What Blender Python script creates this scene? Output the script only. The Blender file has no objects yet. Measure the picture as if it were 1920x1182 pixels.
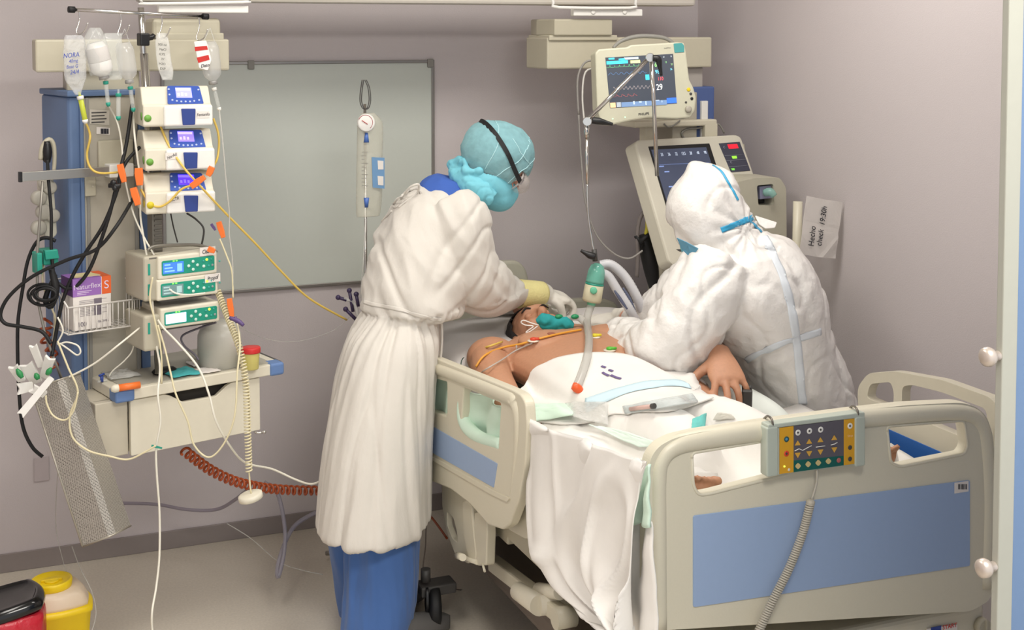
import bpy, bmesh, math, random
from mathutils import Vector, Matrix, noise
from mathutils.geometry import tessellate_polygon
random.seed(7)
V = Vector
PI = math.pi
C = bpy.context.scene.collection

# ---------------------------------------------------------------- camera
FPX, HZ, CAMZ, VPX, PPY = 2454.0, 60.0, 1.93, 7000.0, 188.0
pitch = math.atan((PPY - HZ) / FPX)
yawa = math.atan((VPX - 960) / math.hypot(FPX, PPY - HZ))
FH = V((math.cos(yawa), math.sin(yawa), 0))
FWD = FH * math.cos(pitch) + V((0, 0, -math.sin(pitch)))
RT = V((FH.y, -FH.x, 0))
UP = RT.cross(FWD)
CO = V((0, 0, CAMZ))
cam_d = bpy.data.cameras.new('camera')
cam = bpy.data.objects.new('camera', cam_d)
C.objects.link(cam)
cam.matrix_world = Matrix.Translation(CO) @ Matrix((RT, UP, -FWD)).transposed().to_4x4()
cam_d.sensor_width = 36
cam_d.lens = FPX / 1920 * 36
cam_d.clip_start = 0.05
cam_d.shift_y = (PPY - 591) / 1920
bpy.context.scene.camera = cam
# ---------------------------------------------------------------- light
sc = bpy.context.scene
sc.view_settings.view_transform = 'Standard'
sc.view_settings.look = 'None'
sc.view_settings.exposure = 0.12
sc.view_settings.gamma = 1
sc.view_settings.use_curve_mapping = False
wd = bpy.data.worlds.new('world')
sc.world = wd
wd.use_nodes = True
wd.node_tree.nodes['Background'].inputs[0].default_value = (0.95, 0.97, 1.0, 1)
wd.node_tree.nodes['Background'].inputs[1].default_value = 0.95


def area(name, loc, sx, sy, power, col=(1, 0.965, 0.91), target=None):
    l = bpy.data.lights.new(name, 'AREA')
    l.shape = 'RECTANGLE'; l.size = sx; l.size_y = sy
    l.energy = power; l.color = col
    o = bpy.data.objects.new(name, l)
    C.objects.link(o); o.location = loc
    if target is not None:
        o.rotation_euler = (V(target) - V(loc)).to_track_quat('-Z', 'Y').to_euler()
    return o


LIGHT_PANELS = [(1.85, 3.25, 1.2, 0.6, 21), (1.2, 0.6, 1.4, 0.7, 72), (0.1, 2.9, 0.6, 1.2, 20)]  # middle panel is added as unseen front fill from the camera side
for (lx, ly, lsx, lsy, lp) in LIGHT_PANELS:
    area('ceiling_panel_lamp', (lx, ly, 2.925), lsx - .06, lsy - .06, lp)

# ---------------------------------------------------------------- projection helpers (pixel of the photo -> point on a real plane)
def ray(x, y): return FWD + RT * ((x - 960) / FPX) - UP * ((y - PPY) / FPX)
def P(x, y, D): return CO + ray(x, y) * D
def onY(x, y, Y): d = ray(x, y); return CO + d * (Y / d.y)
def onX(x, y, X): d = ray(x, y); return CO + d * (X / d.x)
def onZ(x, y, Z): d = ray(x, y); return CO + d * ((Z - CAMZ) / d.z)
ZH = V((0, 0, 1))


class Fr:
    """vertical or tilted plane: origin, right, up, normal towards the viewer"""
    def __init__(s, o, yaw=0.0, x=None, y=None):
        s.o = V(o)
        s.x = V(x).normalized() if x is not None else V((math.cos(math.radians(yaw)), math.sin(math.radians(yaw)), 0))
        s.y = V(y).normalized() if y is not None else V((0, 0, 1))
        s.z = s.x.cross(s.y).normalized()
    def uv(s, px, py, w=0.0):
        d = ray(px, py)
        o = s.o + s.z * w
        t = (o - CO).dot(s.z) / d.dot(s.z)
        p = CO + d * t - s.o
        return (p.dot(s.x), p.dot(s.y))
    def W(s, u, v, w=0.0): return s.o + s.x * u + s.y * v + s.z * w
    def M(s): 
        m = Matrix((s.x, s.y, s.z)).transposed().to_4x4(); m.translation = s.o
        return m
    def at(s, px, py, w=0.0):
        u, v = s.uv(px, py, w); return s.W(u, v, w)


def rectfit(TL, TR, BL, D0, w, far=True):
    """plane of a rectangular face from three corners, left depth and real width"""
    p0 = P(*TL, D0); r1 = ray(*TR); r2 = ray(*BL)
    q = CO - p0
    a, b, c = r1.dot(r1), 2 * r1.dot(q), q.dot(q) - w * w
    disc = max(b * b - 4 * a * c, 0)
    s = math.sqrt(disc)
    D1 = (-b + s) / (2 * a) if far else (-b - s) / (2 * a)
    x = (CO + r1 * D1 - p0)
    D2 = -(x.dot(q)) / x.dot(r2)
    y = p0 - (CO + r2 * D2)
    return Fr(p0, x=x, y=y)


# ---------------------------------------------------------------- materials
def lin(c):
    c = c / 255
    return c / 12.92 if c <= 0.04045 else ((c + 0.055) / 1.055) ** 2.4
MATS = {}
def mat(name, rgb, rough=0.55, metal=0.0, bump=0.0, scale=60, alpha=1.0, emit=0.0, var=0.0, sheen=0.0, stretch=None, sss=0.0, coat=0.0):
    if name in MATS: return MATS[name]
    m = bpy.data.materials.new(name); m.use_nodes = True
    nt = m.node_tree; b = nt.nodes['Principled BSDF']
    col = (lin(rgb[0]), lin(rgb[1]), lin(rgb[2]), 1)
    b.inputs['Base Color'].default_value = col
    b.inputs['Roughness'].default_value = rough
    b.inputs['Metallic'].default_value = metal
    b.inputs['Alpha'].default_value = alpha
    if sheen: b.inputs['Sheen Weight'].default_value = sheen
    if coat: b.inputs['Coat Weight'].default_value = coat
    if sss:
        b.inputs['Subsurface Weight'].default_value = sss
        b.inputs['Subsurface Radius'].default_value = (0.02, 0.008, 0.004)
    if emit:
        b.inputs['Emission Color'].default_value = col
        b.inputs['Emission Strength'].default_value = emit
    tc = nt.nodes.new('ShaderNodeTexCoord'); mp = nt.nodes.new('ShaderNodeMapping')
    nt.links.new(tc.outputs['Object'], mp.inputs[0])
    if stretch: mp.inputs['Scale'].default_value = stretch
    no = nt.nodes.new('ShaderNodeTexNoise'); no.inputs['Scale'].default_value = scale
    no.inputs['Detail'].default_value = 5
    nt.links.new(mp.outputs[0], no.inputs['Vector'])
    v = var or 0.03
    mx = nt.nodes.new('ShaderNodeMix'); mx.data_type = 'RGBA'
    mx.inputs[6].default_value = tuple(x * (1 - v) for x in col[:3]) + (1,)
    mx.inputs[7].default_value = tuple(min(1, x * (1 + v)) for x in col[:3]) + (1,)
    nt.links.new(no.outputs['Fac'], mx.inputs[0]); nt.links.new(mx.outputs[2], b.inputs['Base Color'])
    if bump:
        bp = nt.nodes.new('ShaderNodeBump'); bp.inputs['Strength'].default_value = bump
        bp.inputs['Distance'].default_value = 0.01
        nt.links.new(no.outputs['Fac'], bp.inputs['Height']); nt.links.new(bp.outputs[0], b.inputs['Normal'])
    MATS[name] = m
    return m


beige = mat('beige_plastic', (214, 208, 188), 0.38, bump=0.02, scale=300)
beige_d = mat('beige_enamel', (186, 180, 160), 0.42, bump=0.02, scale=200)
cream = mat('cream_plastic', (222, 216, 198), 0.4)
white_p = mat('white_plastic', (235, 233, 228), 0.4)
blue_panel = mat('blue_laminate', (152, 174, 208), 0.6, var=0.02)
blue_side = mat('blue_enamel', (94, 118, 156), 0.5)
blue_knob = mat('blue_plastic', (45, 70, 150), 0.4)
black_p = mat('black_plastic', (22, 22, 24), 0.4)
black_r = mat('black_rubber', (18, 18, 20), 0.6)
dark_g = mat('dark_grey_plastic', (70, 68, 66), 0.5)
grey_p = mat('grey_plastic', (140, 138, 132), 0.5)
steel = mat('brushed_steel', (190, 186, 178), 0.3, 0.9, bump=0.05, scale=80, stretch=(1, 1, 20))
chrome = mat('chrome', (210, 208, 204), 0.15, 1.0)
wire_w = mat('white_wire_coating', (222, 218, 212), 0.4)
clear = mat('clear_plastic', (225, 228, 225), 0.08, alpha=0.28)
clear2 = mat('soft_clear_film', (232, 232, 228), 0.12, alpha=0.42, bump=0.8, scale=40)
tube_clear = mat('clear_tubing', (205, 203, 196), 0.15, alpha=0.55)
tube_white = mat('white_tubing', (232, 228, 214), 0.35)
tube_cream = mat('cream_tubing', (222, 212, 176), 0.35)
tube_yellow = mat('yellow_tubing', (222, 190, 92), 0.35)
teal_p = mat('teal_plastic', (40, 150, 130), 0.4)
green_p = mat('green_panel', (30, 150, 125), 0.45)
orange_p = mat('orange_plastic', (240, 120, 50), 0.4)
orange_c = mat('rust_orange_cord', (176, 82, 40), 0.4)
red_p = mat('red_plastic', (205, 45, 45), 0.4)
purple_p = mat('purple_plastic', (90, 70, 120), 0.4)
yellow_p = mat('yellow_plastic', (245, 212, 20), 0.4)
paper = mat('white_paper', (226, 220, 214), 0.8, bump=0.3, scale=15)
ink = mat('black_ink', (40, 40, 50), 0.7)
ink_b = mat('blue_ink', (50, 70, 160), 0.7)
linen = mat('white_linen', (230, 226, 219), 0.9, bump=0.12, scale=35, sheen=0.2)
linen_b = mat('white_cotton_sheet', (234, 231, 226), 0.9, bump=0.1, scale=25, sheen=0.2)
gownm = mat('gown_cotton', (217, 212, 204), 0.92, bump=0.9, scale=11, sheen=0.2, stretch=(1, 1, .45))
tyvek = mat('white_coverall_film', (236, 233, 229), 0.33, bump=0.9, scale=17)
mint = mat('mint_cloth', (210, 234, 217), 0.85, bump=0.1, scale=30)
mint_d = mat('dark_mint_cloth', (110, 170, 140), 0.85)
skin = mat('skin', (188, 138, 108), 0.55, bump=0.06, scale=120, var=0.10, sss=0.15)
skin_n = mat('fair_skin', (206, 150, 128), 0.55, bump=0.04, scale=120, var=0.05, sss=0.1)
glove_m = mat('white_latex', (232, 228, 218), 0.5, bump=0.15, scale=50)
cuff_m = mat('pale_yellow_knit', (236, 226, 160), 0.85, bump=0.4, scale=150, stretch=(1, 1, 1))
turq = mat('turquoise_nonwoven', (156, 208, 216), 0.85, bump=0.3, scale=50, alpha=0.56, var=0.2)
turq_s = mat('turquoise_mask_fabric', (122, 198, 214), 0.85, bump=0.2, scale=40)
tape_b = mat('bright_blue_tape', (60, 165, 210), 0.45)
tape_p = mat('pale_blue_seam_tape', (229, 236, 243), 0.4)
scrub = mat('blue_scrub_cotton', (74, 112, 176), 0.92, bump=0.12, scale=30, sheen=0.2)
hair = mat('dark_hair', (38, 30, 28), 0.6, bump=0.8, scale=90, stretch=(1, 6, 1))
hairb = mat('brown_hair', (78, 92, 98), 0.7, bump=0.6, scale=90)
eye_w = mat('eye_white', (225, 222, 218), 0.2)
lip_m = mat('lip', (150, 80, 76), 0.5)


def screen(name, rgb, s): return mat(name, rgb, 0.3, emit=s)


# ---------------------------------------------------------------- mesh building
def catmull(pts, res):
    out = []
    n = len(pts)
    for i in range(n - 1):
        p0 = pts[max(i - 1, 0)]; p1 = pts[i]; p2 = pts[i + 1]; p3 = pts[min(i + 2, n - 1)]
        for k in range(res):
            t = k / res
            t2, t3 = t * t, t * t * t
            out.append(0.5 * ((2 * p1) + (p2 - p0) * t + (2 * p0 - 5 * p1 + 4 * p2 - p3) * t2 + (3 * p1 - p0 - 3 * p2 + p3) * t3))
    out.append(pts[-1])
    return out


class MB:
    def __init__(s): s.bm = bmesh.new(); s.m = 0
    def _fin(s, nf0, smooth=True):
        s.bm.faces.ensure_lookup_table()
        for f in s.bm.faces[nf0:]:
            f.material_index = s.m; f.smooth = smooth
    def merge(s, bm2, M=None, smooth=True):
        n0 = len(s.bm.faces)
        if M is not None: bmesh.ops.transform(bm2, matrix=M, verts=bm2.verts)
        me = bpy.data.meshes.new('t'); bm2.to_mesh(me); bm2.free()
        s.bm.from_mesh(me); bpy.data.meshes.remove(me)
        s._fin(n0, smooth); return s
    def box(s, fr, u0, v0, u1, v1, w0, w1, bev=0.004, seg=2):
        b = bmesh.new(); bmesh.ops.create_cube(b, size=1)
        S = Matrix.Diagonal((abs(u1 - u0), abs(v1 - v0), abs(w1 - w0), 1))
        bmesh.ops.transform(b, matrix=S, verts=b.verts)
        if bev: bmesh.ops.bevel(b, geom=b.edges[:], offset=min(bev, min(abs(u1 - u0), abs(v1 - v0), abs(w1 - w0)) * .45), segments=seg, affect='EDGES', profile=.5)
        return s.merge(b, fr.M() @ Matrix.Translation(((u0 + u1) / 2, (v0 + v1) / 2, (w0 + w1) / 2)), smooth=False)
    def wbox(s, x0, y0, z0, x1, y1, z1, bev=0.004, seg=2):
        b = bmesh.new(); bmesh.ops.create_cube(b, size=1)
        bmesh.ops.transform(b, matrix=Matrix.Diagonal((abs(x1 - x0), abs(y1 - y0), abs(z1 - z0), 1)), verts=b.verts)
        if bev: bmesh.ops.bevel(b, geom=b.edges[:], offset=bev, segments=seg, affect='EDGES', profile=.5)
        return s.merge(b, Matrix.Translation(((x0 + x1) / 2, (y0 + y1) / 2, (z0 + z1) / 2)), smooth=False)
    def pbox(s, fr, x0, y0, x1, y1, depth, bev=0.004, w=0.0, seg=2):
        """box whose front face spans the pixel rect on plane fr"""
        xm, ym = (x0 + x1) / 2, (y0 + y1) / 2
        u0 = fr.uv(x0, ym, w)[0]; u1 = fr.uv(x1, ym, w)[0]
        v0 = fr.uv(xm, y1, w)[1]; v1 = fr.uv(xm, y0, w)[1]
        return s.box(fr, u0, v0, u1, v1, w - depth, w, bev, seg)
    def plate(s, fr, outer, holes=(), th=0.02, bev=0.003, w=0.0, rnd=0.0, px=True, seg=2):
        """extruded outline (pixel outline on the plane, or uv)"""
        loops = []
        for i, lp in enumerate([outer] + list(holes)):
            q = [fr.uv(*p[:2], w) for p in lp] if px else [p[:2] for p in lp]
            if rnd: q = fillet(q, rnd if i == 0 else rnd * .7)
            loops.append([V((a, b_, 0)) for a, b_ in q])
        return s.plate_uv(fr, loops, th, bev, w, seg)
    def plate_uv(s, fr, loops, th, bev, w, seg=2):
        b = bmesh.new()
        for i, lp in enumerate(loops):
            A = sum(lp[j].x * lp[(j + 1) % len(lp)].y - lp[(j + 1) % len(lp)].x * lp[j].y for j in range(len(lp)))
            if (A < 0) == (i == 0): lp.reverse()
        tris = tessellate_polygon(loops)
        flat = [p for lp in loops for p in lp]
        fv = [b.verts.new((p.x, p.y, 0)) for p in flat]
        bv = [b.verts.new((p.x, p.y, -th)) for p in flat]
        for t in tris:
            try:
                b.faces.new([fv[i] for i in t]); b.faces.new([bv[i] for i in reversed(t)])
            except ValueError: pass
        k = 0; rim = []
        for lp in loops:
            n = len(lp)
            for j in range(n):
                a, c = k + j, k + (j + 1) % n
                try: b.faces.new((fv[a], bv[a], bv[c], fv[c]))
                except ValueError: pass
            k += n
        bmesh.ops.recalc_face_normals(b, faces=b.faces)
        bmesh.ops.dissolve_limit(b, angle_limit=0.001, verts=b.verts, edges=b.edges)
        if bev:
            b.edges.ensure_lookup_table()
            rim = [e for e in b.edges if len(e.link_faces) == 2 and abs(e.verts[0].co.z - e.verts[1].co.z) < 1e-6 and e.calc_face_angle(0) > 1.0]
            bmesh.ops.bevel(b, geom=rim, offset=bev, segments=seg, affect='EDGES', profile=.5, clamp_overlap=True)
        return s.merge(b, fr.M() @ Matrix.Translation((0, 0, w)), smooth=False)
    def cyl(s, p0, p1, r, r1=None, n=20, cap=True):
        return s.loftc([p0, p1], [r, r if r1 is None else r1], n, 1, cap)
    def tube(s, pts, r, n=8, res=4, cap=True):
        return s.loftc(pts, r if isinstance(r, (list, tuple)) else [r] * len(pts), n, res, cap)
    def loftc(s, pts, rr, n, res, cap=True, flat=1.0, side=None):
        pts = [V(p) for p in pts]
        if res > 1 and len(pts) > 2:
            R = [V((a, 0, 0)) for a in rr]
            pts2 = catmull(pts, res); rr = [max(v.x, 1e-4) for v in catmull(R, res)]; pts = pts2
        n0 = len(s.bm.faces)
        t = (pts[1] - pts[0]).normalized()
        if side is not None: u = (V(side) - t * t.dot(V(side))).normalized()
        else:
            u = t.orthogonal().normalized()
        rings = []
        for i, p in enumerate(pts):
            if 0 < i < len(pts) - 1: tn = (pts[i + 1] - pts[i - 1])
            elif i == 0: tn = pts[1] - pts[0]
            else: tn = pts[-1] - pts[-2]
            if tn.length > 1e-9: t = tn.normalized()
            u = (u - t * u.dot(t))
            u = u.normalized() if u.length > 1e-6 else t.orthogonal().normalized()
            w_ = t.cross(u)
            rings.append([s.bm.verts.new(p + (u * math.cos(a) + w_ * math.sin(a) * flat) * rr[i]) for a in [2 * PI * k / n for k in range(n)]])
        for A, B in zip(rings, rings[1:]):
            for k in range(n):
                s.bm.faces.new((A[k], A[(k + 1) % n], B[(k + 1) % n], B[k]))
        if cap:
            s.bm.faces.new(list(reversed(rings[0]))); s.bm.faces.new(rings[-1])
        s._fin(n0, True)
        if cap: s.bm.faces.ensure_lookup_table(); s.bm.faces[-1].smooth = s.bm.faces[-2].smooth = False
        return s
    def loft(s, rings, n=28, res=4, cap=True):
        """rings: (centre, u, v) ellipse axes"""
        cs = catmull([V(r[0]) for r in rings], res) if res > 1 else [V(r[0]) for r in rings]
        us = catmull([V(r[1]) for r in rings], res) if res > 1 else [V(r[1]) for r in rings]
        vs = catmull([V(r[2]) for r in rings], res) if res > 1 else [V(r[2]) for r in rings]
        n0 = len(s.bm.faces); L = []
        for c, u, v in zip(cs, us, vs):
            L.append([s.bm.verts.new(c + u * math.cos(2 * PI * k / n) + v * math.sin(2 * PI * k / n)) for k in range(n)])
        for A, B in zip(L, L[1:]):
            for k in range(n):
                s.bm.faces.new((A[k], A[(k + 1) % n], B[(k + 1) % n], B[k]))
        if cap: s.bm.faces.new(list(reversed(L[0]))); s.bm.faces.new(L[-1])
        s._fin(n0, True); return s
    def ell(s, c, r, R=None, seg=24):
        b = bmesh.new(); bmesh.ops.create_uvsphere(b, u_segments=seg, v_segments=seg // 2 + 2, radius=1)
        r = (r, r, r) if isinstance(r, (int, float)) else r
        M = Matrix.Translation(V(c)) @ (R.to_4x4() if R is not None else Matrix()) @ Matrix.Diagonal((r[0], r[1], r[2], 1))
        return s.merge(b, M)
    def lathe(s, base, axis, prof, n=28):
        """prof: (radius, height) along axis"""
        base = V(base); ax = V(axis).normalized(); u = ax.orthogonal().normalized(); w_ = ax.cross(u)
        n0 = len(s.bm.faces); L = []
        for r, h in prof:
            L.append([s.bm.verts.new(base + ax * h + (u * math.cos(2 * PI * k / n) + w_ * math.sin(2 * PI * k / n)) * max(r, 1e-4)) for k in range(n)])
        for A, B in zip(L, L[1:]):
            for k in range(n): s.bm.faces.new((A[k], A[(k + 1) % n], B[(k + 1) % n], B[k]))
        s.bm.faces.new(list(reversed(L[0]))); s.bm.faces.new(L[-1])
        s._fin(n0, True); return s
    def text(s, txt, fr, u, v, size, w=0.001, rot=0.0, th=0.0006, align='CENTER', shear=0.0, xs=1.0):
        cu = bpy.data.curves.new('t', 'FONT'); cu.body = txt; cu.size = size; cu.extrude = th / 2
        cu.align_x = align; cu.align_y = 'CENTER'; cu.shear = shear
        o = bpy.data.objects.new('t', cu)
        me = bpy.data.meshes.new_from_object(o)
        b = bmesh.new(); b.from_mesh(me)
        bpy.data.objects.remove(o); bpy.data.curves.remove(cu); bpy.data.meshes.remove(me)
        return s.merge(b, fr.M() @ Matrix.Translation((u, v, w)) @ Matrix.Rotation(rot, 4, 'Z') @ Matrix.Diagonal((xs, 1, 1, 1)), smooth=False)
    def helix(s, pts, R, r, turns, n=6, seg=12):
        pts = catmull([V(p) for p in pts], 12)
        L = [0]
        for a, b in zip(pts, pts[1:]): L.append(L[-1] + (b - a).length)
        T = L[-1]; N = int(turns * seg); out = []; j = 0
        u = (pts[1] - pts[0]).orthogonal().normalized()
        for i in range(N + 1):
            d = T * i / N
            while j < len(L) - 2 and L[j + 1] < d: j += 1
            f = (d - L[j]) / max(L[j + 1] - L[j], 1e-9)
            p = pts[j].lerp(pts[j + 1], min(max(f, 0), 1))
            t = (pts[j + 1] - pts[j]).normalized()
            u = (u - t * u.dot(t)).normalized(); w_ = t.cross(u)
            a = 2 * PI * turns * i / N
            out.append(p + (u * math.cos(a) + w_ * math.sin(a)) * R)
        return s.loftc(out, [r] * len(out), n, 1, True)


def fillet(q, r, k=5):
    out = []; n = len(q)
    for i in range(n):
        p = V(q[i]); a = V(q[i - 1]); b = V(q[(i + 1) % n])
        da, db = (a - p), (b - p)
        la, lb = da.length, db.length
        if la < 1e-7 or lb < 1e-7: continue
        d = min(r, la * .48, lb * .48)
        p1 = p + da / la * d; p2 = p + db / lb * d
        for j in range(k + 1):
            t = j / k
            out.append(tuple(p1 * (1 - t) ** 2 + p * 2 * t * (1 - t) + p2 * t * t))
    return out


def obj(name, mb, m, parent=None):
    bm = mb.bm if isinstance(mb, MB) else mb
    me = bpy.data.meshes.new(name)
    bm.to_mesh(me); bm.free()
    for x in (m if isinstance(m, (list, tuple)) else [m]): me.materials.append(x)
    o = bpy.data.objects.new(name, me); C.objects.link(o)
    if len(me.vertices):
        # origin at the middle of the mesh
        lo = V((min(v.co[i] for v in me.vertices) for i in range(3))); hi = V((max(v.co[i] for v in me.vertices) for i in range(3)))
        c = (lo + hi) / 2
        me.transform(Matrix.Translation(-c))
        wl = c
    else: wl = V((0, 0, 0))
    if parent is not None:
        o.parent = parent
        p = parent; off = V((0, 0, 0))
        while p is not None: off += p.location; p = p.parent
        o.location = wl - off
    else: o.location = wl
    return o


def tag(o, label=None, cat=None, group=None, kind=None):
    if label: o['label'] = label
    if cat: o['category'] = cat
    if group: o['group'] = group
    if kind: o['kind'] = kind
    return o


def thing(name, label, cat, loc=(0, 0, 0), group=None):
    o = bpy.data.objects.new(name, None); C.objects.link(o); o.location = loc
    o.empty_display_size = 0.05
    return tag(o, label, cat, group)


def struct(name, mb, m): return tag(obj(name, mb, m), kind='structure')


def remesh(mb, vox, smooth=3, fn=None, sub=0):
    """union of closed shapes into one skin; fn(co, no) -> displacement along the normal"""
    me = bpy.data.meshes.new('r'); mb.bm.to_mesh(me); mb.bm.free()
    o = bpy.data.objects.new('r', me); C.objects.link(o)
    md = o.modifiers.new('r', 'REMESH'); md.mode = 'VOXEL'; md.voxel_size = vox; md.use_smooth_shade = True
    dg = bpy.context.evaluated_depsgraph_get(); dg.update()
    me2 = bpy.data.meshes.new_from_object(o.evaluated_get(dg))
    bpy.data.objects.remove(o); bpy.data.meshes.remove(me)
    bm = bmesh.new(); bm.from_mesh(me2); bpy.data.meshes.remove(me2)
    for _ in range(smooth): bmesh.ops.smooth_vert(bm, verts=bm.verts, factor=0.5, use_axis_x=True, use_axis_y=True, use_axis_z=True)
    if fn is not None:
        bm.normal_update()
        mv = [(v, v.co + v.normal * fn(v.co, v.normal)) for v in bm.verts]
        for v, c in mv: v.co = c
    out = MB(); out.bm.free(); out.bm = bm
    for f in bm.faces: f.smooth = True
    return out


def ridge(p): return 1 - abs(noise.noise(p)) * 2
def crease(p, w=.09): return math.exp(-(noise.noise(p) / w) ** 2)
def ringpx(xl, yl, xr, yr, D, dh, Dr=None):
    a = P(xl, yl, D); b = P(xr, yr, Dr or D)
    c = (a + b) / 2; u = (b - a) / 2
    vd = V((FWD.x, FWD.y, 0)).normalized()
    return (c, u, vd * dh)
# ================================================================ the room
WY, WX = 4.93, 2.87
wallm = mat('mauve_wall_covering', (203, 195, 196), 0.75, bump=0.10, scale=220, var=0.025)
floorm = mat('vinyl_floor', (206, 198, 184), 0.4, bump=0.03, scale=120, var=0.16)
basem = mat('grey_vinyl_cove', (140, 131, 128), 0.5)
ceilm = mat('ceiling_white', (225, 222, 216), 0.8)
struct('floor', MB().wbox(-1.5, -0.8, -0.05, 3.2, WY + .1, 0, 0), floorm)
struct('wall_back', MB().wbox(-1.5, WY, 0, WX + .1, WY + .1, 2.95, 0), wallm)
struct('wall_right', MB().wbox(WX, 1.5, 0, WX + .1, WY, 2.95, 0), wallm)
struct('wall_left', MB().wbox(-1.5, -0.8, 0, -1.4, WY, 2.95, 0), wallm)
struct('ceiling', MB().wbox(-1.5, -0.8, 2.95, WX + .1, WY + .1, 3.0, 0), ceilm)
struct('baseboard_back', MB().wbox(-1.4, WY - .008, 0, WX - .008, WY, .068, .002), basem)
struct('baseboard_right', MB().wbox(WX - .008, 1.6, 0, WX, WY - .008, .068, .002), basem)
for i, (lx, ly, lsx, lsy, lp) in enumerate(LIGHT_PANELS):
    t = thing('ceiling_light', ['rectangular ceiling light panel above the bed', 'added fill light panel, unseen, on the ceiling near the camera', 'narrow ceiling light panel above the equipment column'][i], 'light', (lx, ly, 2.95))
    f = MB()
    fr = Fr((lx, ly, 2.945), x=(1, 0, 0), y=(0, -1, 0))
    q = lambda a, b: [(-a, -b), (a, -b), (a, b), (-a, b)]
    f.plate(fr, q(lsx / 2 + .02, lsy / 2 + .02), [q(lsx / 2 - .01, lsy / 2 - .01)], th=-.02, bev=0, w=0, px=False)
    obj('frame', f, white_p, t)
    g = MB(); g.box(fr, -lsx / 2, -lsy / 2, lsx / 2, lsy / 2, -.004, 0, 0)
    obj('diffuser', g, mat('lit_diffuser', (255, 246, 228), 0.6, emit=1.5), t)

# sliding door: grey jamb and bluish glass leaf
jamb = MB(); JL, JR = onY(1868, 591, 1.6).x, onY(1909, 591, 1.585).x
jamb.wbox(JL, 1.585, 0, JR, 1.60, 2.6, .002)
struct('door_1', jamb, mat('grey_door_frame', (158, 158, 148), 0.45))
gl = MB(); gl.wbox(JR, 1.588, 0, 2.86, 1.598, 2.6, .002)
struct('window_1', gl, mat('blue_glass_panel', (104, 130, 166), 0.15, alpha=0.85))
for k, (py, lab) in enumerate([(668, 'upper'), (1062, 'lower')]):
    p = onX(1868, py, 1.419)
    m_ = MB()
    c = V((JL + .002, 1.5925, onY(1868, py, 1.592).z))
    m_.lathe(c, (-1, 0, 0), [(.006, 0), (.008, .004), (.008, .012), (.013, .016), (.0155, .022), (.0145, .030), (.009, .034)], 24)
    tag(obj('door_knob', m_, mat('satin_nickel', (198, 186, 176), 0.35, 0.6)), 'rounded satin %s knob on the grey door frame at right' % lab, 'door knob')

# whiteboard
wf = Fr((0, WY - .012, 0))
t = thing('whiteboard', 'large pale grey-green writing board in thin metal frame on back wall', 'whiteboard', (1.2, WY - .01, 1.45))
x0, x1, zt, zb = onY(300, 112, WY).x, onY(812, 112, WY).x, onY(812, 112, WY).z, onY(816, 520, WY).z
b = MB(); b.box(wf, x0, zb, x1, zt, -.01, 0, .001)
obj('panel', b, mat('grey_green_board', (200, 205, 198), 0.35, var=0.015), t)
q4 = [(x0, zb), (x1, zb), (x1, zt), (x0, zt)]
q5 = [(x0 + .012, zb + .012), (x1 - .012, zb + .012), (x1 - .012, zt - .012), (x0 + .012, zt - .012)]
b = MB(); b.plate(wf, q4, [q5], th=.018, bev=.002, w=.006, px=False)
obj('frame', b, mat('aluminium', (150, 146, 142), 0.35, 0.7), t)
for px in (470, 806):
    b = MB(); u = wf.uv(px, 118)[0]; b.box(wf, u - .012, zt - .03, u + .012, zt + .004, 0, .012, .003)
    obj('corner_clip', b, grey_p, t)

# ================================================================ the bed
bed = thing('hospital_bed', 'beige hospital bed with blue panels holding the lying patient', 'bed', (1.88, 3.5, 0))
FBY = 2.6
ff = Fr((0, FBY, 0))
outer = [(1213, 1185), (1213, 900), (1219, 860), (1234, 838), (1262, 822), (1310, 811), (1440, 792), (1600, 771), (1700, 760), (1800, 755), (1828, 761), (1850, 780), (1862, 815), (1868, 888), (1866, 1050), (1858, 1126), (1821, 1147)]
h1 = [(1297, 850), (1480, 820), (1480, 889), (1330, 927), (1310, 929), (1300, 912)]
h2 = [(1663, 800), (1808, 789), (1815, 838), (1808, 852), (1688, 876), (1670, 868)]
b = MB(); b.plate(ff, outer, [h1, h2], th=.036, bev=.008, rnd=.02, seg=3)
fb = obj('footboard', b, beige, bed)
b = MB()
b.tube([onY(x, y, FBY + .012) for x, y in [(1233, 1180), (1232, 1000), (1232, 900), (1239, 862), (1262, 838), (1310, 825), (1440, 806), (1600, 785), (1740, 773), (1808, 774), (1836, 796), (1846, 850), (1850, 950), (1846, 1100)]],
       [.022, .022, .022, .022, .023, .024, .026, .026, .025, .024, .022, .022, .022, .022], 16, 5)
obj('top_rail', b, beige, fb)
b = MB(); b.plate(ff, [(1300, 968), (1819, 901), (1819, 1062), (1300, 1140)], th=.004, bev=.0012, w=.003, rnd=.006)
obj('blue_panel', b, blue_panel, fb)
b = MB(); b.plate(ff, [(1790, 906), (1816, 902.5), (1816, 922), (1790, 926)], th=.001, bev=0, w=.0045)
b.m = 1
for k in range(7):
    u = 1797 + k * 2.4; b.plate(ff, [(u, 908.5), (u + [1.6, .9, 1.3][k % 3], 908.3), (u + [1.6, .9, 1.3][k % 3], 918), (u, 918.3)], th=.0004, bev=0, w=.0052)
obj('barcode_label', b, [paper, ink], fb)
for nm, hh in (('hole_lip', h1), ('hole_lip', h2)):
    b = MB(); q = fillet([ff.uv(*p) for p in hh], .012)
    cxm = sum(p[0] for p in q) / len(q); cym = sum(p[1] for p in q) / len(q)
    b.tube([ff.W(p[0], p[1], -.001) for p in q] + [ff.W(q[0][0], q[0][1], -.001)], .004, 8, 1)
    obj(nm, b, beige, fb)
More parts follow.
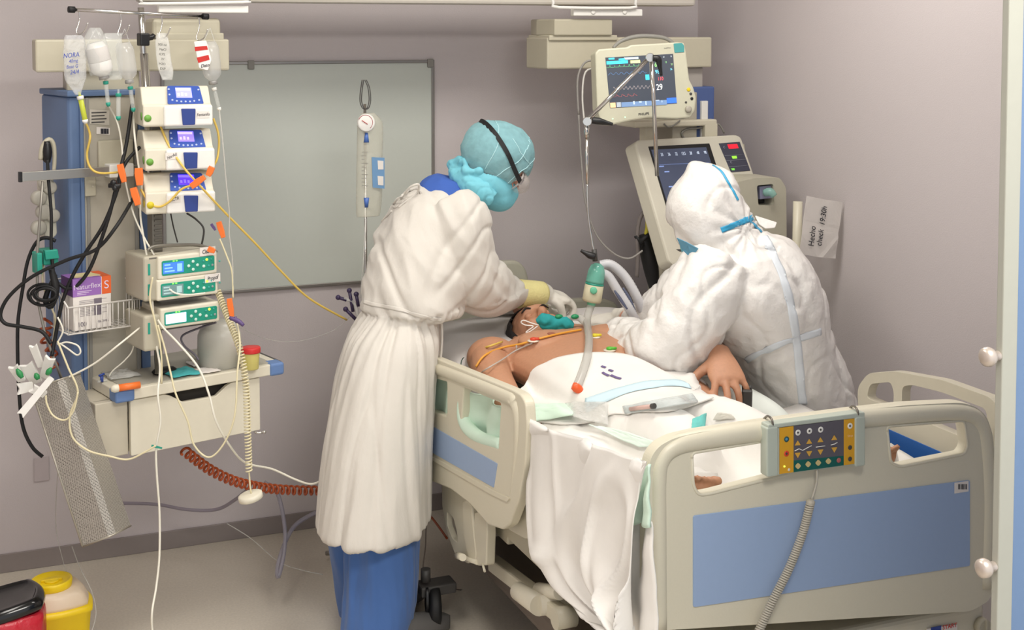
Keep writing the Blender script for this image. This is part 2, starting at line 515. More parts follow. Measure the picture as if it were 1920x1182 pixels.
# foot end base under the footboard
b = MB()
a0 = onY(1500, 1165, 2.64); a1 = onY(1870, 1120, 2.64)
b.wbox(1.43, 2.645, .28, 2.42, 2.85, a1.z - .01, .02, 4)
obj('end_cover', b, beige, bed)
f2 = Fr((0, 2.642, 0))
b = MB(); kn = f2.at(1838, 1172); b.cyl(kn, kn + V((0, -.02, 0)), .022, .02, 24); b.box(Fr(kn), -.003, -.02, .003, .02, .012, .026, .002)
obj('release_knob', b, beige_d, bed)
b = MB(); b.plate(f2, [(1738, 1180), (1795, 1172), (1795, 1190), (1738, 1198)], th=.002, bev=0, w=.002); b.m = 1
u, v = f2.uv(1755, 1181); b.box(f2, u - .018, v - .006, u + .014, v + .009, .002, .003, 0)
b.m = 2; b.text('START', f2, u + .042, v + .002, .016, .003)
obj('name_plate', b, [paper, blue_knob, red_p], bed)

# near side rail (head half), tilted as in the photo
RX = 1.345
fr_ = Fr((RX, 0, 0), x=(0, -1, 0), y=(0, 0, 1))
rail_o = [(790, 664), (812, 670), (960, 731), (976, 740), (985, 756), (988, 800), (984, 870), (972, 940), (955, 985), (942, 994), (915, 985), (880, 945), (845, 918), (790, 895)]
rh1 = [(869, 727), (939, 757), (934, 842), (890, 822), (864, 797)]
rh2 = [(800, 706), (838, 717), (838, 781), (800, 768)]
rail = MB(); rail.plate(fr_, rail_o, [rh1, rh2], th=.03, bev=.007, rnd=.015, seg=3)
ro = obj('side_rail', rail, beige, bed)
b = MB(); b.tube([onX(x, y, RX + .01) for x, y in [(792, 680), (860, 705), (955, 744), (970, 756), (975, 790), (972, 850), (962, 930)]], [.021, .022, .022, .022, .018, .014, .01], 14, 5)
obj('grab_bar', b, beige, ro)
b = MB(); b.plate(fr_, [(790, 788), (932, 870), (925, 915), (790, 838)], th=.003, bev=.001, w=.002, rnd=.004)
obj('blue_panel', b, blue_panel, ro)
b = MB(); b.plate(fr_, [(790, 845), (925, 921), (955, 935), (950, 942), (920, 928), (790, 852)], th=.006, bev=.002, w=.004, rnd=.004)
obj('lower_ridge', b, beige, ro)
# rail mechanism
fb2 = Fr((1.385, 0, 0), x=(0, -1, 0), y=(0, 0, 1))
b = MB(); b.plate(fb2, [(828, 905), (862, 915), (880, 940), (882, 1005), (886, 1040), (878, 1058), (855, 1045), (838, 1000), (829, 950)],
                  [[(838, 960), (850, 972), (857, 1000), (858, 1018), (848, 1010), (838, 985)]], th=.02, bev=.004, rnd=.012)
obj('rail_bracket', b, beige, bed)
b = MB(); b.plate(fb2, [(876, 935), (884, 950), (888, 1000), (893, 1040), (890, 1060), (878, 1050), (868, 1000), (866, 940)], th=.03, bev=.006, rnd=.01, w=.012)
obj('rail_bracket', b, beige, bed)
b = MB(); b.plate(fb2, [(889, 962), (911, 958), (913, 1000), (911, 1061), (895, 1062), (889, 1040)], th=.03, bev=.006, rnd=.008, w=.01)
b.tube([onX(905, 1058, 1.375), onX(909, 1072, 1.37)], .004, 8, 1)
b.tube([onX(858, 1042, 1.365), onX(868, 1046, 1.34)], .011, 12, 1)
b.tube([onX(858, 1042, 1.375), onX(895, 1055, 1.375)], .008, 10, 1)
obj('rail_post', b, beige, bed)
b = MB(); b.plate(fb2, [(905, 935), (955, 995), (985, 1012), (1020, 1000), (1180, 1100), (1180, 1010), (1000, 960), (930, 910)], th=.02, bev=.004, rnd=.02, w=-.005)
obj('side_skirt', b, beige, bed)
# deck, frame, lift arms, chassis
b = MB(); b.wbox(1.42, 2.66, .535, 2.37, 4.62, .61, .012)
obj('mattress_deck', b, beige_d, bed)
b = MB()
b.wbox(1.43, 2.66, .42, 1.48, 4.4, .48, .006); b.wbox(2.30, 2.66, .42, 2.35, 4.4, .48, .006)
b.wbox(1.43, 3.55, .40, 2.35, 3.70, .54, .006); b.wbox(1.43, 2.85, .42, 2.35, 2.92, .54, .006)
obj('frame', b, beige_d, bed)
for xx in (1.47, 2.26):
    b = MB(); g = Fr((xx, 0, 0), x=(0, -1, 0), y=(0, 0, 1))
    pA, pB = V((xx, 3.62, .47)), V((xx, 2.98, .16))
    if xx < 2: pA, pB = onX(925, 1056, xx), onX(1058, 1158, xx)
    d = (pB - pA).normalized(); gg = Fr((pA + pB) / 2, x=d, y=V((1, 0, 0)).cross(d) if V((1, 0, 0)).cross(d).z > 0 else d.cross(V((1, 0, 0))))
    L = (pB - pA).length
    b.box(gg, -L / 2, -.022, L / 2, .022, -.02, .02, .006)
    b.tube([pB + V((-.03, 0, 0)), pB + V((.03, 0, 0))], .03, 16, 1)
    obj('lift_arm', b, beige, bed)
b = MB(); pa, pb = onX(968, 1106, 1.44), onX(1012, 1136, 1.44)
b.tube([pa, pa.lerp(pb, .1), pb], [.018, .027, .03], 18, 1); b.tube([pb, pb + V((.12, -.02, 0))], .028, 16, 1)
b.tube([onX(1010, 1106, 1.47), onX(1050, 1112, 1.47)], .02, 12, 1)
obj('lift_motor', b, cream, bed)
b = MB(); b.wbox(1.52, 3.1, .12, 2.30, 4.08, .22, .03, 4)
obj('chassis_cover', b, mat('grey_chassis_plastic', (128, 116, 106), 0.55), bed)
wl = onZ(815, 1180, 0)
for k, (cx, cy) in enumerate([(wl.x, wl.y), (1.50, 2.75), (2.30, 2.75), (2.30, wl.y)]):
    c = V((cx, cy, .073))
    b = MB(); b.cyl(c + V((-.03, 0, .09)), c + V((-.03, 0, .13)), .016); b.wbox(cx - .05, cy - .02, .115, cx + .07, cy + .05, .15, .006)
    h = obj('caster', b, dark_g, bed)
    b = MB(); b.lathe(c + V((-.022, 0, 0)), V((.97, -.25, 0)), [(.03, 0), (.055, .001), (.070, .006), (.073, .014), (.073, .028), (.070, .036), (.055, .04), (.03, .042)], 36)
    obj('wheel', b, black_r, h)
    b = MB(); b.plate(Fr(c + V((-.032, .0, .01)), x=(0.25, .97, 0)), [(-.03, -.03), (.045, -.01), (.05, .06), (-.035, .068), (-.05, .02)], th=-.01, bev=.002, px=False, rnd=.02)
    obj('wheel_guard', b, black_p, h)
b = MB()
hf = Fr((0, 4.70, 0))
b.plate(hf, [(1.40, .55), (2.38, .55), (2.38, .83), (2.3, .86), (2.03, .87), (1.99, .93), (1.975, 1.0), (1.94, 1.035), (1.44, 1.05), (1.40, 1.02)], th=.04, bev=.012, px=False, rnd=.03, seg=3)
obj('headboard', b, mat('grey_beige_headboard', (190, 188, 172), 0.45), bed)
# far side rail (foot half)
FX = 2.42
ff3 = Fr((FX, 0, 0), x=(0, -1, 0), y=(0, 0, 1))
Zr = lambda y, z: (-(y + .08), z - .065)
ro_ = [Zr(3.10, .70), Zr(3.12, .93), Zr(3.07, .985), Zr(2.95, 1.02), Zr(2.75, 1.045), Zr(2.56, 1.045), Zr(2.50, 1.0), Zr(2.50, .70)]
b = MB(); b.plate(ff3, ro_, [[Zr(3.075, .91), Zr(3.06, .955), Zr(2.965, .985), Zr(2.95, .955), Zr(2.955, .91)], [Zr(2.915, .91), Zr(2.915, .985), Zr(2.87, 1.0), Zr(2.75, 1.01), Zr(2.58, 1.01), Zr(2.56, .91)]], th=.03, bev=.007, px=False, rnd=.025)
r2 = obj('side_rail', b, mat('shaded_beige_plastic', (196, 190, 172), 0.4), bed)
b = MB(); b.plate(ff3, [Zr(3.05, .72), Zr(3.05, .845), Zr(2.55, .845), Zr(2.55, .72)], th=.003, bev=.001, w=.002, px=False)
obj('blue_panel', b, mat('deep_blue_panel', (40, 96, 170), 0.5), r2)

# mattress
b = MB(); b.wbox(1.405, 2.645, .612, 2.375, 4.65, .75, .035, 4)
tag(obj('mattress', b, mat('pale_mattress_cover', (226, 226, 222), 0.6)), 'pale covered mattress lying on the bed deck', 'mattress')


# pillow
def pillow_mesh(cx, cy, cz, sx, sy, sz, rot=0.0, n=36, seed=0.0, wr=.006, dent=.6):
    b = MB(); L = []
    bm = b.bm
    for sgn in (1, -1):
        g = []
        for i in range(n + 1):
            row = []
            for j in range(n + 1):
                u = -1 + 2 * i / n; v = -1 + 2 * j / n
                e = max(0, (1 - abs(u) ** 3.2) * (1 - abs(v) ** 3.2)) ** .45
                x = u * (1 - .06 * v * v) * sx / 2; y = v * (1 - .06 * u * u) * sy / 2
                e *= 1 - dent * math.exp(-((x - .0 + .08) / .15) ** 2 - ((y + .12) / .17) ** 2)
                z = sgn * e * sz / 2 + e * wr * noise.noise(V((x * 12 + seed, y * 9, sgn)))*1.5
                c, s_ = math.cos(rot), math.sin(rot)
                row.append(bm.verts.new((cx + x * c - y * s_, cy + x * s_ + y * c, cz + z)))
            g.append(row)
        for i in range(n):
            for j in range(n):
                f = (g[i][j], g[i + 1][j], g[i + 1][j + 1], g[i][j + 1])
                bm.faces.new(f if sgn > 0 else tuple(reversed(f)))
    bmesh.ops.remove_doubles(bm, verts=bm.verts, dist=.0008)
    for f in bm.faces: f.smooth = True
    return b
tag(obj('pillow', pillow_mesh(1.88, 4.28, .82, .96, .54, .155, 0.02, seed=3), mat('white_pillowcase', (232, 228, 226), 0.9, bump=0.1, scale=20)), 'wide white pillow under the head of the patient', 'pillow')

# ================================================================ people
from mathutils.bvhtree import BVHTree
VD = V((FWD.x, FWD.y, 0)).normalized()


def frame3(F, U):
    F = V(F).normalized(); U = (V(U) - F * V(U).dot(F)).normalized(); X = F.cross(U)
    return Matrix((X, F, U)).transposed()


def head_mb(mb, c, R, s=1.0, ears=True):
    L = lambda x, y, z: V(c) + R @ V((x * s, y * s, z * s))
    E_ = lambda p, r, q=None: mb.ell(L(*p), tuple(a * s for a in r), R if q is None else R @ q)
    E_((0, -.018, .030), (.077, .097, .086))
    E_((0, .020, .010), (.068, .072, .078))
    E_((0, .040, -.045), (.056, .052, .066))
    E_((0, .050, -.092), (.034, .040, .030))
    E_((.048, .008, -.060), (.022, .045, .045)); E_((-.048, .008, -.060), (.022, .045, .045))
    mb.tube([L(0, .084, .012), L(0, .096, -.008), L(0, .110, -.030), L(0, .098, -.040)], [.010 * s, .010 * s, .015 * s, .010 * s], 12, 3)
    E_((.011, .098, -.036), (.009, .010, .008)); E_((-.011, .098, -.036), (.009, .010, .008))
    E_((0, .080, .030), (.050, .018, .012))
    E_((.034, .068, -.032), (.022, .020, .018)); E_((-.034, .068, -.032), (.022, .020, .018))
    E_((0, .091, -.062), (.024, .008, .006)); E_((0, .089, -.073), (.021, .009, .007))
    if ears:
        for sx in (-1, 1): E_((sx * .080, -.008, -.012), (.008, .020, .032), Matrix.Rotation(.2 * sx, 3, 'Z'))


def face_fn(c, R, s=1.0):
    Ri = R.inverted()
    def f(co, no):
        p = Ri @ (co - V(c)) / s
        d = 0
        for sx in (-1, 1):
            q = ((p.x - sx * .033) / .017) ** 2 + ((p.y - .085) / .03) ** 2 + ((p.z - .004) / .013) ** 2
            d -= .008 * math.exp(-q)
        q = (p.x / .028) ** 2 + ((p.z + .0675) / .0028) ** 2 + ((p.y - .09) / .02) ** 2
        d -= .004 * math.exp(-q)
        return d * s
    return f


def hand_mb(mb, wr, d, up, side, curl=(30, 35, 35, 40), tcurl=25, s=1.0, fat=1.0, spread=6, tout=38):
    """wr wrist, d finger direction, up back-of-hand normal, side: lateral direction of the thumb"""
    wr = V(wr); d = V(d).normalized(); up = (V(up) - d * V(up).dot(d)).normalized()
    la = d.cross(up)
    if la.dot(V(side)) < 0: la = -la
    q = lambda a, b, c_: wr + (d * a + la * b + up * c_) * s
    rings = []
    for a, hw, hh, o in ((-.02, .026, .020, 0), (.0, .028, .019, 0), (.03, .037, .018, .002), (.065, .042, .016, .002), (.088, .042, .0135, .001), (.098, .036, .009, 0)):
        rings.append((q(a, o, 0), la * hw * s * fat, up * hh * s * fat))
    mb.loft(rings, 20, 3)
    tips = []
    for k, (bl, bd, ln) in enumerate(((.031, .088, .074), (.0105, .093, .082), (-.010, .090, .077), (-.030, .082, .060))):
        yaw = math.radians((1.2 - k) * spread * .8)
        cd = curl[k]; pt = q(bd - .012, bl * .96, 0); pts = [pt]; rad = [.0098]
        ang = 0; pos = pt
        for j, (fr_, cc) in enumerate(((.16, .0), (.44, .55), (.28, 1.0), (.22, .75))):
            ang += math.radians(cd * cc)
            dr = (d * math.cos(yaw) + la * math.sin(yaw)) * math.cos(ang) - up * math.sin(ang)
            pos = pos + dr * ln * fr_ * s * (1.0 if j else 1.0)
            if j < 3: pts.append(pos); rad.append((.0097, .0088, .0080)[j])
            else: pts.append(pos); rad.append(.0068)
        rr = [r * s * fat * (.86 if k == 3 else 1) for r in rad]
        mb.tube(pts, rr, 12, 4); mb.ell(pts[-1], rr[-1] * 1.02); tips.append((pts[-2], pts[-1], rr[-1], dr))
    # thumb from the side of the palm
    t0 = q(.022, .024, -.004); a = math.radians(tout)
    d1 = d * math.cos(a) + la * math.sin(a) - up * .30
    d1.normalize(); t1 = t0 + d1 * .040 * s
    b_ = math.radians(tcurl)
    d2 = (d1 * math.cos(b_) - la * math.sin(b_) * .8 - up * math.sin(b_) * .5).normalized(); t2 = t1 + d2 * .034 * s
    t3 = t2 + (d2 - la * .15).normalized() * .026 * s
    rr = [r * s * fat for r in (.014, .0118, .0104, .0078)]
    mb.tube([t0, t1, t2, t3], rr, 12, 4); mb.ell(t3, rr[-1] * 1.02)
    mb.ell(q(.03, .022, -.006), (.018 * s * fat, .018 * s * fat, .015 * s * fat))
    tips.append((t2, t3, rr[-1], d2))
    return tips


def bvh(mb):
    return BVHTree.FromBMesh(mb.bm if isinstance(mb, MB) else mb)


def stick(tree, px, hw, off=.0015, n=8, th=.001, world=None):
    """ribbon lying on a surface along pixel points"""
    pts = catmull([V((x, y, 0)) for x, y in px], n) if len(px) > 1 else px
    hit = []
    for p in pts:
        h = tree.ray_cast(CO, ray(p.x, p.y).normalized())
        if h[0] is not None: hit.append((h[0], h[1] if h[1].dot(ray(p.x, p.y)) < 0 else -h[1]))
    mb = MB()
    if len(hit) < 2: return mb
    for _ in range(2):
        hit = [hit[0]] + [((hit[i - 1][0] + hit[i][0] * 2 + hit[i + 1][0]) / 4, (hit[i - 1][1] + hit[i][1] + hit[i + 1][1]).normalized()) for i in range(1, len(hit) - 1)] + [hit[-1]]
    L = []
    for i, (c, no) in enumerate(hit):
        t = (hit[min(i + 1, len(hit) - 1)][0] - hit[max(i - 1, 0)][0])
        t = t.normalized() if t.length > 1e-7 else V((1, 0, 0))
        s = no.cross(t).normalized(); row = []
        for k in (-1, -.4, .4, 1):
            p = c + s * hw * k
            nn = tree.find_nearest(p)
            if nn[0] is not None and (nn[0] - p).length < hw * 2 + .01: p = nn[0] + (nn[1] if nn[1].dot(no) > 0 else -nn[1]) * off
            row.append(mb.bm.verts.new(p))
        row2 = [mb.bm.verts.new(v.co + no * th) for v in row]
        L.append((row, row2))
    for (a, a2), (b, b2) in zip(L, L[1:]):
        for k in range(3):
            mb.bm.faces.new((a2[k], a2[k + 1], b2[k + 1], b2[k])); mb.bm.faces.new((a[k + 1], a[k], b[k], b[k + 1]))
        mb.bm.faces.new((a[0], a2[0], b2[0], b[0])); mb.bm.faces.new((a2[3], a[3], b[3], b2[3]))
    for e in (L[0], L[-1]): mb.bm.faces.new(list(e[0]) + list(reversed(e[1])))
    for f in mb.bm.faces: f.smooth = True
    bmesh.ops.recalc_face_normals(mb.bm, faces=mb.bm.faces)
    return mb


def limbp(mb, pts, n=18, res=5):
    """pts: (px, py, D, radius m)"""
    mb.tube([P(x, y, D) for x, y, D, r in pts], [r for *_, r in pts], n, res)


# ---------------------------------------------------------------- nurse in the cotton gown
nb = P(700, 1182, 4.2); nb.z = 0
nurse = thing('person', 'person in white cotton gown, turquoise cap, mask and goggles bending over the near bedside', 'person', nb)
hc = P(929, 311, 4.47)
HR = frame3(RT * .76 - ZH * .60 + VD * .22, ZH)
b = MB(); head_mb(b, hc, HR, 1.0, False)
b.tube([hc + HR @ V((0, -.02, -.04)), hc + HR @ V((0, -.045, -.10)), P(862, 375, 4.45), P(840, 400, 4.44)], [.055, .056, .062, .09], 18, 4)
sh_r, sh_l = P(862, 402, 4.30), P(868, 390, 4.58)
b.loft([ringpx(800, 365, 880, 385, 4.44, .13), ringpx(745, 430, 885, 470, 4.40, .16), ringpx(725, 500, 865, 530, 4.36, .14), ringpx(705, 570, 815, 590, 4.3, .13), ringpx(680, 640, 800, 650, 4.26, .16), ringpx(670, 720, 790, 720, 4.24, .16)], 20, 3)
b.tube([sh_r, P(880, 480, 4.33), P(910, 542, 4.45), P(965, 552, 4.60), P(1015, 552, 4.72)], [.06, .05, .042, .036, .028], 14, 4)
b.tube([sh_l, P(872, 470, 4.66), P(910, 542, 4.76), P(985, 575, 4.80), P(1020, 585, 4.84)], [.06, .05, .042, .036, .028], 14, 4)
for k, (xa, xb, D) in enumerate(((718, 705, 4.18), (672, 668, 4.34))):
    b.tube([P(735 - k * 25, 700, D), P(xa, 850, D), P(xb, 1000, D), P(xb - 5, 1130, D)], [.085, .065, .052, .042], 14, 3)
hand_mb(b, P(1016, 552, 4.72), RT * .86 + VD * .38 - ZH * .22, ZH + RT * .35, -VD, (42, 48, 50, 52), 45, 1.0)
hand_mb(b, P(1020, 587, 4.84), RT * .86 + VD * .2 - ZH * .3, ZH + RT * .35, VD, (42, 48, 50, 52), 45, 1.0)
obj('body', remesh(b, .0052, 2, face_fn(hc, HR)), skin_n, nurse)
# gown
b = MB()
sk = [ringpx(688, 548, 845, 572, 4.33, .165), ringpx(684, 575, 829, 596, 4.30, .150), ringpx(668, 604, 826, 612, 4.28, .165), ringpx(650, 640, 825, 645, 4.26, .19),
      ringpx(628, 720, 815, 720, 4.24, .215), ringpx(614, 820, 806, 820, 4.22, .235), ringpx(607, 900, 804, 905, 4.21, .25), ringpx(603, 960, 803, 966, 4.20, .258), ringpx(602, 975, 802, 980, 4.20, .26)]
b.loft(sk, 48, 5)
tr = [ringpx(682, 572, 830, 594, 4.30, .150), ringpx(681, 558, 862, 590, 4.32, .185), ringpx(684, 530, 872, 570, 4.34, .205), ringpx(694, 490, 880, 540, 4.36, .21), ringpx(706, 440, 892, 490, 4.39, .21),
      ringpx(728, 400, 900, 440, 4.42, .21), ringpx(752, 370, 900, 405, 4.44, .195), ringpx(785, 350, 888, 378, 4.45, .13), ringpx(806, 345, 872, 362, 4.46, .08)]
b.loft(tr, 40, 4)
limbp(b, [(845, 392, 4.34, .085), (862, 425, 4.31, .104), (872, 478, 4.33, .102), (888, 520, 4.38, .106), (914, 543, 4.45, .092), (947, 549, 4.56, .064), (974, 546, 4.64, .041)], 24, 5)
limbp(b, [(855, 385, 4.55, .085), (862, 430, 4.62, .09), (876, 490, 4.69, .08), (904, 540, 4.76, .065), (950, 560, 4.80, .058), (976, 572, 4.82, .042)], 20, 5)
wc = P(755, 600, 4.3)
def gown_fn(co, no):
    z = co.z; d = co - P(760, 700, 4.25)
    ux, uy = d.dot(RT), d.dot(VD)
    ang = math.atan2(uy, ux)
    wz = P(755, 585, 4.3).z
    if z < wz + .015:
        t_ = max(0.0, min(1, (wz - z) / .7))
        r1 = ridge(V((ang * 2.6, z * .9, 3.0))); r2 = ridge(V((ang * 6.0, z * 1.6, 9.0)))
        amp = .005 + .009 * t_
        gather = .0035 * math.sin(ang * 26 + 3 * noise.noise(V((ang * 2, z * 3, 0)))) * max(0, 1 - (wz - z) / .18)
        return amp * (r1 * .9 + .35 * r2) + gather - .010 * crease(V((ang * 1.7, z * .8, 5.5)), .07) - .006 * crease(V((ang * 3.1, z * 1.7 + ang, 1.5)), .06)
    # upper body: folds run from shoulder down to the waist, and along the sleeve
    ex = co - P(985, 553, 4.66)
    sl = (co - P(885, 470, 4.33))
    a = co.dot(RT) * 1.0; v_ = co.z
    blouse = max(0, 1 - (z - wz) / .14)
    ax = V((a * 9 + v_ * 5, co.dot(VD) * 4, v_ * 3.2 - a * 2.0))
    f1 = ridge(ax + V((3, 1, 5))); f2 = ridge(ax * 2.1 + V((7, 0, 2)))
    h = .009 * f1 + .0045 * f2 - .014 * crease(V((a * 4.5 + v_ * 2.5, co.dot(VD) * 2, v_ * 1.2 - a * 1.5)), .08) - .008 * crease(V((a * 8 - v_ * 5, co.dot(VD) * 3, v_ * 2.4)), .08) + .006 * blouse * math.sin(a * 55 + v_ * 20)
    # sleeve: cross folds near the elbow
    p = ex.length
    if p < .42 and a > P(870, 500, 4.35).dot(RT):
        h += .006 * math.sin(p * 75 + 3 * noise.noise(co * 9)) * (1 - p / .42)
    return h
g = remesh(b, .0062, 4, gown_fn)
for _ in range(1): bmesh.ops.smooth_vert(g.bm, verts=g.bm.verts, factor=0.4, use_axis_x=True, use_axis_y=True, use_axis_z=True)
# open hem: drop the bottom cap
hz = P(700, 976, 4.2)
kill = [f for f in g.bm.faces if f.normal.z < -.8 and f.calc_center_median().z < hz.z + .02]
bmesh.ops.delete(g.bm, geom=kill, context='FACES')
gt = bvh(g)
gown = obj('gown', g, gownm, nurse)
md = gown.modifiers.new('s', 'SOLIDIFY'); md.thickness = .004
w = stick(gt, [(683, 566), (700, 571), (740, 578), (780, 590), (812, 598), (828, 600)], .006, .002); obj('waist_tie', w, gownm, gown)
b = MB()
for pts in ([(752, 372), (768, 352), (785, 346), (782, 362), (760, 378), (748, 388)], [(768, 356), (752, 368), (738, 382), (742, 388), (762, 372)], [(735, 395), (722, 408), (716, 415)], [(770, 358), (784, 354), (790, 362)]):
    W_ = []
    for x, y in pts:
        h = gt.ray_cast(CO, ray(x, y).normalized()); W_.append((h[0] - VD * .008) if h[0] is not None else P(x, y, 4.3))
    b.tube(W_, .0038, 6, 5)
obj('neck_tie', b, gownm, gown)
b = MB(); b.tube([P(827, 598, 4.24), P(829, 625, 4.24), P(827, 665, 4.24), P(822, 700, 4.24)], [.004, .004, .004, .004], 6, 4); obj('hanging_tie', b, gownm, gown)
# blue scrub collar
b = MB(); b.loft([ringpx(786, 350, 896, 386, 4.45, .125), ringpx(792, 338, 888, 362, 4.46, .105), ringpx(815, 327, 876, 342, 4.46, .075)], 28, 4, cap=True)
obj('scrub_top', remesh(b, .006, 3, lambda co, no: .003 * ridge(co * 14)), mat('royal_blue_cotton', (62, 98, 180), 0.9), nurse)
# trousers
b = MB()
b.loft([ringpx(660, 800, 790, 800, 4.2, .17), ringpx(650, 930, 790, 940, 4.19, .165), ringpx(650, 1000, 784, 1000, 4.17, .14), ringpx(650, 1080, 780, 1080, 4.16, .125), ringpx(646, 1150, 772, 1150, 4.15, .115), ringpx(644, 1184, 764, 1186, 4.15, .11)], 28, 5)
b.loft([ringpx(640, 800, 760, 800, 4.32, .15), ringpx(616, 930, 740, 940, 4.34, .14), ringpx(619, 1000, 720, 1000, 4.36, .12), ringpx(631, 1080, 715, 1080, 4.37, .11), ringpx(640, 1140, 710, 1140, 4.38, .10), ringpx(645, 1166, 708, 1168, 4.38, .10)], 24, 5)
def tf(co, no):
    d = co - P(715, 1000, 4.18); a = math.atan2(d.dot(VD), d.dot(RT))
    return .008 * ridge(V((a * 2.2, co.z * 2.2, 2.0))) + .004 * ridge(V((a * 5, co.z * 5, 6)))
obj('scrub_trousers', remesh(b, .0075, 3, tf), scrub, nurse)
for (x, y, D) in ((745, 1192, 4.12), (700, 1180, 4.34)):
    c = P(x, y, D); c.z = 0; b = MB(); dr = (RT * .8 + VD * .5).normalized()
    b.loft([(c + ZH * .05 - dr * .09, VD * .03, ZH * .03), (c + ZH * .05 - dr * .05, VD * .042, ZH * .045), (c + ZH * .045 + dr * .06, VD * .048, ZH * .042), (c + ZH * .035 + dr * .15, VD * .045, ZH * .032), (c + ZH * .03 + dr * .19, VD * .02, ZH * .02)], 20, 4)
    obj('shoe', b, mat('grey_clog', (96, 94, 92), 0.6), nurse)
# gloves and knit cuffs
for k, (wr, d_, cu, sd) in enumerate(((P(1016, 552, 4.72), RT * .86 + VD * .38 - ZH * .22, (P(972, 551, 4.64), P(1016, 550, 4.69)), -VD), (P(1020, 587, 4.84), RT * .86 + VD * .2 - ZH * .3, (P(988, 577, 4.815), P(1016, 584, 4.84)), VD))):
    b = MB(); hand_mb(b, wr, d_, ZH + RT * .35, sd, (42, 48, 50, 52), 45, 1.0, 1.22)
    b.tube([cu[0].lerp(cu[1], .62), cu[1].lerp(wr, .3), wr + (d_.normalized()) * .012], [.040, .038, .036], 18, 3)
    obj('glove', remesh(b, .0042, 2, lambda co, no: .0022 * ridge(co * 28)), glove_m, nurse)
    b = MB(); a0, a1 = cu
    b.tube([a0, a0.lerp(a1, .3), a0.lerp(a1, .7), a1.lerp(wr, .2)], [.052, .0485, .0455, .0425], 30, 3)
    obj('knit_cuff', b, cuff_m, nurse)
# cap
Ri = HR.inverted()
def cap_pt(x, y, z): return hc + HR @ V((x, y, z))
b = MB(); b.ell(cap_pt(0, -.015, .035), (.094, .128, .112), HR, 56)
kill = []
for v in b.bm.verts:
    p = Ri @ (v.co - hc)
    if (p.y > .072 and p.z < .030) or p.z < -.074: kill.append(v)
bmesh.ops.delete(b.bm, geom=kill, context='VERTS')
b.bm.normal_update()
for v in b.bm.verts:
    p = Ri @ (v.co - hc)
    v.co += v.normal * (.008 * ridge(V((p.x * 8, p.y * 14, p.z * 5))) + .005 * ridge(V((p.x * 25, p.y * 32, p.z * 12))) - .003 * crease(p * 18))
capt = bvh(b)
cap = obj('bouffant_cap', b, turq, nurse)
md = cap.modifiers.new('s', 'SOLIDIFY'); md.thickness = .0012
b = MB(); rp = []
for k in range(25):
    a = 2 * PI * k / 24; rp.append(cap_pt(.07 * math.sin(a), -.055 - .05 * math.cos(a), -.066 + .012 * math.sin(a * 5)))
b.tube(rp, [.011 + .005 * math.sin(k * 2.3) for k in range(25)], 10, 4)
b.tube([P(842, 322, 4.46), P(856, 318, 4.45), P(872, 328, 4.42), P(890, 342, 4.40), P(905, 350, 4.40)], [.012, .018, .017, .014, .010], 12, 5)
b.tube([P(848, 322, 4.45), P(866, 334, 4.42), P(884, 346, 4.405), P(904, 360, 4.395), P(924, 374, 4.395)], [.018, .034, .042, .040, .028], 14, 5)
b.tube([P(838, 312, 4.47), P(850, 305, 4.46), P(866, 300, 4.44), P(880, 306, 4.42)], [.008, .013, .013, .008], 12, 5)
obj('cap_hem', remesh(b, .0045, 2, lambda co, no: .0045 * ridge(V((co.x * 30, co.y * 30, co.z * 14))) - .003 * crease(co * 22)), turq_s, cap)
b = MB()
for a, c_, d_ in (((.088, .02, .02), (.07, .03, .09), (0, .03, .142)), ((.092, -.05, -.05), (.085, -.06, .05), (0, -.09, .115)), ((.085, .055, -.04), (.08, .06, .03), (.02, .09, .10)), ((.08, -.03, .10), (.085, .02, .075), (.06, .09, .07)), ((.09, .0, -.06), (.1, .01, .0), (.09, .03, .05))):
    pts = catmull([cap_pt(*a), cap_pt(*c_), cap_pt(*d_)], 8); W_ = []
    for p in pts:
        n_ = capt.find_nearest(p); W_.append(n_[0] + n_[1] * .001)
    b.tube(W_, .0013, 6, 1)
obj('cap_seam', b, mat('pale_turquoise_edge', (190, 230, 236), 0.8), cap)
b = MB(); b.ell(cap_pt(0, -.018, .034), (.082, .108, .094), HR, 40)
kill = [v for v in b.bm.verts if (Ri @ (v.co - hc)).y > .045 and (Ri @ (v.co - hc)).z < .05 or (Ri @ (v.co - hc)).z < -.045 or ((Ri @ (v.co - hc)).y > .0 and (Ri @ (v.co - hc)).z < .02)]
bmesh.ops.delete(b.bm, geom=kill, context='VERTS')
obj('hair', b, hairb, nurse)
# mask
b = MB(); b.ell(cap_pt(0, .004, -.060), (.084, .112, .066), HR, 44); b.ell(cap_pt(0, .052, -.074), (.070, .078, .058), HR, 36); b.ell(cap_pt(0, .085, -.055), (.045, .045, .045), HR, 24)
b = remesh(b, .004, 6, None)
kill = [v for v in b.bm.verts if (Ri @ (v.co - hc)).z > -.012 + .35 * max(0, .06 - (Ri @ (v.co - hc)).y) * -1 or (Ri @ (v.co - hc)).y < -.085]
bmesh.ops.delete(b.bm, geom=kill, context='VERTS')
b.bm.normal_update()
for v in b.bm.verts: v.co += v.normal * .003 * ridge(v.co * 16)
mk = obj('face_mask', b, turq_s, nurse); md = mk.modifiers.new('s', 'SOLIDIFY'); md.thickness = .002
b = MB(); b.tube([cap_pt(-.078, .01, -.05), cap_pt(-.09, -.02, -.02), cap_pt(-.085, -.08, .0)], .0015, 6, 6)
b.tube([cap_pt(-.078, .012, -.045), cap_pt(-.089, .0, .03), cap_pt(-.08, -.05, .09)], .0015, 6, 6)
obj('elastic', b, white_p, mk)
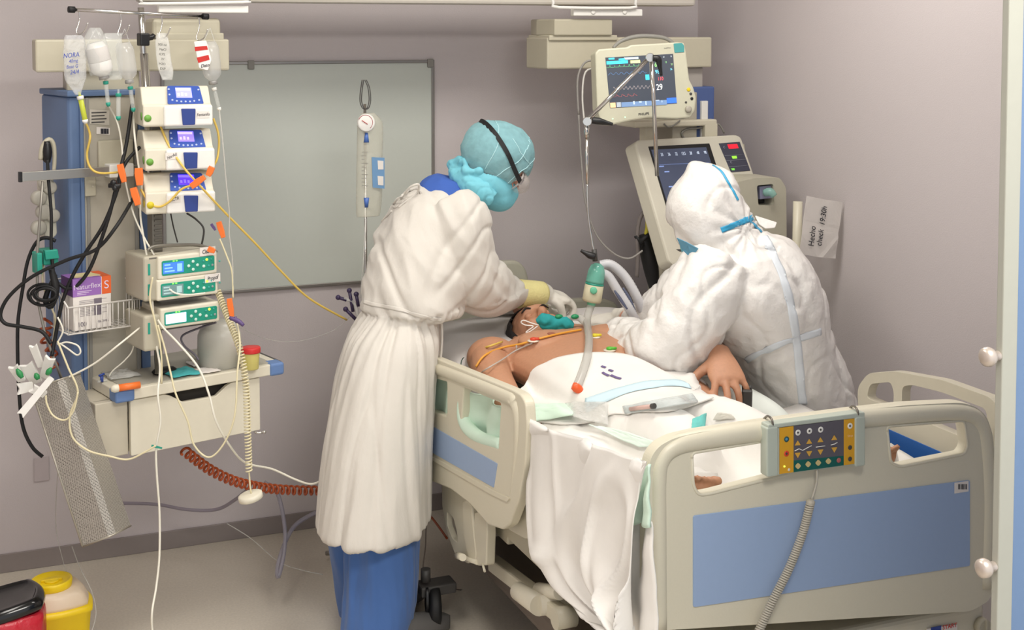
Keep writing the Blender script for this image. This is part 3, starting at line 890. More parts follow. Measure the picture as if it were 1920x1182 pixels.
# goggles
b = MB(); b.ell(cap_pt(0, .078, .000), (.084, .062, .045), HR, 36)
kill = [v for v in b.bm.verts if (Ri @ (v.co - hc)).y < .078]
bmesh.ops.delete(b.bm, geom=kill, context='VERTS')
lens = obj('goggles', b, mat('goggle_lens', (228, 220, 214), 0.08, alpha=0.34), nurse)
b = MB(); ring_ = []
for k in range(29):
    a = 2 * PI * k / 28; ring_.append(cap_pt(.082 * math.cos(a), .079, .044 * math.sin(a)))
b.tube(ring_, .0035, 8, 1); obj('goggle_rim', b, mat('clear_rim', (196, 190, 186), 0.2, alpha=0.7), lens)
b = MB(); L = []
for k in range(49):
    a = PI * k / 24 / 1.0 * 1.0; 
    a = math.radians(38) + math.radians(284) * k / 48
    x, y = -.30 * math.sin(a), .30 * math.cos(a)
    tz = .04 - .050 * math.cos(a)
    o_ = cap_pt(x, y, tz + .005); c_ = cap_pt(0, -.01, tz)
    h = capt.ray_cast(o_, (c_ - o_).normalized())
    yl = (Ri @ ((h[0] if h[0] is not None else c_) - hc)).y
    p = h[0] + h[1] * .003 if h[0] is not None else None
    if p is None or yl > .05:
        p = cap_pt(-.092 * math.sin(a) if abs(math.sin(a)) < 1 else 0, -.01 + .115 * math.cos(a), tz)
    L.append(p)
L = [cap_pt(-.084, .078, .004), cap_pt(-.092, .060, .010)] + L[6:43] + [cap_pt(.099, .040, .016), cap_pt(.096, .060, .006), cap_pt(.086, .078, .0)]
for _ in range(3): L = [L[0]] + [(L[i - 1] + L[i] * 2 + L[i + 1]) / 4 for i in range(1, len(L) - 1)] + [L[-1]]
up_ = HR @ V((0, 0, 1)); rows = []
for i, p in enumerate(L):
    out = (p - cap_pt(0, -.01, .04)).normalized(); out = (out - up_ * out.dot(up_)).normalized()
    rows.append([b.bm.verts.new(q_) for q_ in (p - up_ * .0085, p + up_ * .0085, p + up_ * .0085 + out * .002, p - up_ * .0085 + out * .002)])
for A, B_ in zip(rows, rows[1:]):
    for k in range(4): b.bm.faces.new((A[k], A[(k + 1) % 4], B_[(k + 1) % 4], B_[k]))
bmesh.ops.recalc_face_normals(b.bm, faces=b.bm.faces)
obj('goggle_strap', b, black_r, lens)
for sx in (-1, 1):
    b = MB(); b.ell(cap_pt(sx * .033, .070, .004), .0125); obj('eye', b, eye_w, nurse)
    b = MB(); b.tube([cap_pt(sx * .018, .088, .022), cap_pt(sx * .034, .088, .028), cap_pt(sx * .05, .078, .022)], [.002, .003, .0015], 8, 4); obj('eyebrow', b, hair, nurse)

# ---------------------------------------------------------------- person in the coverall
pb_ = P(1520, 1000, 4.3); pb_.z = 0
ppe = thing('person', 'person in hooded white coverall with blue tape leaning over the far bedside, back turned', 'person', pb_)
hc2 = P(1318, 400, 4.17)
HR2 = frame3(-RT * .62 - ZH * .62 + VD * .48, ZH)
b = MB(); head_mb(b, hc2, HR2)
b.tube([hc2 + HR2 @ V((0, -.02, -.04)), P(1360, 450, 4.18), P(1390, 490, 4.17)], [.055, .055, .06], 16, 3)
b.loft([ringpx(1345, 500, 1430, 485, 4.16, .12), ringpx(1350, 560, 1510, 530, 4.17, .16), ringpx(1410, 660, 1540, 640, 4.25, .13), ringpx(1450, 760, 1575, 750, 4.34, .13), ringpx(1465, 830, 1585, 830, 4.38, .13)], 20, 3)
b.tube([P(1350, 520, 4.02), P(1290, 610, 4.0), P(1235, 662, 4.06), P(1185, 640, 4.28), P(1150, 620, 4.46)], [.06, .05, .043, .037, .028], 12, 4)
b.tube([P(1360, 480, 4.36), P(1290, 560, 4.5), P(1240, 600, 4.56), P(1190, 600, 4.62), P(1160, 598, 4.66)], [.06, .05, .043, .037, .028], 12, 4)
hand_mb(b, P(1148, 619, 4.47), -RT * .8 + VD * .5 - ZH * .1, ZH, -VD, (30, 34, 34, 40), 30)
hand_mb(b, P(1157, 598, 4.67), -RT * .9 + VD * .2 - ZH * .1, ZH, -VD, (30, 34, 34, 40), 30)
for dx, D in ((10, 4.32), (40, 4.45)):
    b.tube([P(1500 + dx, 800, D), P(1505 + dx, 950, D + .02), P(1510 + dx, 1080, D + .05)], [.085, .06, .045], 12, 3)
obj('body', remesh(b, .0055, 2, face_fn(hc2, HR2)), skin_n, ppe)
b = MB()
b.loft([ringpx(1296, 306, 1316, 308, 4.18, .02), ringpx(1284, 330, 1362, 322, 4.18, .075), ringpx(1262, 360, 1378, 346, 4.175, .11), ringpx(1253, 392, 1390, 376, 4.17, .125), ringpx(1256, 422, 1402, 400, 4.17, .13), ringpx(1272, 452, 1416, 424, 4.17, .13), ringpx(1296, 480, 1440, 440, 4.17, .14),
        ringpx(1300, 520, 1478, 452, 4.16, .17), ringpx(1296, 560, 1512, 492, 4.16, .20), ringpx(1312, 605, 1538, 545, 4.18, .21), ringpx(1350, 645, 1550, 600, 4.21, .20), ringpx(1388, 690, 1566, 655, 4.25, .19), ringpx(1412, 740, 1590, 712, 4.29, .19), ringpx(1425, 800, 1606, 780, 4.33, .20), ringpx(1432, 880, 1612, 870, 4.36, .20)], 48, 4)
limbp(b, [(1345, 500, 4.06, .11), (1322, 548, 4.02, .115), (1288, 610, 4.0, .112), (1250, 655, 4.02, .104), (1212, 660, 4.14, .095), (1182, 645, 4.30, .080), (1160, 628, 4.44, .058)], 24, 5)
limbp(b, [(1350, 500, 4.32, .10), (1300, 545, 4.45, .105), (1255, 585, 4.54, .095), (1210, 605, 4.60, .075), (1172, 600, 4.65, .052)], 20, 5)
for dx, D in ((10, 4.30), (45, 4.46)):
    b.tube([P(1500 + dx, 840, D), P(1508 + dx, 980, D + .02), P(1512 + dx, 1100, D + .05)], [.13, .105, .09], 20, 4)
def ppe_fn(co, no):
    a = co.dot(RT); d_ = co.dot(VD)
    q = V((a * 5 + co.z * 2, d_ * 4, co.z * 3.5 - a * 2))
    h = .0065 * ridge(q) - .010 * crease(V((a * 4 + co.z * 2, d_ * 3, co.z * 3 - a)), .07) - .006 * crease(q * 1.4 + V((9, 1, 2)), .07) + .0035 * ridge(q * 2.3 + V((5, 2, 1)))
    h += .0025 * ridge(V((a * 22, d_ * 22, co.z * 16)))
    e = (co - P(1235, 655, 4.04)).length
    if e < .3: h += .006 * math.sin(e * 80 + 4 * noise.noise(co * 7)) * (1 - e / .3)
    # hood gathers at the neck
    n_ = (co - P(1400, 425, 4.1)).length
    if n_ < .22: h += .005 * math.sin(math.atan2(co.z - P(1400, 425, 4.1).z, a - P(1400, 425, 4.1).dot(RT)) * 13 + 2) * (1 - n_ / .22)
    return h
g = remesh(b, .0072, 4, ppe_fn)
# face opening of the hood
pt = bvh(g)
fo = hc2 + HR2 @ V((0, .10, -.02))
kill = [f for f in g.bm.faces if (f.calc_center_median() - (hc2 + HR2 @ V((0, .115, -.025)))).length < .088]
bmesh.ops.delete(g.bm, geom=kill, context='FACES')
cov = obj('coverall', g, tyvek, ppe)
md = cov.modifiers.new('s', 'SOLIDIFY'); md.thickness = .002
obj('hood_tape', stick(pt, [(1336, 310), (1352, 322), (1366, 345), (1376, 362), (1383, 376)], .004), tape_b, cov)
obj('neck_tape', stick(pt, [(1352, 432), (1372, 424), (1392, 416), (1402, 412), (1418, 406)], .009), tape_b, cov)
obj('neck_tape', stick(pt, [(1393, 411), (1405, 414), (1416, 424), (1428, 436)], .008), tape_b, cov)
obj('seam_tape', stick(pt, [(1432, 442), (1452, 480), (1470, 525), (1484, 580), (1494, 640), (1500, 700), (1506, 760)], .014, .0008, th=.0006), tape_p, cov)
obj('seam_tape', stick(pt, [(1398, 676), (1430, 660), (1465, 645), (1500, 634), (1540, 622)], .012, .0008, th=.0006), tape_p, cov)
b = MB(); a_, b_, c_, d_ = P(1416, 404, 4.04), P(1456, 412, 4.06), P(1452, 436, 4.04), P(1420, 428, 4.01)
fq = Fr(a_, x=(b_ - a_), y=(a_ - d_) - (b_ - a_) * ((a_ - d_).dot(b_ - a_) / (b_ - a_).length_squared))
L_ = (b_ - a_).length
b.plate(fq, [(0, 0), (L_, -.01), (L_ * .86, -.032), (L_ * .4, -.042), (.01, -.03)], th=.003, bev=.0008, px=False, rnd=.004)
obj('collar_flap', b, tyvek, cov)
Ri2 = HR2.inverted()
b = MB(); b.ell(hc2 + HR2 @ V((0, .046, -.066)), (.078, .085, .062), HR2, 36)
kill = [v for v in b.bm.verts if (Ri2 @ (v.co - hc2)).z > -.015 or (Ri2 @ (v.co - hc2)).y < .0]
bmesh.ops.delete(b.bm, geom=kill, context='VERTS')
mk = obj('face_mask', b, turq_s, ppe); md = mk.modifiers.new('s', 'SOLIDIFY'); md.thickness = .002
b = MB(); fq = [P(1270, 446, 4.03), P(1288, 454, 4.0), P(1310, 466, 3.98), P(1297, 484, 4.0), P(1280, 468, 4.03)]
cb = [b.bm.verts.new(p) for p in fq]; b.bm.faces.new(cb)
o = obj('mask_flap', b, mat('steel_blue_visor_edge', (92, 150, 178), 0.5), mk); md = o.modifiers.new('s', 'SOLIDIFY'); md.thickness = .003
for k, (wr, d_, sd, cu) in enumerate(((P(1148, 619, 4.47), -RT * .8 + VD * .5 - ZH * .1, -VD, P(1160, 628, 4.44)), (P(1157, 598, 4.67), -RT * .9 + VD * .2 - ZH * .1, -VD, P(1170, 600, 4.65)))):
    b = MB(); hand_mb(b, wr, d_, ZH, sd, (30, 34, 34, 40), 30, 1.0, 1.2)
    b.tube([cu, cu.lerp(wr, .5), wr + d_.normalized() * .01], [.044, .040, .036], 18, 3)
    obj('glove', remesh(b, .0045, 2, lambda co, no: .002 * ridge(co * 28)), glove_m, ppe)
for sx in (-1, 1):
    b = MB(); b.ell(hc2 + HR2 @ V((sx * .033, .070, .004)), .0125); obj('eye', b, eye_w, ppe)
for dx, D in ((10, 4.35), (45, 4.51)):
    c = P(1512 + dx, 1100, D); c.z = 0; b = MB(); dr = (-RT * .9 + VD * .3).normalized()
    b.loft([(c + ZH * .07 - dr * .08, VD * .045, ZH * .045), (c + ZH * .065, VD * .055, ZH * .062), (c + ZH * .05 + dr * .10, VD * .052, ZH * .048), (c + ZH * .04 + dr * .18, VD * .03, ZH * .03)], 20, 4)
    b.tube([c + ZH * .05, c + ZH * .17], [.06, .062], 18, 1)
    obj('shoe_cover', b, tyvek, ppe)

# ---------------------------------------------------------------- patient
pat = thing('person', 'person lying bare chested on the bed, head on the pillow, hand resting on cloth', 'person', (1.82, 3.6, .75))
hc3 = V((1.775, 4.135, .880))
HR3 = frame3(V((-.08, -.30, .95)), V((-.06, 1, .3)))
b = MB(); head_mb(b, hc3, HR3, 1.03)
b.tube([hc3 + HR3 @ V((0, -.02, -.05)), V((1.795, 4.06, .862)), V((1.81, 3.99, .862))], [.06, .066, .09], 16, 4)
b.loft([((1.81, 4.06, .862), (.09, 0, 0), (0, 0, .075)), ((1.81, 4.01, .855), (.22, 0, 0), (0, 0, .082)), ((1.81, 3.93, .852), (.262, 0, 0), (0, 0, .093)), ((1.81, 3.80, .85), (.25, 0, 0), (0, 0, .100)), ((1.81, 3.62, .848), (.235, 0, 0), (0, 0, .096)), ((1.81, 3.45, .84), (.225, 0, 0), (0, 0, .082)), ((1.82, 3.28, .828), (.195, 0, 0), (0, 0, .068)), ((1.82, 3.15, .82), (.17, 0, 0), (0, 0, .06))], 32, 4)
b.ell((1.70, 3.87, .925), (.10, .085, .03)); b.ell((1.93, 3.87, .925), (.10, .085, .03))   # pectorals
b.ell((1.545, 3.97, .858), (.085, .09, .068)); b.ell((2.08, 3.97, .858), (.085, .09, .068))
b.tube([V((1.54, 3.98, .858)), V((1.495, 3.85, .845)), V((1.47, 3.70, .825)), V((1.475, 3.58, .79)), V((1.52, 3.42, .778)), V((1.54, 3.33, .778))], [.066, .062, .052, .044, .038, .030], 16, 4)
b.tube([V((2.09, 3.98, .858)), V((2.17, 3.84, .84)), V((2.22, 3.71, .85)), V((2.165, 3.60, .90)), V((2.095, 3.50, .935))], [.066, .062, .052, .044, .031], 16, 4)
for sx, kx, fx in ((1.74, 1.73, 1.60), (1.93, 1.97, 2.13)):
    b.tube([V((sx - .02, 3.2, .822)), V((sx - .01, 3.05, .825)), V((kx, 2.97, .815)), V((fx, 2.85, .80)), V((fx, 2.78, .80))], [.070, .070, .06, .05, .04], 14, 4)
    b.loft([(V((fx, 2.80, .795)), V((.035, 0, 0)), V((0, 0, .035))), (V((fx, 2.755, .81)), V((.038, 0, 0)), V((0, 0, .05))), (V((fx, 2.725, .825)), V((.045, 0, 0)), V((0, .018, .02)) * 1.2), (V((fx, 2.71, .845)), V((.046, 0, 0)), V((0, .016, .010)))], 16, 4)
    for k in range(5):
        tx = fx + (-.038 + k * .019) * (1 if fx < 1.8 else -1)
        b.tube([V((tx, 2.722, .840)), V((tx, 2.704, .858 - k * .004)), V((tx, 2.694, .866 - k * .005))], [.009, .0085 + .003 * (k == 4), .0075 + .003 * (k == 4)], 10, 2)
HND = P(1338, 676, 4.06)
hw, hd = P(1350, 667, 3.95), (RT * .10 - VD * .80 - ZH * .46)
tips = hand_mb(b, hw, hd, ZH, -RT, (30, 16, 30, 34), 10, 1.15, 1.15, spread=17, tout=62)
b.tube([V((2.165, 3.60, .90)), hw.lerp(V((2.165, 3.60, .90)), .5), hw], [.044, .038, .031], 14, 3)
tips2 = hand_mb(b, V((1.54, 3.34, .778)), V((.1, -1, -.05)), ZH, RT, (20, 20, 22, 25), 15)
pm = remesh(b, .0050, 2, lambda co, no: face_fn(hc3, HR3, 1.03)(co, no))
ptree = bvh(pm)
pbody = obj('body', pm, skin, pat)
for (a_, t_, r_, dd) in tips:
    b = MB(); dn = (t_ - a_).normalized(); upn = (ZH - dn * ZH.z * 0 - dn * ZH.dot(dn)).normalized()
    b.ell(t_ + upn * (r_ * .80) - dn * .003, (r_ * .62, r_ * .8, r_ * .25), frame3(dn, upn)); obj('fingernail', b, mat('nail', (232, 196, 180), 0.3), pat)
Ri3 = HR3.inverted()
b = MB(); b.ell(hc3 + HR3 @ V((0, -.028, .036)), (.089, .104, .096), HR3, 44)
kill = [v for v in b.bm.verts if (Ri3 @ (v.co - hc3)).y > .028 + .25 * ((Ri3 @ (v.co - hc3)).z - .03) or ((Ri3 @ (v.co - hc3)).z < -.03)]
bmesh.ops.delete(b.bm, geom=kill, context='VERTS')
for v in b.bm.verts: v.co += v.normal * .004 * ridge(v.co * 45)
o = obj('hair', b, hair, pat); md = o.modifiers.new('s', 'SOLIDIFY'); md.thickness = .003
for sx in (-1, 1):
    b = MB(); b.ell(hc3 + HR3 @ V((sx * .034, .073, .004)), (.0135, .0135, .0125), HR3); obj('eyelid', b, skin, pat)
    b = MB(); b.tube([hc3 + HR3 @ V(q_) for q_ in ((sx * .017, .094, .022), (sx * .034, .094, .028), (sx * .052, .082, .022))], [.003, .004, .002], 8, 4); obj('eyebrow', b, hair, pat)
b = MB(); b.ell(hc3 + HR3 @ V((0, .098, -.066)), (.024, .006, .009), HR3); obj('lips', b, lip_m, pat)
for x_, y_ in ((1.70, 3.84), (1.93, 3.84)):
    n_ = ptree.ray_cast(V((x_, y_, 1.3)), V((0, 0, -1))); b = MB()
    b.ell(n_[0], (.014, .014, .004), frame3(V((0, 1, 0)), n_[1])); obj('nipple', b, mat('nipple_skin', (150, 92, 74), 0.6), pat)
# ================================================================ left equipment column (ceiling supply pendant)
PY_ = 15.5
Q0 = P(370, 720, 3.98)            # a point on the front edge of the shelf
fs = Fr((Q0.x, Q0.y, 0), PY_)     # vertical plane of the shelf front
def off(fr, w): return Fr(fr.o + fr.z * w, x=fr.x, y=fr.y)

col = thing('supply_pendant', 'tall blue and beige supply column with rail, sockets and drawer shelf hanging from ceiling arm', 'medical column', (0.5, 4.4, 0.5))
fc = off(fs, -.20)                # column front
b = MB()
u0, u1 = fc.uv(160, 450)[0], fc.uv(262, 450)[0]
vt, vb = fc.uv(200, 182)[1], fc.uv(215, 735)[1]
b.box(fc, u0, vb, u1, vt, -.24, 0, .004); obj('front_panel', b, mat('grey_beige_panel', (176, 170, 156), 0.45), col)
b = MB(); b.box(fc, u0 - .045, vb, u0 - .001, vt + .005, -.25, -.004, .012, 3)
b.box(fc, u0 - .012, vb, u0 - .001, vt, -.01, .006, .002); obj('side_profile', b, blue_side, col)
b = MB(); b.box(fc, u1 + .001, vb, u1 + .03, vt + .005, -.25, .004, .006, 3); obj('side_profile', b, blue_side, col)
b = MB(); b.box(fc, u0 - .05, vt + .004, u1 + .03, vt + .022, -.25, .01, .004); obj('top_cap', b, blue_side, col)
b = MB(); b.box(fc, u0 + .006, vb, u0 + .016, vt, 0, .004, .001); b.box(fc, u1 - .016, vb, u1 - .006, vt - .1, 0, .006, .001); obj('edge_strip', b, grey_p, col)
b = MB(); b.plate(fc, [(168, 205), (205, 207), (205, 235), (168, 232)], th=.001, bev=0, w=.002); b.m = 1
for k in range(4):
    uu, vv = fc.uv(187, 211 + k * 6); b.box(fc, uu - .026, vv - .0018, uu + .02 - .006 * (k % 2), vv + .0018, .002, .003, 0)
obj('type_label', b, [mat('aged_label', (196, 190, 178), 0.6), dark_g], col)
b = MB(); b.plate(fc, [(181, 238), (206, 240), (206, 253), (181, 251)], th=.001, bev=0, w=.002); b.m = 1
for k in range(8):
    uu, vv = fc.uv(189 + k * 1.9, 246); b.box(fc, uu - .0011 - .0005 * (k % 3), vv - .008, uu + .0011, vv + .008, .002, .003, 0)
obj('barcode_label', b, [paper, ink], col)
b = MB(); b.pbox(fc, 160, 332, 180, 368, .012, .002, w=.012); b.cyl(fc.at(174, 350, .012), fc.at(174, 350, .015), .003); obj('junction_box', b, beige_d, col)
b = MB(); v_ = fc.uv(215, 262); b.box(fc, v_[0] - .055, v_[1] - .09, v_[0] + .055, v_[1] + .0, .0, .012, .01, 4); obj('housing_bulge', b, beige_d, col)
# horizontal rail sticking out to the left
fr1 = off(fc, .05); b = MB()
y_ = fr1.uv(120, 327)[1]
b.box(fr1, fr1.uv(42, 328)[0], y_ - .014, fr1.uv(262, 320)[0], y_ + .014, -.012, 0, .0015); rl = obj('equipment_rail', b, steel, col)
b = MB(); b.box(fr1, fr1.uv(36, 328)[0], y_ - .015, fr1.uv(42, 328)[0], y_ + .015, -.013, .001, .001); obj('end_stop', b, black_p, rl)
b = MB(); b.box(fr1, fr1.uv(205, 328)[0], y_ - .02, fr1.uv(250, 328)[0], y_ + .02, -.045, .006, .003); obj('rail_clamp', b, white_p, rl)
# shelf
zs = fs.uv(370, 708)[1]
ul, ur = fs.uv(218, 745)[0], fs.uv(530, 692)[0]
b = MB(); b.box(fs, ul, zs - .034, ur, zs, -.34, 0, .003); sh = obj('shelf', b, cream, col)
b = MB(); b.plate(Fr(fs.W(0, zs + .0005, 0), x=fs.x, y=-fs.z), [(ul + .03, .33), (ul + .03, .02), (ur - .03, .02), (ur - .03, .33)], th=.002, bev=0, px=False, w=.002); obj('shelf_mat', b, mat('grey_shelf_mat', (168, 164, 152), 0.6), sh)
for (a0, a1) in ((ul - .004, ul + .055), (ur - .045, ur + .004)):
    b = MB(); b.box(fs, a0, zs - .037, a1, zs + .003, -.05, .006, .008, 3); obj('corner_bumper', b, mat('blue_bumper', (98, 128, 178), 0.5), sh)
b = MB(); b.box(fs, ur - .01, zs - .03, ur + .02, zs - .005, -.30, -.04, .005); obj('side_rail_bar', b, dark_g, sh)
# drawer
dl, dr_ = fs.uv(248, 800)[0], fs.uv(491, 770)[0]
zb_ = fs.uv(248, 858)[1]; zd = zs - .038
fd = off(fs, -.012)
b = MB(); b.box(fs, dl - .10, zb_ + .002, dr_, zd + .002, -.33, -.05, .004); b.box(fs, dl - .10, zb_ + .002, dl - .002, zd + .002, -.06, -.028, .003); obj('drawer_case', b, mat('drawer_case_beige', (198, 190, 172), 0.45), col)
b = MB()
hl, hr_ = fd.uv(308, 735)[0], fd.uv(436, 725)[0]
b.plate(fd, [(dl, zb_), (dr_, zb_), (dr_, zd), (hr_, zd), (hr_ - .02, zd - .008), (hr_ - .055, zd - .034), (hl + .06, zd - .034), (hl + .02, zd - .008), (hl, zd), (dl, zd)], th=.016, bev=.002, px=False, rnd=.004)
dw = obj('drawer_front', b, cream, col)
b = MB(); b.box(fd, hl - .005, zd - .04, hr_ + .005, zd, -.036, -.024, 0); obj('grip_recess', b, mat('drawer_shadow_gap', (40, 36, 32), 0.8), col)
b = MB(); p = fd.W(dr_ - .02, zd - .17, 0); b.tube([p, p + fs.z * .015, p + fs.z * .02 + fs.x * .02], .003, 8, 2); b.ell(p + fs.z * .02 + fs.x * .024, .0055); obj('drawer_key', b, chrome, dw)
# lower connection of the column to the shelf and ceiling arm
b = MB(); b.box(fc, u0 - .03, vb - .01, u1 + .02, zs - .02, -.30, -.10, .004); obj('base_bracket', b, beige_d, col)
YC = fc.W((u0 + u1) / 2, 0, -.12).y
fa = Fr((0, YC - .10, 0))
b = MB(); b.pbox(fa, 125, 132, 262, 186, .20, .01); obj('neck', b, beige_d, col)
b = MB(); b.pbox(fa, 66, 74, 430, 134, .24, .006, w=.02); arm = obj('arm_housing', b, mat('arm_housing_beige', (190, 184, 164), 0.5), col)
b = MB(); b.pbox(fa, 286, 34, 414, 72, .20, .012, w=.01); b.pbox(fa, 296, 62, 420, 76, .2, .004, w=.016); obj('swivel', b, mat('swivel_beige', (184, 178, 158), 0.5), col)
b = MB(); b.pbox(fa, 297, 10, 466, 24, .03, .003, w=.03); b.tube([fa.at(262, -5, .04), fa.at(266, 4, .04), fa.at(276, 7, .04), fa.at(455, 4, .04), fa.at(463, 0, .04), fa.at(465, -12, .04)], .005, 8, 2)
obj('handle_bracket', b, white_p, col)

# ceiling beam
bm_ = thing('ceiling_beam', 'long pale beam system hanging below the ceiling across the room', 'beam', (1.7, 4.5, 2.1))
fbm = Fr((0, 4.42, 0))
b = MB(); zbm = fbm.uv(900, 8)[1]; b.box(fbm, fbm.uv(262, 0)[0], zbm, fbm.uv(1305, 0)[0], zbm + .16, -.14, 0, .01); obj('beam_profile', b, mat('beam_enamel', (200, 194, 184), 0.45), bm_)
for x in (300, 1180):
    b = MB(); c = fbm.at(x, 0, -.07); b.cyl(V((c.x, c.y, zbm + .15)), V((c.x, c.y, 2.95)), .045, n=24); obj('ceiling_post', b, white_p, bm_)

# ---------------------------------------------------------------- IV pole
fp = off(fs, -.07)
pole = thing('iv_pole', 'steel infusion pole with crossbar and hooks above the pump stack', 'pole', fp.W(0.28, .6, 0))
b = MB(); b.tube([fp.at(264, 14), fp.at(268, 90), fp.at(273, 162)], .0095, 14, 1); b.tube([fp.at(270, 100), fp.at(289, 400), fp.at(298, 700)], .0125, 14, 1); obj('mast', b, chrome, pole)
b = MB(); b.tube([fp.at(134, 18, .01), fp.at(388, 31, .01)], .0055, 12, 1); cb_ = obj('crossbar', b, chrome, pole)
for x, y in ((134, 18), (385, 31)):
    b = MB(); c = fp.at(x, y, .01); d = (fp.at(388, 31, .01) - fp.at(134, 18, .01)).normalized(); b.cyl(c - d * .009, c + d * .009, .0095, n=14); obj('end_cap', b, black_r, cb_)
for x in (148, 226, 303, 373):
    y = 18 + (x - 134) / 254 * 13
    b = MB(); q_ = lambda dx, dy, w: fp.at(x + dx, y + dy, w)
    b.tube([q_(0, 2, .01), q_(1, 16, .01), q_(-1, 28, .014), q_(-5, 40, .02), q_(0, 46, .03), q_(10, 40, .045), q_(17, 24, .055)], .0019, 7, 4)
    obj('hook', b, chrome, pole)
b = MB(); b.box(fp, fp.uv(259, 73)[0], fp.uv(266, 86)[1], fp.uv(277, 73)[0], fp.uv(266, 62)[1], -.014, .018, .004); c = fp.at(277, 70, .005)
b.tube([c, c + fp.x * .012 + ZH * .0, c + fp.x * .02 + ZH * .008], [.010, .009, .006], 10, 2); obj('height_clamp', b, black_p, pole)

# ---------------------------------------------------------------- infusion pumps, upper stack of three
def big_pump(y0, k, pxo, lab, tag_txt, tag_pos, grp):
    f = Fr(fp.at(330 + pxo, y0 + 40, .10), 2.0)
    t = thing('infusion_pump', lab, 'infusion pump', f.at(330 + pxo, y0 + 78), grp)
    x = lambda a: a + pxo
    uv = lambda a, b_: f.uv(x(a), y0 + b_)
    # body: side profile swept along x
    U0, U1 = uv(268, 40)[0], uv(397, 40)[0]
    vb_, vm, vt_ = uv(330, 77)[1], uv(330, 36)[1], uv(330, 3)[1]
    b = MB()
    b.plate(Fr(f.W(U1, 0, 0), x=-f.z, y=(0, 0, 1)), [(0.0, vb_), (0.0, vm), (.012, vm), (.05, vt_), (.15, vt_ - .004), (.17, vm), (.17, vb_)], th=(U1 - U0), bev=.004, px=False, rnd=.01)
    obj('housing', b, cream, t)
    b = MB(); b.box(f, uv(306, 40)[0], vb_ + .001, U1 + .001, uv(330, 38)[1], -.02, .012, .006, 3); dr = obj('door', b, white_p, t)
    b = MB(); b.plate(f, [(x(340), y0 + 44), (x(367), y0 + 44), (x(366), y0 + 74), (x(343), y0 + 75)], th=.006, bev=.002, w=.017, rnd=.003); obj('door_latch', b, mat('dark_blue_latch', (40, 62, 135), 0.4), dr)
    # sloping display
    p0, p1, p2 = f.at(x(314), y0 + 36, -.008), f.at(x(382), y0 + 36, -.008), f.at(x(314), y0 + 2, -.045)
    g = Fr(p0, x=(p1 - p0), y=(p2 - p0) - f.x * (p2 - p0).dot(f.x)); wL = (p1 - p0).length; hL = ((p2 - p0) - f.x * (p2 - p0).dot(f.x)).length
    b = MB(); b.plate(g, [(0, 0), (wL, 0), (wL * .94, hL), (wL * .05, hL)], th=.004, bev=.001, px=False, rnd=.006, w=.004); dp = obj('display_panel', b, mat('pump_blue_panel', (52, 84, 170), 0.35), t)
    b = MB(); b.box(g, wL * .26, hL * .32, wL * .70, hL * .88, .004, .006, .0005); b.m = 1
    b.box(g, wL * .26, hL * .72, wL * .66, hL * .84, .006, .0068, 0)
    for q_ in range(3): b.box(g, wL * (.3 + q_ * .1), hL * .42, wL * (.36 + q_ * .1), hL * (.56 + .04 * (q_ % 2)), .006, .0068, 0)
    obj('screen', b, [screen('pump_screen_%d' % k, [(150, 150, 245), (140, 120, 245), (80, 50, 240)][k], [1.0, 1.0, 1.3][k]), screen('pump_screen_lit_%d' % k, [(190, 195, 255), (185, 170, 255), (120, 100, 250)][k], 1.1)], dp)
    for (a, c_) in ((.08, .8), (.08, .5), (.14, .2), (.26, .15), (.38, .12), (.5, .12), (.62, .12), (.74, .15), (.88, .2), (.9, .78)):
        b = MB(); b.lathe(g.W(wL * a, hL * c_, .003), g.z, [(.0033, 0), (.0033, .002), (.002, .003)], 10); obj('button', b, mat('pale_blue_key', (176, 190, 226), 0.4), dp)
    b = MB(); c = f.W(U0 - .0005, (vb_ + vm) / 2 - .002, -.03); b.lathe(c, -f.x, [(.012, 0), (.012, .001)], 20)
    c2 = f.W(uv(277, 60)[0], uv(277, 62)[1], .0005); b.lathe(c2, f.z, [(.0105, -.002), (.0105, .001)], 20); obj('round_sticker', b, mat(['green_sticker', 'green_sticker', 'yellow_sticker'][k], [(110, 165, 70), (110, 165, 70), (215, 195, 40)][k], 0.5), t)
    if tag_txt:
        b = MB(); u_, v_ = f.uv(x(tag_pos[0]), y0 + tag_pos[1], .013)
        b.box(f, u_ - .018, v_ - .010, u_ + .018, v_ + .010, .0122, .0130, 0); b.m = 1
        b.text(tag_txt, f, u_, v_, .013, .0134, rot=tag_pos[2], shear=.2, xs=.8); obj('handwritten_label', b, [paper, ink], t)
    return t
big_pump(160, 0, 0, 'blue-screened infusion pump, topmost of the upper stack', 'Fentanilo', (381, 55, .05), 'infusion pumps with violet screens')
big_pump(242, 1, 4, 'blue-screened infusion pump, middle of the upper stack', 'NorAd', (318, 51, .4), 'infusion pumps with violet screens')
big_pump(323, 2, 5, 'violet-screened infusion pump with yellow sticker, lowest of the upper stack', 'ACTR', (322, 51, .25), 'infusion pumps with violet screens')
# rear rack behind the pumps
b = MB(); b.box(fp, fp.uv(277, 200)[0], fp.uv(280, 480)[1], fp.uv(297, 200)[0], fp.uv(280, 210)[1], -.02, .02, .004)
for k in range(8): b.box(fp, fp.uv(281, 200)[0], fp.uv(290, 402 + k * 9)[1], fp.uv(295, 200)[0], fp.uv(290, 405 + k * 9)[1], .02, .024, 0)
tag(obj('rack_rail', b, mat('dull_rack', (120, 116, 108), 0.5, .4)), 'dull slotted metal rail the pumps are clamped to', 'rail')

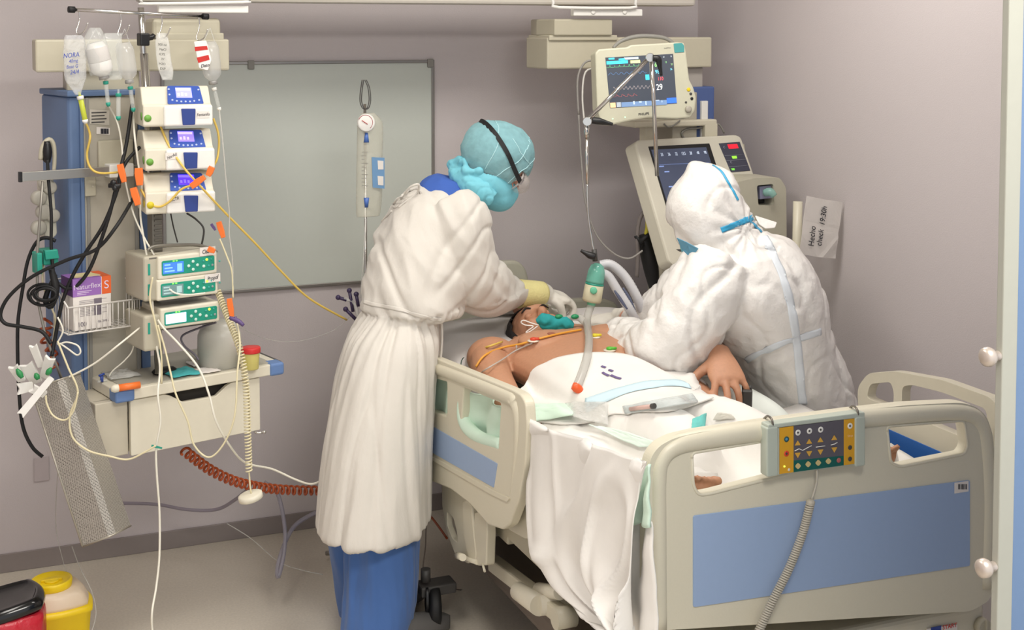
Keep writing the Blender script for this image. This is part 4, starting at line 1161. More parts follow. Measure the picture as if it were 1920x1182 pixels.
# lower pumps (green panels)
def small_pump(px0, y_l, px1, y_r, hpx, lab, scr, e, note, lit):
    f = Fr(fp.at((px0 + px1) / 2, (y_l + y_r) / 2, .10), PY_)
    t = thing('syringe_pump', lab, 'infusion pump', f.at((px0 + px1) / 2, (y_l + y_r) / 2 + hpx), 'green fronted pumps in the lower rack')
    U0, U1 = f.uv(px0, y_l)[0], f.uv(px1, y_r)[0]
    vt_ = f.uv(px0, y_l)[1]; vb_ = f.uv(px0, y_l + hpx)[1]; H = vt_ - vb_; W_ = U1 - U0
    b = MB(); b.box(f, U0, vb_, U1, vt_, -.15, 0, .006, 3); obj('housing', b, cream, t)
    b = MB(); b.plate(f, [(U0 + W_ * .06, vb_ + H * .16), (U1 - W_ * .05, vb_ + H * .16), (U1 - W_ * .05, vt_ - H * .2), (U0 + W_ * .06, vt_ - H * .2)], th=.003, bev=.0008, px=False, rnd=.006, w=.0015); pn = obj('control_panel', b, green_p, t)
    sx0, sx1, sy0, sy1 = U0 + W_ * .08, U0 + W_ * .42, vb_ + H * .24, vt_ - H * .30
    b = MB(); b.box(f, sx0, sy0, sx1, sy1, .0012, .0026, .0005); b.m = 1
    for q_ in range(3): b.box(f, sx0 + .004, sy0 + (sy1 - sy0) * (.15 + .3 * q_), sx0 + (sx1 - sx0) * (.55 - .1 * q_), sy0 + (sy1 - sy0) * (.28 + .3 * q_), .0026, .0031, 0)
    b.box(f, sx0 + (sx1 - sx0) * .68, sy0 + .004, sx0 + (sx1 - sx0) * .92, sy1 - .005, .0026, .0031, 0)
    obj('screen', b, [screen('lcd_' + lit, scr, e), screen('lcd_text_' + lit, tuple(min(255, c + 60) for c in scr), e)], pn)
    kx = U0 + W_ * .58; ky = (sy0 + sy1) / 2
    for (dx, dy, r_, mk_) in ((0, .012, .0046, 0), (0, -.012, .0046, 0), (-.014, 0, .0046, 0), (.014, 0, .0046, 0), (.034, -.006, .0046, 0), (.050, -.006, .0032, 1), (.062, -.005, .0036, 2), (.033, .010, .003, 1), (.044, .013, .004, 3), (.058, .013, .0025, 1), (.085, .004, .003, 1)):
        b = MB(); b.lathe(f.W(kx + dx, ky + dy, .0012), f.z, [(r_, 0), (r_, .002), (r_ * .7, .0028)], 12)
        obj('button', b, [mat('pale_key', (205, 232, 222), 0.4), mat('teal_key', (60, 170, 160), 0.4), mat('grey_key', (150, 160, 160), .4), screen('lamp_yellow', (215, 235, 80), .8)][mk_], pn)
    for k in range(2):
        b = MB(); b.box(f, U0 + W_ * (.24 + .05 * k), sy1 + .002, U0 + W_ * (.27 + .05 * k), sy1 + .0055, .0015, .0025, 0); obj('status_lamp', b, screen('lamp_green', (130, 240, 90), .9), pn)
    if note:
        b = MB(); u_, v_ = U0 + W_ * note[1], vb_ + H * note[2]
        b.box(f, u_ - .025, v_ - .013, u_ + .025, v_ + .013, .002, .003, 0); b.m = 1; b.text(note[0], f, u_, v_, .017, .0036, rot=.08, shear=.2, xs=.75); obj('handwritten_label', b, [paper, ink], t)
    b = MB(); b.box(f, U0 + .01, vb_ - .004, U1 - .02, vb_, -.14, -.005, 0); obj('foot_strip', b, dark_g, t)
    return f
small_pump(296, 482, 407, 464, 44, 'green fronted pump with bright blue display, top of the lower rack', (60, 110, 235), .9, ('Cisatra', .83, 1.02), 'blue')
small_pump(294, 526, 409, 508, 40, 'green fronted pump with unlit grey display, middle of the lower rack', (110, 140, 140), .25, ('Propof', .90, .80), 'grey')
small_pump(301, 580, 412, 562, 39, 'green fronted pump with white lit display, lowest in the rack', (200, 225, 250), 1.1, None, 'white')
frk = Fr(fp.at(300, 500, .06), PY_)
rack = thing('pump_rack', 'grey beige docking rack with green side marks holding the lower pumps', 'rack', frk.at(290, 640))
for (ya, yb) in ((478, 562), (588, 655)):
    b = MB(); b.box(frk, frk.uv(262, ya)[0], frk.uv(280, yb)[1], frk.uv(296, ya)[0], frk.uv(280, ya)[1], -.12, .03, .008, 3); s_ = obj('rack_side', b, mat('rack_beige', (184, 178, 160), .5), rack)
    for k in ((0, 1) if ya < 500 else (0,)):
        b = MB(); p = frk.uv(272, ya + 25 + k * 38); b.box(frk, p[0] - .0035, p[1] - .017, p[0] + .0035, p[1] + .017, .028, .0315, .001); obj('green_mark', b, teal_p, s_)
b = MB(); p = frk.uv(340, 470)
b.plate(Fr(frk.W(0, frk.uv(340, 474)[1], 0), x=frk.x, y=-frk.z), [(frk.uv(272, 480)[0], .12), (frk.uv(272, 480)[0], -.03), (frk.uv(400, 466)[0], -.03), (frk.uv(400, 466)[0], .12)], th=.006, bev=.001, px=False)
b.tube([frk.at(276, 470, .02), frk.at(290, 462, .02), frk.at(330, 460, .0), frk.at(372, 460, -.02), frk.at(398, 468, -.02)], .005, 8, 4); obj('rack_handle', b, mat('rack_metal', (130, 126, 118), .4, .5), rack)

# ---------------------------------------------------------------- bags and bottles on the hooks
def ring_bag(name, lab, cat, pts, mcl, grp='infusion containers on the crossbar', wob=.15, flat=.45):
    """pts: (x, y, half width px)"""
    b = MB(); rings = []
    for i, (x, y, h) in enumerate(pts):
        c = fp.at(x, y, .04); r = h / FPX * 4.05
        rings.append((c, fp.x * r, fp.z * max(r * flat, .004)))
    b.loft(rings, 24, 4)
    for v in b.bm.verts:
        v.co += fp.z * .004 * noise.noise(v.co * 40) * (1 + wob) + fp.x * .0025 * noise.noise(v.co * 33 + V((4, 4, 4)))
    o = obj(name, b, mcl); tag(o, lab, cat, grp); return o
fluid = mat('clear_fluid_bag', (226, 228, 230), 0.08, alpha=0.32, bump=1.0, scale=40)
bag1 = ring_bag('infusion_bag', 'clear bag with blue handwriting hanging at the left end of the crossbar', 'infusion bag', [(138, 66, 14), (139, 74, 18), (140, 100, 20), (141, 130, 19), (142, 152, 17), (144, 168, 9), (147, 178, 5)], fluid)
b = MB(); ft = Fr(fp.at(138, 110, .062), PY_)
for k, s_ in enumerate(('NORA', '40mg', 'Base G', '24/4')):
    u_, v_ = ft.uv([133, 137, 135, 139][k], 104 + k * 10.5); b.text(s_, ft, u_, v_, [.019, .014, .014, .017][k], .001, rot=.1, shear=.25, xs=.85)
obj('handwriting', b, ink_b, bag1)
def bottle(x0, y0, x1, y1, r0, lab, mcl, labelm=None, capm=None):
    a, c = fp.at(x0, y0, .035), fp.at(x1, y1, .035); ax = (c - a); L = ax.length; s = r0 / FPX * 4.05
    t = thing('infusion_bottle', lab, 'infusion bottle', a, 'infusion containers on the crossbar')
    b = MB(); b.lathe(a, ax, [(s * .7, 0), (s, .02 * 1), (s * 1.02, L * .55), (s, L * .72), (s * .85, L * .82), (s * .45, L * .9), (s * .4, L * .93)], 28); obj('vessel', b, mcl, t)
    if labelm:
        b = MB(); b.lathe(a, ax, [(s * 1.03, L * .12), (s * 1.04, L * .13), (s * 1.04, L * .5), (s * 1.03, L * .51)], 28); obj('paper_label', b, labelm, t)
    b = MB(); b.lathe(a, ax, [(s * .46, L * .92), (s * .48, L * .93), (s * .48, L * 1.0), (s * .3, L * 1.01)], 20); obj('cap', b, capm or mat('bottle_cap_grey', (170, 168, 166), .4, .4), t)
    b = MB(); b.tube([fp.at(x0 + 2, y0 - 26, .03), a.lerp(c, .02) + fp.x * s * .7, a.lerp(c, .12) + fp.x * s * 1.0], .0012, 5, 4); b.tube([fp.at(x0 + 2, y0 - 26, .03), a.lerp(c, .02) - fp.x * s * .7, a.lerp(c, .12) - fp.x * s * 1.0], .0012, 5, 4); obj('hanging_loop', b, clear, t)
    return t
milky = mat('milky_bottle', (238, 236, 232), 0.25, alpha=0.9)
bottle(178, 80, 196, 148, 19, 'milky white bottle hanging second from the left on the crossbar', milky, mat('bottle_label_grey', (206, 202, 198), .6, bump=.1))
bottle(232, 80, 243, 156, 16, 'clear glass bottle hanging third on the crossbar beside the mast', mat('clear_bottle', (216, 216, 214), 0.06, alpha=0.38), None)
red_bottle = bottle(392, 78, 400, 158, 17, 'clear bottle with red and white label hanging at right end of crossbar', mat('clear_bottle', (216, 216, 214), 0.06, alpha=0.38), None)
b = MB(); fl_ = Fr(fp.at(380, 100, .065), PY_)
b.plate(fl_, [(364, 78), (387, 76), (397, 112), (390, 132), (374, 128)], th=.004, bev=.001, rnd=.004); b.m = 1
b.plate(fl_, [(365, 88), (388, 86), (390, 93), (366, 96)], th=.001, bev=0, w=.001); b.plate(fl_, [(369, 108), (391, 103), (393, 112), (372, 118)], th=.001, bev=0, w=.001)
b.m = 2; u_, v_ = fl_.uv(384, 123); b.text('Dato', fl_, u_, v_, .014, .0015, rot=.15, shear=.3)
obj('drug_label', b, [mat('label_white', (236, 232, 228), .6), mat('label_red', (196, 50, 44), .5), ink], red_bottle)
empty_bag = ring_bag('infusion_bag', 'empty crumpled clear bag with dark printing right of the mast', 'infusion bag', [(303, 62, 10), (304, 75, 12), (306, 100, 13), (310, 130, 14), (314, 150, 10)], clear2, flat=.25)
b = MB(); f_ = Fr(fp.at(306, 100, .055), PY_)
for k in range(6):
    u_, v_ = f_.uv(304 + (k % 2), 84 + k * 9); b.text(['500 ml', 'NaCl', '0,9%', 'IV', 'H2O', 'EXP'][k], f_, u_, v_, .010, .001, rot=-.1)
obj('printed_lettering', b, dark_g, empty_bag)
ring_bag('outer_bag', 'clear outer bag with black printing behind the second bottle', 'plastic bag', [(212, 62, 16), (210, 90, 19), (210, 125, 20), (212, 150, 15)], clear, flat=.2)
ring_bag('outer_bag', 'clear wrapper around the milky white bottle', 'plastic bag', [(178, 52, 9), (178, 72, 19), (184, 110, 22), (190, 142, 20)], clear, flat=.7)

# drip chambers and lines below the containers
def chamber(x0, y0, x1, y1, r, cap_m, body_m, lab):
    a, c = fp.at(x0, y0, .035), fp.at(x1, y1, .035); ax = c - a; L = ax.length
    t = thing('drip_chamber', lab, 'drip chamber', a, 'drip chambers under the infusion containers')
    b = MB(); b.lathe(a, ax, [(.003, -.012), (.004, 0), (r, .002), (r, L - .004), (.004, L)], 16); obj('chamber', b, body_m, t)
    b = MB(); b.lathe(a, ax, [(r * 1.25, 0), (r * 1.3, .002), (r * 1.3, .009), (r, .010)], 16); obj('cap', b, cap_m, t)
    b = MB(); b.lathe(c, ax, [(r * 1.1, -.006), (r * 1.1, 0), (.004, .006)], 16); obj('outlet', b, cap_m, t)
chamber(150, 180, 160, 228, .0075, white_p, mat('yellow_chamber', (205, 215, 70), .2, alpha=.8), 'yellow drip chamber under the handwritten bag')
chamber(198, 152, 203, 196, .006, teal_p, clear, 'clear drip chamber with teal caps under the milky bottle')
chamber(244, 162, 250, 206, .006, teal_p, clear, 'clear drip chamber with teal caps under the glass bottle')
chamber(401, 164, 411, 205, .006, white_p, clear, 'clear drip chamber under the red labelled bottle')
chamber(222, 175, 222, 222, .0065, teal_p, clear, 'clear spare chamber with teal ring hanging before the column')

# ---------------------------------------------------------------- basket with glove box
fbk = off(fs, -.085)
bk = thing('wire_basket', 'white wire basket on the column holding the glove box', 'basket', fbk.at(190, 625))
TL_, TR_, BL_, BR_ = fbk.uv(134, 577), fbk.uv(262, 562), fbk.uv(130, 628), fbk.uv(262, 612)
vt_, vb2 = TL_[1], BL_[1]; U0, U1 = TL_[0] - .01, TR_[0]; dep_ = .15
b = MB(); c4 = [fbk.W(U0, vt_, 0), fbk.W(U1, vt_, 0), fbk.W(U1, vt_ + .06, -dep_), fbk.W(U0, vt_ + .06, -dep_)]
b.tube(c4 + [c4[0]], .0028, 8, 1)
c5 = [fbk.W(U0, vb2, 0), fbk.W(U1, vb2, 0), fbk.W(U1, vb2, -dep_), fbk.W(U0, vb2, -dep_)]
b.tube(c5 + [c5[0]], .0024, 8, 1)
n_ = 13
for k in range(n_ + 1):
    u_ = U0 + (U1 - U0) * k / n_; b.tube([fbk.W(u_, vt_, 0), fbk.W(u_, vb2, 0), fbk.W(u_, vb2, -dep_)], .0015, 5, 1)
for k in range(1, 7):
    w_ = -dep_ * k / 7
    for u_ in (U0, U1): b.tube([fbk.W(u_, vt_ + .06 * k / 7, w_), fbk.W(u_, vb2, w_)], .0015, 5, 1)
    b.tube([fbk.W(U0, vb2, w_), fbk.W(U1, vb2, w_)], .0015, 5, 1)
obj('basket_wire', b, wire_w, bk)
fgb = off(fbk, -.012)
gb = thing('glove_box', 'white and purple box of gloves with orange end stripe in the basket', 'box', fgb.at(175, 620))
gx0, gx1 = fgb.uv(137, 560)[0], fgb.uv(208, 550)[0]; gv0, gv1 = vb2 + .005, fgb.uv(138, 525)[1]
b = MB(); b.box(fgb, gx0, gv0, gx1, gv1 - .0, -.10, 0, .001); bx = obj('carton', b, paper, gb)
b = MB(); b.box(fgb, gx0 - .0006, gv1 - .052, gx0 + (gx1 - gx0) * .74, gv1 + .0004, -.1004, .0008, 0); b.box(fgb, gx0 - .0006, gv1 - .052, gx0 + .001, gv1, -.1, 0, 0); b.m = 1; b.box(fgb, gx0 + (gx1 - gx0) * .76, gv1 - .052, gx1 + .0006, gv1 + .0004, -.1004, .0008, 0)
b.m = 2; b.text('Naturflex', fgb, gx0 + (gx1 - gx0) * .37, gv1 - .024, .021, .0014, rot=.02); b.text('S', fgb, gx0 + (gx1 - gx0) * .88, gv1 - .026, .034, .0014)
for k in range(3): b.box(fgb, gx0 + .012, gv1 - .038 - k * .0045, gx0 + .055 - k * .008, gv1 - .0365 - k * .0045, .0008, .0013, 0)
obj('print_band', b, [mat('purple_print', (150, 105, 180), .6), mat('orange_print', (225, 100, 45), .6), mat('lilac_print', (225, 210, 232), .6)], bx)
b = MB(); b.m = 0
for k in range(11): b.box(fgb, gx0 + .018, gv1 - .066 - k * .0045, gx0 + .10 - .02 * ((k * 7) % 3), gv1 - .0652 - k * .0045, 0, .0008, 0)
b.text('100', fgb, gx0 + .025, gv0 + .017, .02, .001, xs=.9); b.text('GLOVES', fgb, gx1 - .025, gv0 + .02, .009, .001)
b.box(fgb, gx0 + .062, gv0 + .04, gx0 + .085, gv0 + .09, 0, .0006, 0)
obj('small_print', b, mat('grey_print', (120, 112, 122), .7), bx)
b = MB(); ftop = Fr(fgb.W(0, gv1 + .001, 0), x=fgb.x, y=-fgb.z); b.plate(ftop, [(gx0 + .012, .02), (gx1 - .02, .02), (gx1 - .035, .085), (gx0 + .02, .085)], th=.002, bev=0, px=False, rnd=.01, w=.001); obj('opening', b, mat('cream_glove_stack', (222, 210, 160), .7), bx)

# ---------------------------------------------------------------- things on the shelf
def ons(px, py, dz=0.0): return onZ(px, py, zs + dz)
c = ons(415, 690)
t = thing('canister', 'translucent white plastic canister at back of the shelf', 'canister', c)
b = MB(); b.lathe(c + V((0, .03, 0)), ZH, [(.062, 0), (.068, .004), (.068, .05), (.069, .052), (.067, .10), (.060, .118), (.052, .126), (.052, .140), (.03, .142)], 32); obj('vessel', b, mat('milky_plastic', (206, 204, 194), .3, alpha=.82), t)
b = MB(); b.lathe(c + V((0, .03, 0)), ZH, [(.05, .003), (.062, .006), (.062, .055), (.05, .056)], 28); obj('liquid', b, mat('cloudy_liquid', (196, 196, 176), .2, alpha=.9), t)
c = ons(471, 692); t = thing('specimen_cup', 'specimen cup of yellow fluid with red lid on the shelf', 'cup', c)
b = MB(); b.lathe(c, ZH, [(.022, 0), (.0235, .003), (.0265, .05), (.0265, .055)], 28); obj('cup', b, mat('cup_yellow', (216, 204, 120), .25, alpha=.9), t)
b = MB(); b.lathe(c, ZH, [(.029, .052), (.0295, .054), (.0295, .066), (.028, .069), (.01, .069)], 28); obj('lid', b, red_p, t)
c = ons(308, 702); b = MB(); b.loft([(c + V((0, 0, .005)), fs.x * .035, fs.z * .02), (c + V((0, 0, .012)), fs.x * .04, fs.z * .022), (c + V((0, 0, .02)), fs.x * .03, fs.z * .015)], 20, 3)
tag(obj('tourniquet', b, black_r), 'small black rubber coil lying on the shelf beside the mast', 'strap')
def crumple(name, lab, cat, px, py, sx, sy, h, mcl, seed):
    b = MB(); c = ons(px, py); n = 14; G = []
    for i in range(n + 1):
        row = []
        for j in range(n + 1):
            u_, v_ = -1 + 2 * i / n, -1 + 2 * j / n
            p = c + fs.x * sx * u_ * (1 + .15 * noise.noise(V((v_ * 2, seed, 0)))) + (-fs.z) * sy * v_ * (1 + .2 * noise.noise(V((u_ * 2, seed, 3)))) + ZH * (.004 + h * (.5 + .5 * ridge(V((u_ * 1.6, v_ * 1.6, seed)))) * (1 - .5 * max(abs(u_), abs(v_)) ** 4))
            row.append(b.bm.verts.new(p))
        G.append(row)
    for i in range(n):
        for j in range(n): b.bm.faces.new((G[i][j], G[i + 1][j], G[i + 1][j + 1], G[i][j + 1])).smooth = True
    o = obj(name, b, mcl); md = o.modifiers.new('s', 'SOLIDIFY'); md.thickness = .0015; return tag(o, lab, cat)
crumple('face_mask', 'crumpled turquoise mask lying on the shelf', 'mask', 340, 703, .045, .05, .012, mat('turquoise_cloth', (70, 170, 172), .85), 3.3)
crumple('swab_packet', 'white packet with red print lying on the shelf', 'packet', 388, 697, .03, .035, .006, paper, 8.1)
crumple('gauze', 'white folded gauze lying at the back of the shelf', 'gauze', 372, 685, .03, .03, .010, paper, 5.5)
crumple('dressing_wrapper', 'clear crumpled wrapper at the left part of the shelf', 'wrapper', 225, 706, .045, .05, .012, clear2, 6.5)
c0, c1 = ons(222, 728, .011), ons(262, 722, .011); t = thing('syringe', 'orange barrelled syringe with white cap lying on the shelf edge', 'syringe', ons(240, 727))
b = MB(); b.tube([c0, c1], .0105, 18, 1); obj('barrel', b, orange_p, t)
b = MB(); b.lathe(c0, c0 - c1, [(.0105, 0), (.012, .002), (.012, .012), (.008, .02), (.004, .022)], 16); obj('cap', b, cream, t)
c = ons(191, 718); t = thing('stopcock', 'small blue stopcock lying on the left of the shelf', 'stopcock', c)
b = MB(); b.tube([c + V((0, 0, .003)), c + V((0, 0, .02))], .005, 10, 1); b.tube([c + V((0, 0, .022)) - fs.x * .009, c + V((0, 0, .026)) + fs.x * .008], .0035, 8, 1); obj('tap', b, blue_knob, t)
b = MB(); b.tube([c + V((0, 0, .005)) - fs.x * .012, c + V((0, 0, .005)) + fs.x * .016], .004, 8, 1); obj('barrel', b, clear, t)

# ---------------------------------------------------------------- hanging perforated trough with clips
A0, A1 = P(98, 720, 3.78), P(190, 1000, 3.72)
ax = (A1 - A0).normalized(); sd = (RT * .96 - VD * .25); sd = (sd - ax * sd.dot(ax)).normalized(); nn = sd.cross(ax).normalized()
if nn.dot(VD) > 0: nn = -nn
L_ = (A1 - A0).length
ftr = Fr(A0, x=sd, y=-ax); ftr.z = nn
tr_ = thing('perforated_holder', 'long perforated grey metal holder tilted and hanging left of the drawer', 'holder', A0)
def trough(k0, k1, w, nm, m_):
    b = MB(); prof = [(-.062, -.05), (-.035, w), (.052, w), (.064, w - .02), (.06, -.055)]
    pts0 = [A0 + sd * a + nn * c_ for a, c_ in prof]
    bmx = b.bm; r0 = [bmx.verts.new(p + ax * k0) for p in pts0]; r1 = [bmx.verts.new(p + ax * k1) for p in pts0]
    n = len(r0)
    for i in range(n): bmx.faces.new((r0[i], r0[(i + 1) % n], r1[(i + 1) % n], r1[i]))
    bmx.faces.new(r1)
    bmesh.ops.recalc_face_normals(bmx, faces=bmx.faces)
    o = obj(nm, b, m_, tr_); md = o.modifiers.new('s', 'SOLIDIFY'); md.thickness = .0016; return o
pm_ = bpy.data.materials.new('perforated_metal'); pm_.use_nodes = True
nt = pm_.node_tree; bs = nt.nodes['Principled BSDF']; bs.inputs['Base Color'].default_value = (.48, .45, .40, 1); bs.inputs['Metallic'].default_value = .55; bs.inputs['Roughness'].default_value = .42
tc = nt.nodes.new('ShaderNodeTexCoord'); mp = nt.nodes.new('ShaderNodeMapping'); nt.links.new(tc.outputs['Object'], mp.inputs[0]); mp.inputs['Rotation'].default_value = (0, math.radians(18), 0)
vo = nt.nodes.new('ShaderNodeTexVoronoi'); vo.inputs['Scale'].default_value = 280; vo.inputs['Randomness'].default_value = .15; nt.links.new(mp.outputs[0], vo.inputs['Vector'])
rmp = nt.nodes.new('ShaderNodeValToRGB'); rmp.color_ramp.elements[0].position = .30; rmp.color_ramp.elements[1].position = .42
nt.links.new(vo.outputs['Distance'], rmp.inputs[0])
mx = nt.nodes.new('ShaderNodeMix'); mx.data_type = 'RGBA'; mx.inputs[6].default_value = (.06, .055, .05, 1); mx.inputs[7].default_value = (.50, .47, .42, 1); nt.links.new(rmp.outputs[0], mx.inputs[0]); nt.links.new(mx.outputs[2], bs.inputs['Base Color'])
mr = nt.nodes.new('ShaderNodeMapRange'); mr.inputs['To Min'].default_value = .45; mr.inputs['To Max'].default_value = 1; nt.links.new(rmp.outputs[0], mr.inputs['Value']); nt.links.new(mr.outputs[0], bs.inputs['Alpha'])
trough(0, L_ * 1.03, .05, 'mesh_body', pm_)
b = MB(); pr = [(-.062, -.05), (-.035, .05), (.052, .05), (.064, .03), (.06, -.055)]
for kk in (0, L_ * 1.03):
    q_ = [A0 + sd * a + nn * c_ + ax * kk for a, c_ in pr]; b.tube(q_ + [q_[0]], .0028, 8, 1)
b.tube([A0 + sd * -.035 + nn * .05, A0 + sd * -.035 + nn * .05 + ax * L_ * 1.03], .003, 8, 1)
obj('rim', b, mat('rim_metal', (176, 170, 158), .35, .6), tr_)
b = MB(); q0 = A0 + nn * -.05; b.tube([q0, fr1.at(70, 560, -.0), fr1.at(80, 340, -.006)], .004, 8, 3); obj('hanger_strap', b, mat('hanger_metal', (150, 146, 138), .4, .6), tr_)
# white slide clamps tucked in the top of the holder
def clampi(x0, y0, x1, y1, hw, lab, green=None, D=3.70):
    a, c = P(x0, y0, D), P(x1, y1, D + .03); d = c - a; n_ = d.normalized(); sx_ = n_.cross(VD).normalized()
    f = Fr((a + c) / 2, x=n_, y=(VD.cross(n_))); h = d.length / 2
    t = thing('line_clamp', lab, 'clamp', a, 'white clamps tucked in the perforated holder')
    b = MB(); b.plate(f, [(-h, -hw), (h, -hw * .8), (h, hw * .8), (-h, hw), (-h + .008, 0)], th=.009, bev=.002, px=False, rnd=.003); o = obj('clamp_body', b, white_p, t)
    b = MB()
    for k in (-.4, .1, .5):
        b.tube([f.W(h * k - .005, -.002, .001), f.W(h * k, .003, .0015), f.W(h * k + .005, -.001, .001)], .0012, 5, 3)
    obj('embossed_mark', b, grey_p, o)
    if green:
        b = MB(); g0, g1 = P(green[0], green[1], D - .02), P(green[2], green[3], D - .02); b.tube([g0, (g0 + g1) / 2, g1], [.003, .0085, .005], 10, 3); obj('green_slider', b, mat('clip_green', (40, 135, 75), .4), t)
clampi(62, 645, 78, 686, .011, 'white clamp standing upright, topmost in the holder')
clampi(38, 780, 98, 708, .011, 'long white clamp lying across the front of the holder, its end lowest', D=3.66)
clampi(24, 684, 42, 712, .014, 'white clamp with a green slider, leftmost at the holder', (31, 692, 42, 709))
clampi(96, 668, 84, 706, .015, 'white clamp with a green slider nearest the column', (96, 690, 88, 703))
clampi(48, 680, 70, 716, .020, 'wide translucent white clamp with green slider in middle of the bunch', (66, 700, 72, 712), D=3.72)
clampi(30, 730, 60, 724, .016, 'square white clamp at the lower left of the bunch', D=3.69)
clampi(58, 726, 84, 738, .013, 'white clamp with pointed tip beside the metal rim', D=3.67)

# sockets, green pump holder and plug left of the column
sk_ = thing('socket_strip', 'cluttered strip of pale round flap sockets beside the blue column side', 'sockets', fc.W(u0 - .10, .95, -.08))
fk = off(fc, -.05)
b = MB(); b.plate(fk, [(78, 330), (100, 326), (108, 440), (96, 450), (84, 448)], th=.05, bev=.004, rnd=.01); obj('strip', b, mat('socket_beige', (196, 192, 176), .5), sk_)
for (x, y, r_) in ((74, 372, 13), (84, 398, 14), (74, 428, 13), (94, 352, 12), (100, 405, 12), (86, 345, 11)):
    b = MB(); c = fk.at(x, y, .008); s_ = r_ / FPX * 4.2; b.lathe(c - fk.z * .02, fk.z, [(s_ * .9, 0), (s_, .004), (s_, .022), (s_ * .8, .026), (s_ * .3, .027)], 22); obj('socket_flap', b, mat('socket_flap', (188, 184, 172), .35, alpha=.85), sk_)
b = MB(); b.tube([fk.at(x, y, .02) for x, y in [(76, 300), (80, 276), (92, 262), (101, 275), (102, 310), (98, 335)]], [.007, .008, .008, .007, .006, .005], 10, 4); obj('loop_bracket', b, beige_d, sk_)
b = MB(); b.tube([fk.at(88, 265, .03), fk.at(89, 285, .03), fk.at(89, 305, .03)], [.008, .014, .008], 12, 3); b.ell(fk.at(84, 297, .02), (.006, .006, .012))
tag(obj('power_plug', b, black_p), 'black power plug hanging in the loop above the steel rail', 'plug')
b = MB(); f_ = fr1
b.pbox(f_, 82, 470, 110, 497, .07, .004, w=.0); b.pbox(f_, 70, 475, 80, 515, .05, .003, w=.01); b.plate(f_, [(84, 470), (108, 468), (112, 485), (86, 488)], th=.02, bev=.003, w=.01)
tag(obj('gas_connector', b, teal_p), 'teal plastic connector block hanging at the left of the column', 'connector')
# wall plate low at the left
b = MB(); b.pbox(Fr((0, WY - .001, 0)), 64, 858, 92, 902, -.004, .001); tag(obj('wall_plate', b, mat('plate_mauve', (190, 180, 182), .6)), 'small pale cover plate on the back wall at far left', 'wall plate')

# ---------------------------------------------------------------- bins on the floor
bc = onZ(108, 1128, .22); bc.z = 0
t = thing('sharps_bin', 'yellow sharps container with cream shoulder and round yellow lid on floor', 'sharps container', bc)
fq_ = Fr(bc, 8)
b = MB(); b.loft([(bc + V((0, 0, .0)), fq_.x * .075, fq_.z * .07), (bc + V((0, 0, .02)), fq_.x * .08, fq_.z * .075), (bc + V((0, 0, .20)), fq_.x * .094, fq_.z * .088), (bc + V((0, 0, .205)), fq_.x * .099, fq_.z * .093), (bc + V((0, 0, .218)), fq_.x * .099, fq_.z * .093), (bc + V((0, 0, .222)), fq_.x * .09, fq_.z * .085)], 40, 1)
def squarish(mb, c, f, e=.55):
    for v in mb.bm.verts:
        d = v.co - c; a_, b_ = d.dot(f.x), d.dot(f.z); r = math.hypot(a_, b_)
        if r > 1e-5:
            k = 1 / max(abs(a_), abs(b_)) * r; s = 1 + (k - 1) * e
            v.co = c + f.x * a_ * s + f.z * b_ * s + ZH * d.z
squarish(b, bc, fq_); obj('tub', b, yellow_p, t)
b = MB(); b.loft([(bc + V((0, 0, .218)), fq_.x * .088, fq_.z * .084), (bc + V((0, 0, .232)), fq_.x * .088, fq_.z * .084), (bc + V((0, 0, .252)), fq_.x * .078, fq_.z * .074), (bc + V((-.006, 0, .268)), fq_.x * .070, fq_.z * .068)], 40, 1); squarish(b, bc, fq_, .45); obj('shoulder', b, mat('pale_cream_lid', (226, 206, 180), .4), t)
b = MB(); cc = bc + V((-.016, 0, .268)); b.lathe(cc, ZH, [(.056, 0), (.058, .002), (.060, .018), (.058, .024), (.052, .024), (.050, .018), (.030, .016), (.012, .018)], 36); lid = obj('lid', b, yellow_p, t)
b = MB(); b.wbox(cc.x - .03, cc.y - .004, cc.z + .016, cc.x + .03, cc.y + .004, cc.z + .024, .002); b.lathe(cc + ZH * .016, ZH, [(.022, 0), (.022, .005), (.018, .006)], 24); obj('grip', b, yellow_p, lid)
wc_ = onZ(-2, 1118, .33); wc_.z = 0
t = thing('waste_bin', 'waste bin with glossy black lid and red liner in the bottom left corner', 'bin', wc_)
fw = Fr(wc_, 5)
b = MB(); b.loft([(wc_ + ZH * z, fw.x * a, fw.z * c_) for z, a, c_ in ((0, .085, .08), (.02, .09, .085), (.27, .105, .10), (.28, .105, .10))], 40, 1); squarish(b, wc_, fw, .6); obj('bucket', b, black_p, t)
b = MB(); b.loft([(wc_ + ZH * z, fw.x * a, fw.z * c_) for z, a, c_ in ((.06, .108, .104), (.14, .114, .110), (.24, .116, .113), (.292, .112, .108), (.298, .098, .096))], 60, 2, cap=False); squarish(b, wc_, fw, .5)
for v in b.bm.verts: 
    d = v.co - wc_; d.z = 0; v.co += d.normalized() * .010 * ridge(V((math.atan2(d.y, d.x) * 3.5, v.co.z * 7, 3)))
o = obj('bin_liner', b, mat('red_liner_film', (190, 36, 52), .28, bump=.5, scale=30), t); o.modifiers.new('s', 'SOLIDIFY').thickness = .001
b = MB(); b.loft([(wc_ + ZH * z, fw.x * a, fw.z * c_) for z, a, c_ in ((.285, .118, .112), (.292, .124, .118), (.305, .124, .118), (.318, .116, .111), (.322, .104, .10), (.314, .096, .092), (.310, .05, .05))], 40, 2); squarish(b, wc_, fw, .5)
M_ = Matrix.Translation(wc_ + ZH * .3) @ Matrix.Rotation(math.radians(-9), 4, 'Y') @ Matrix.Rotation(math.radians(-4), 4, 'X') @ Matrix.Translation(-(wc_ + ZH * .3))
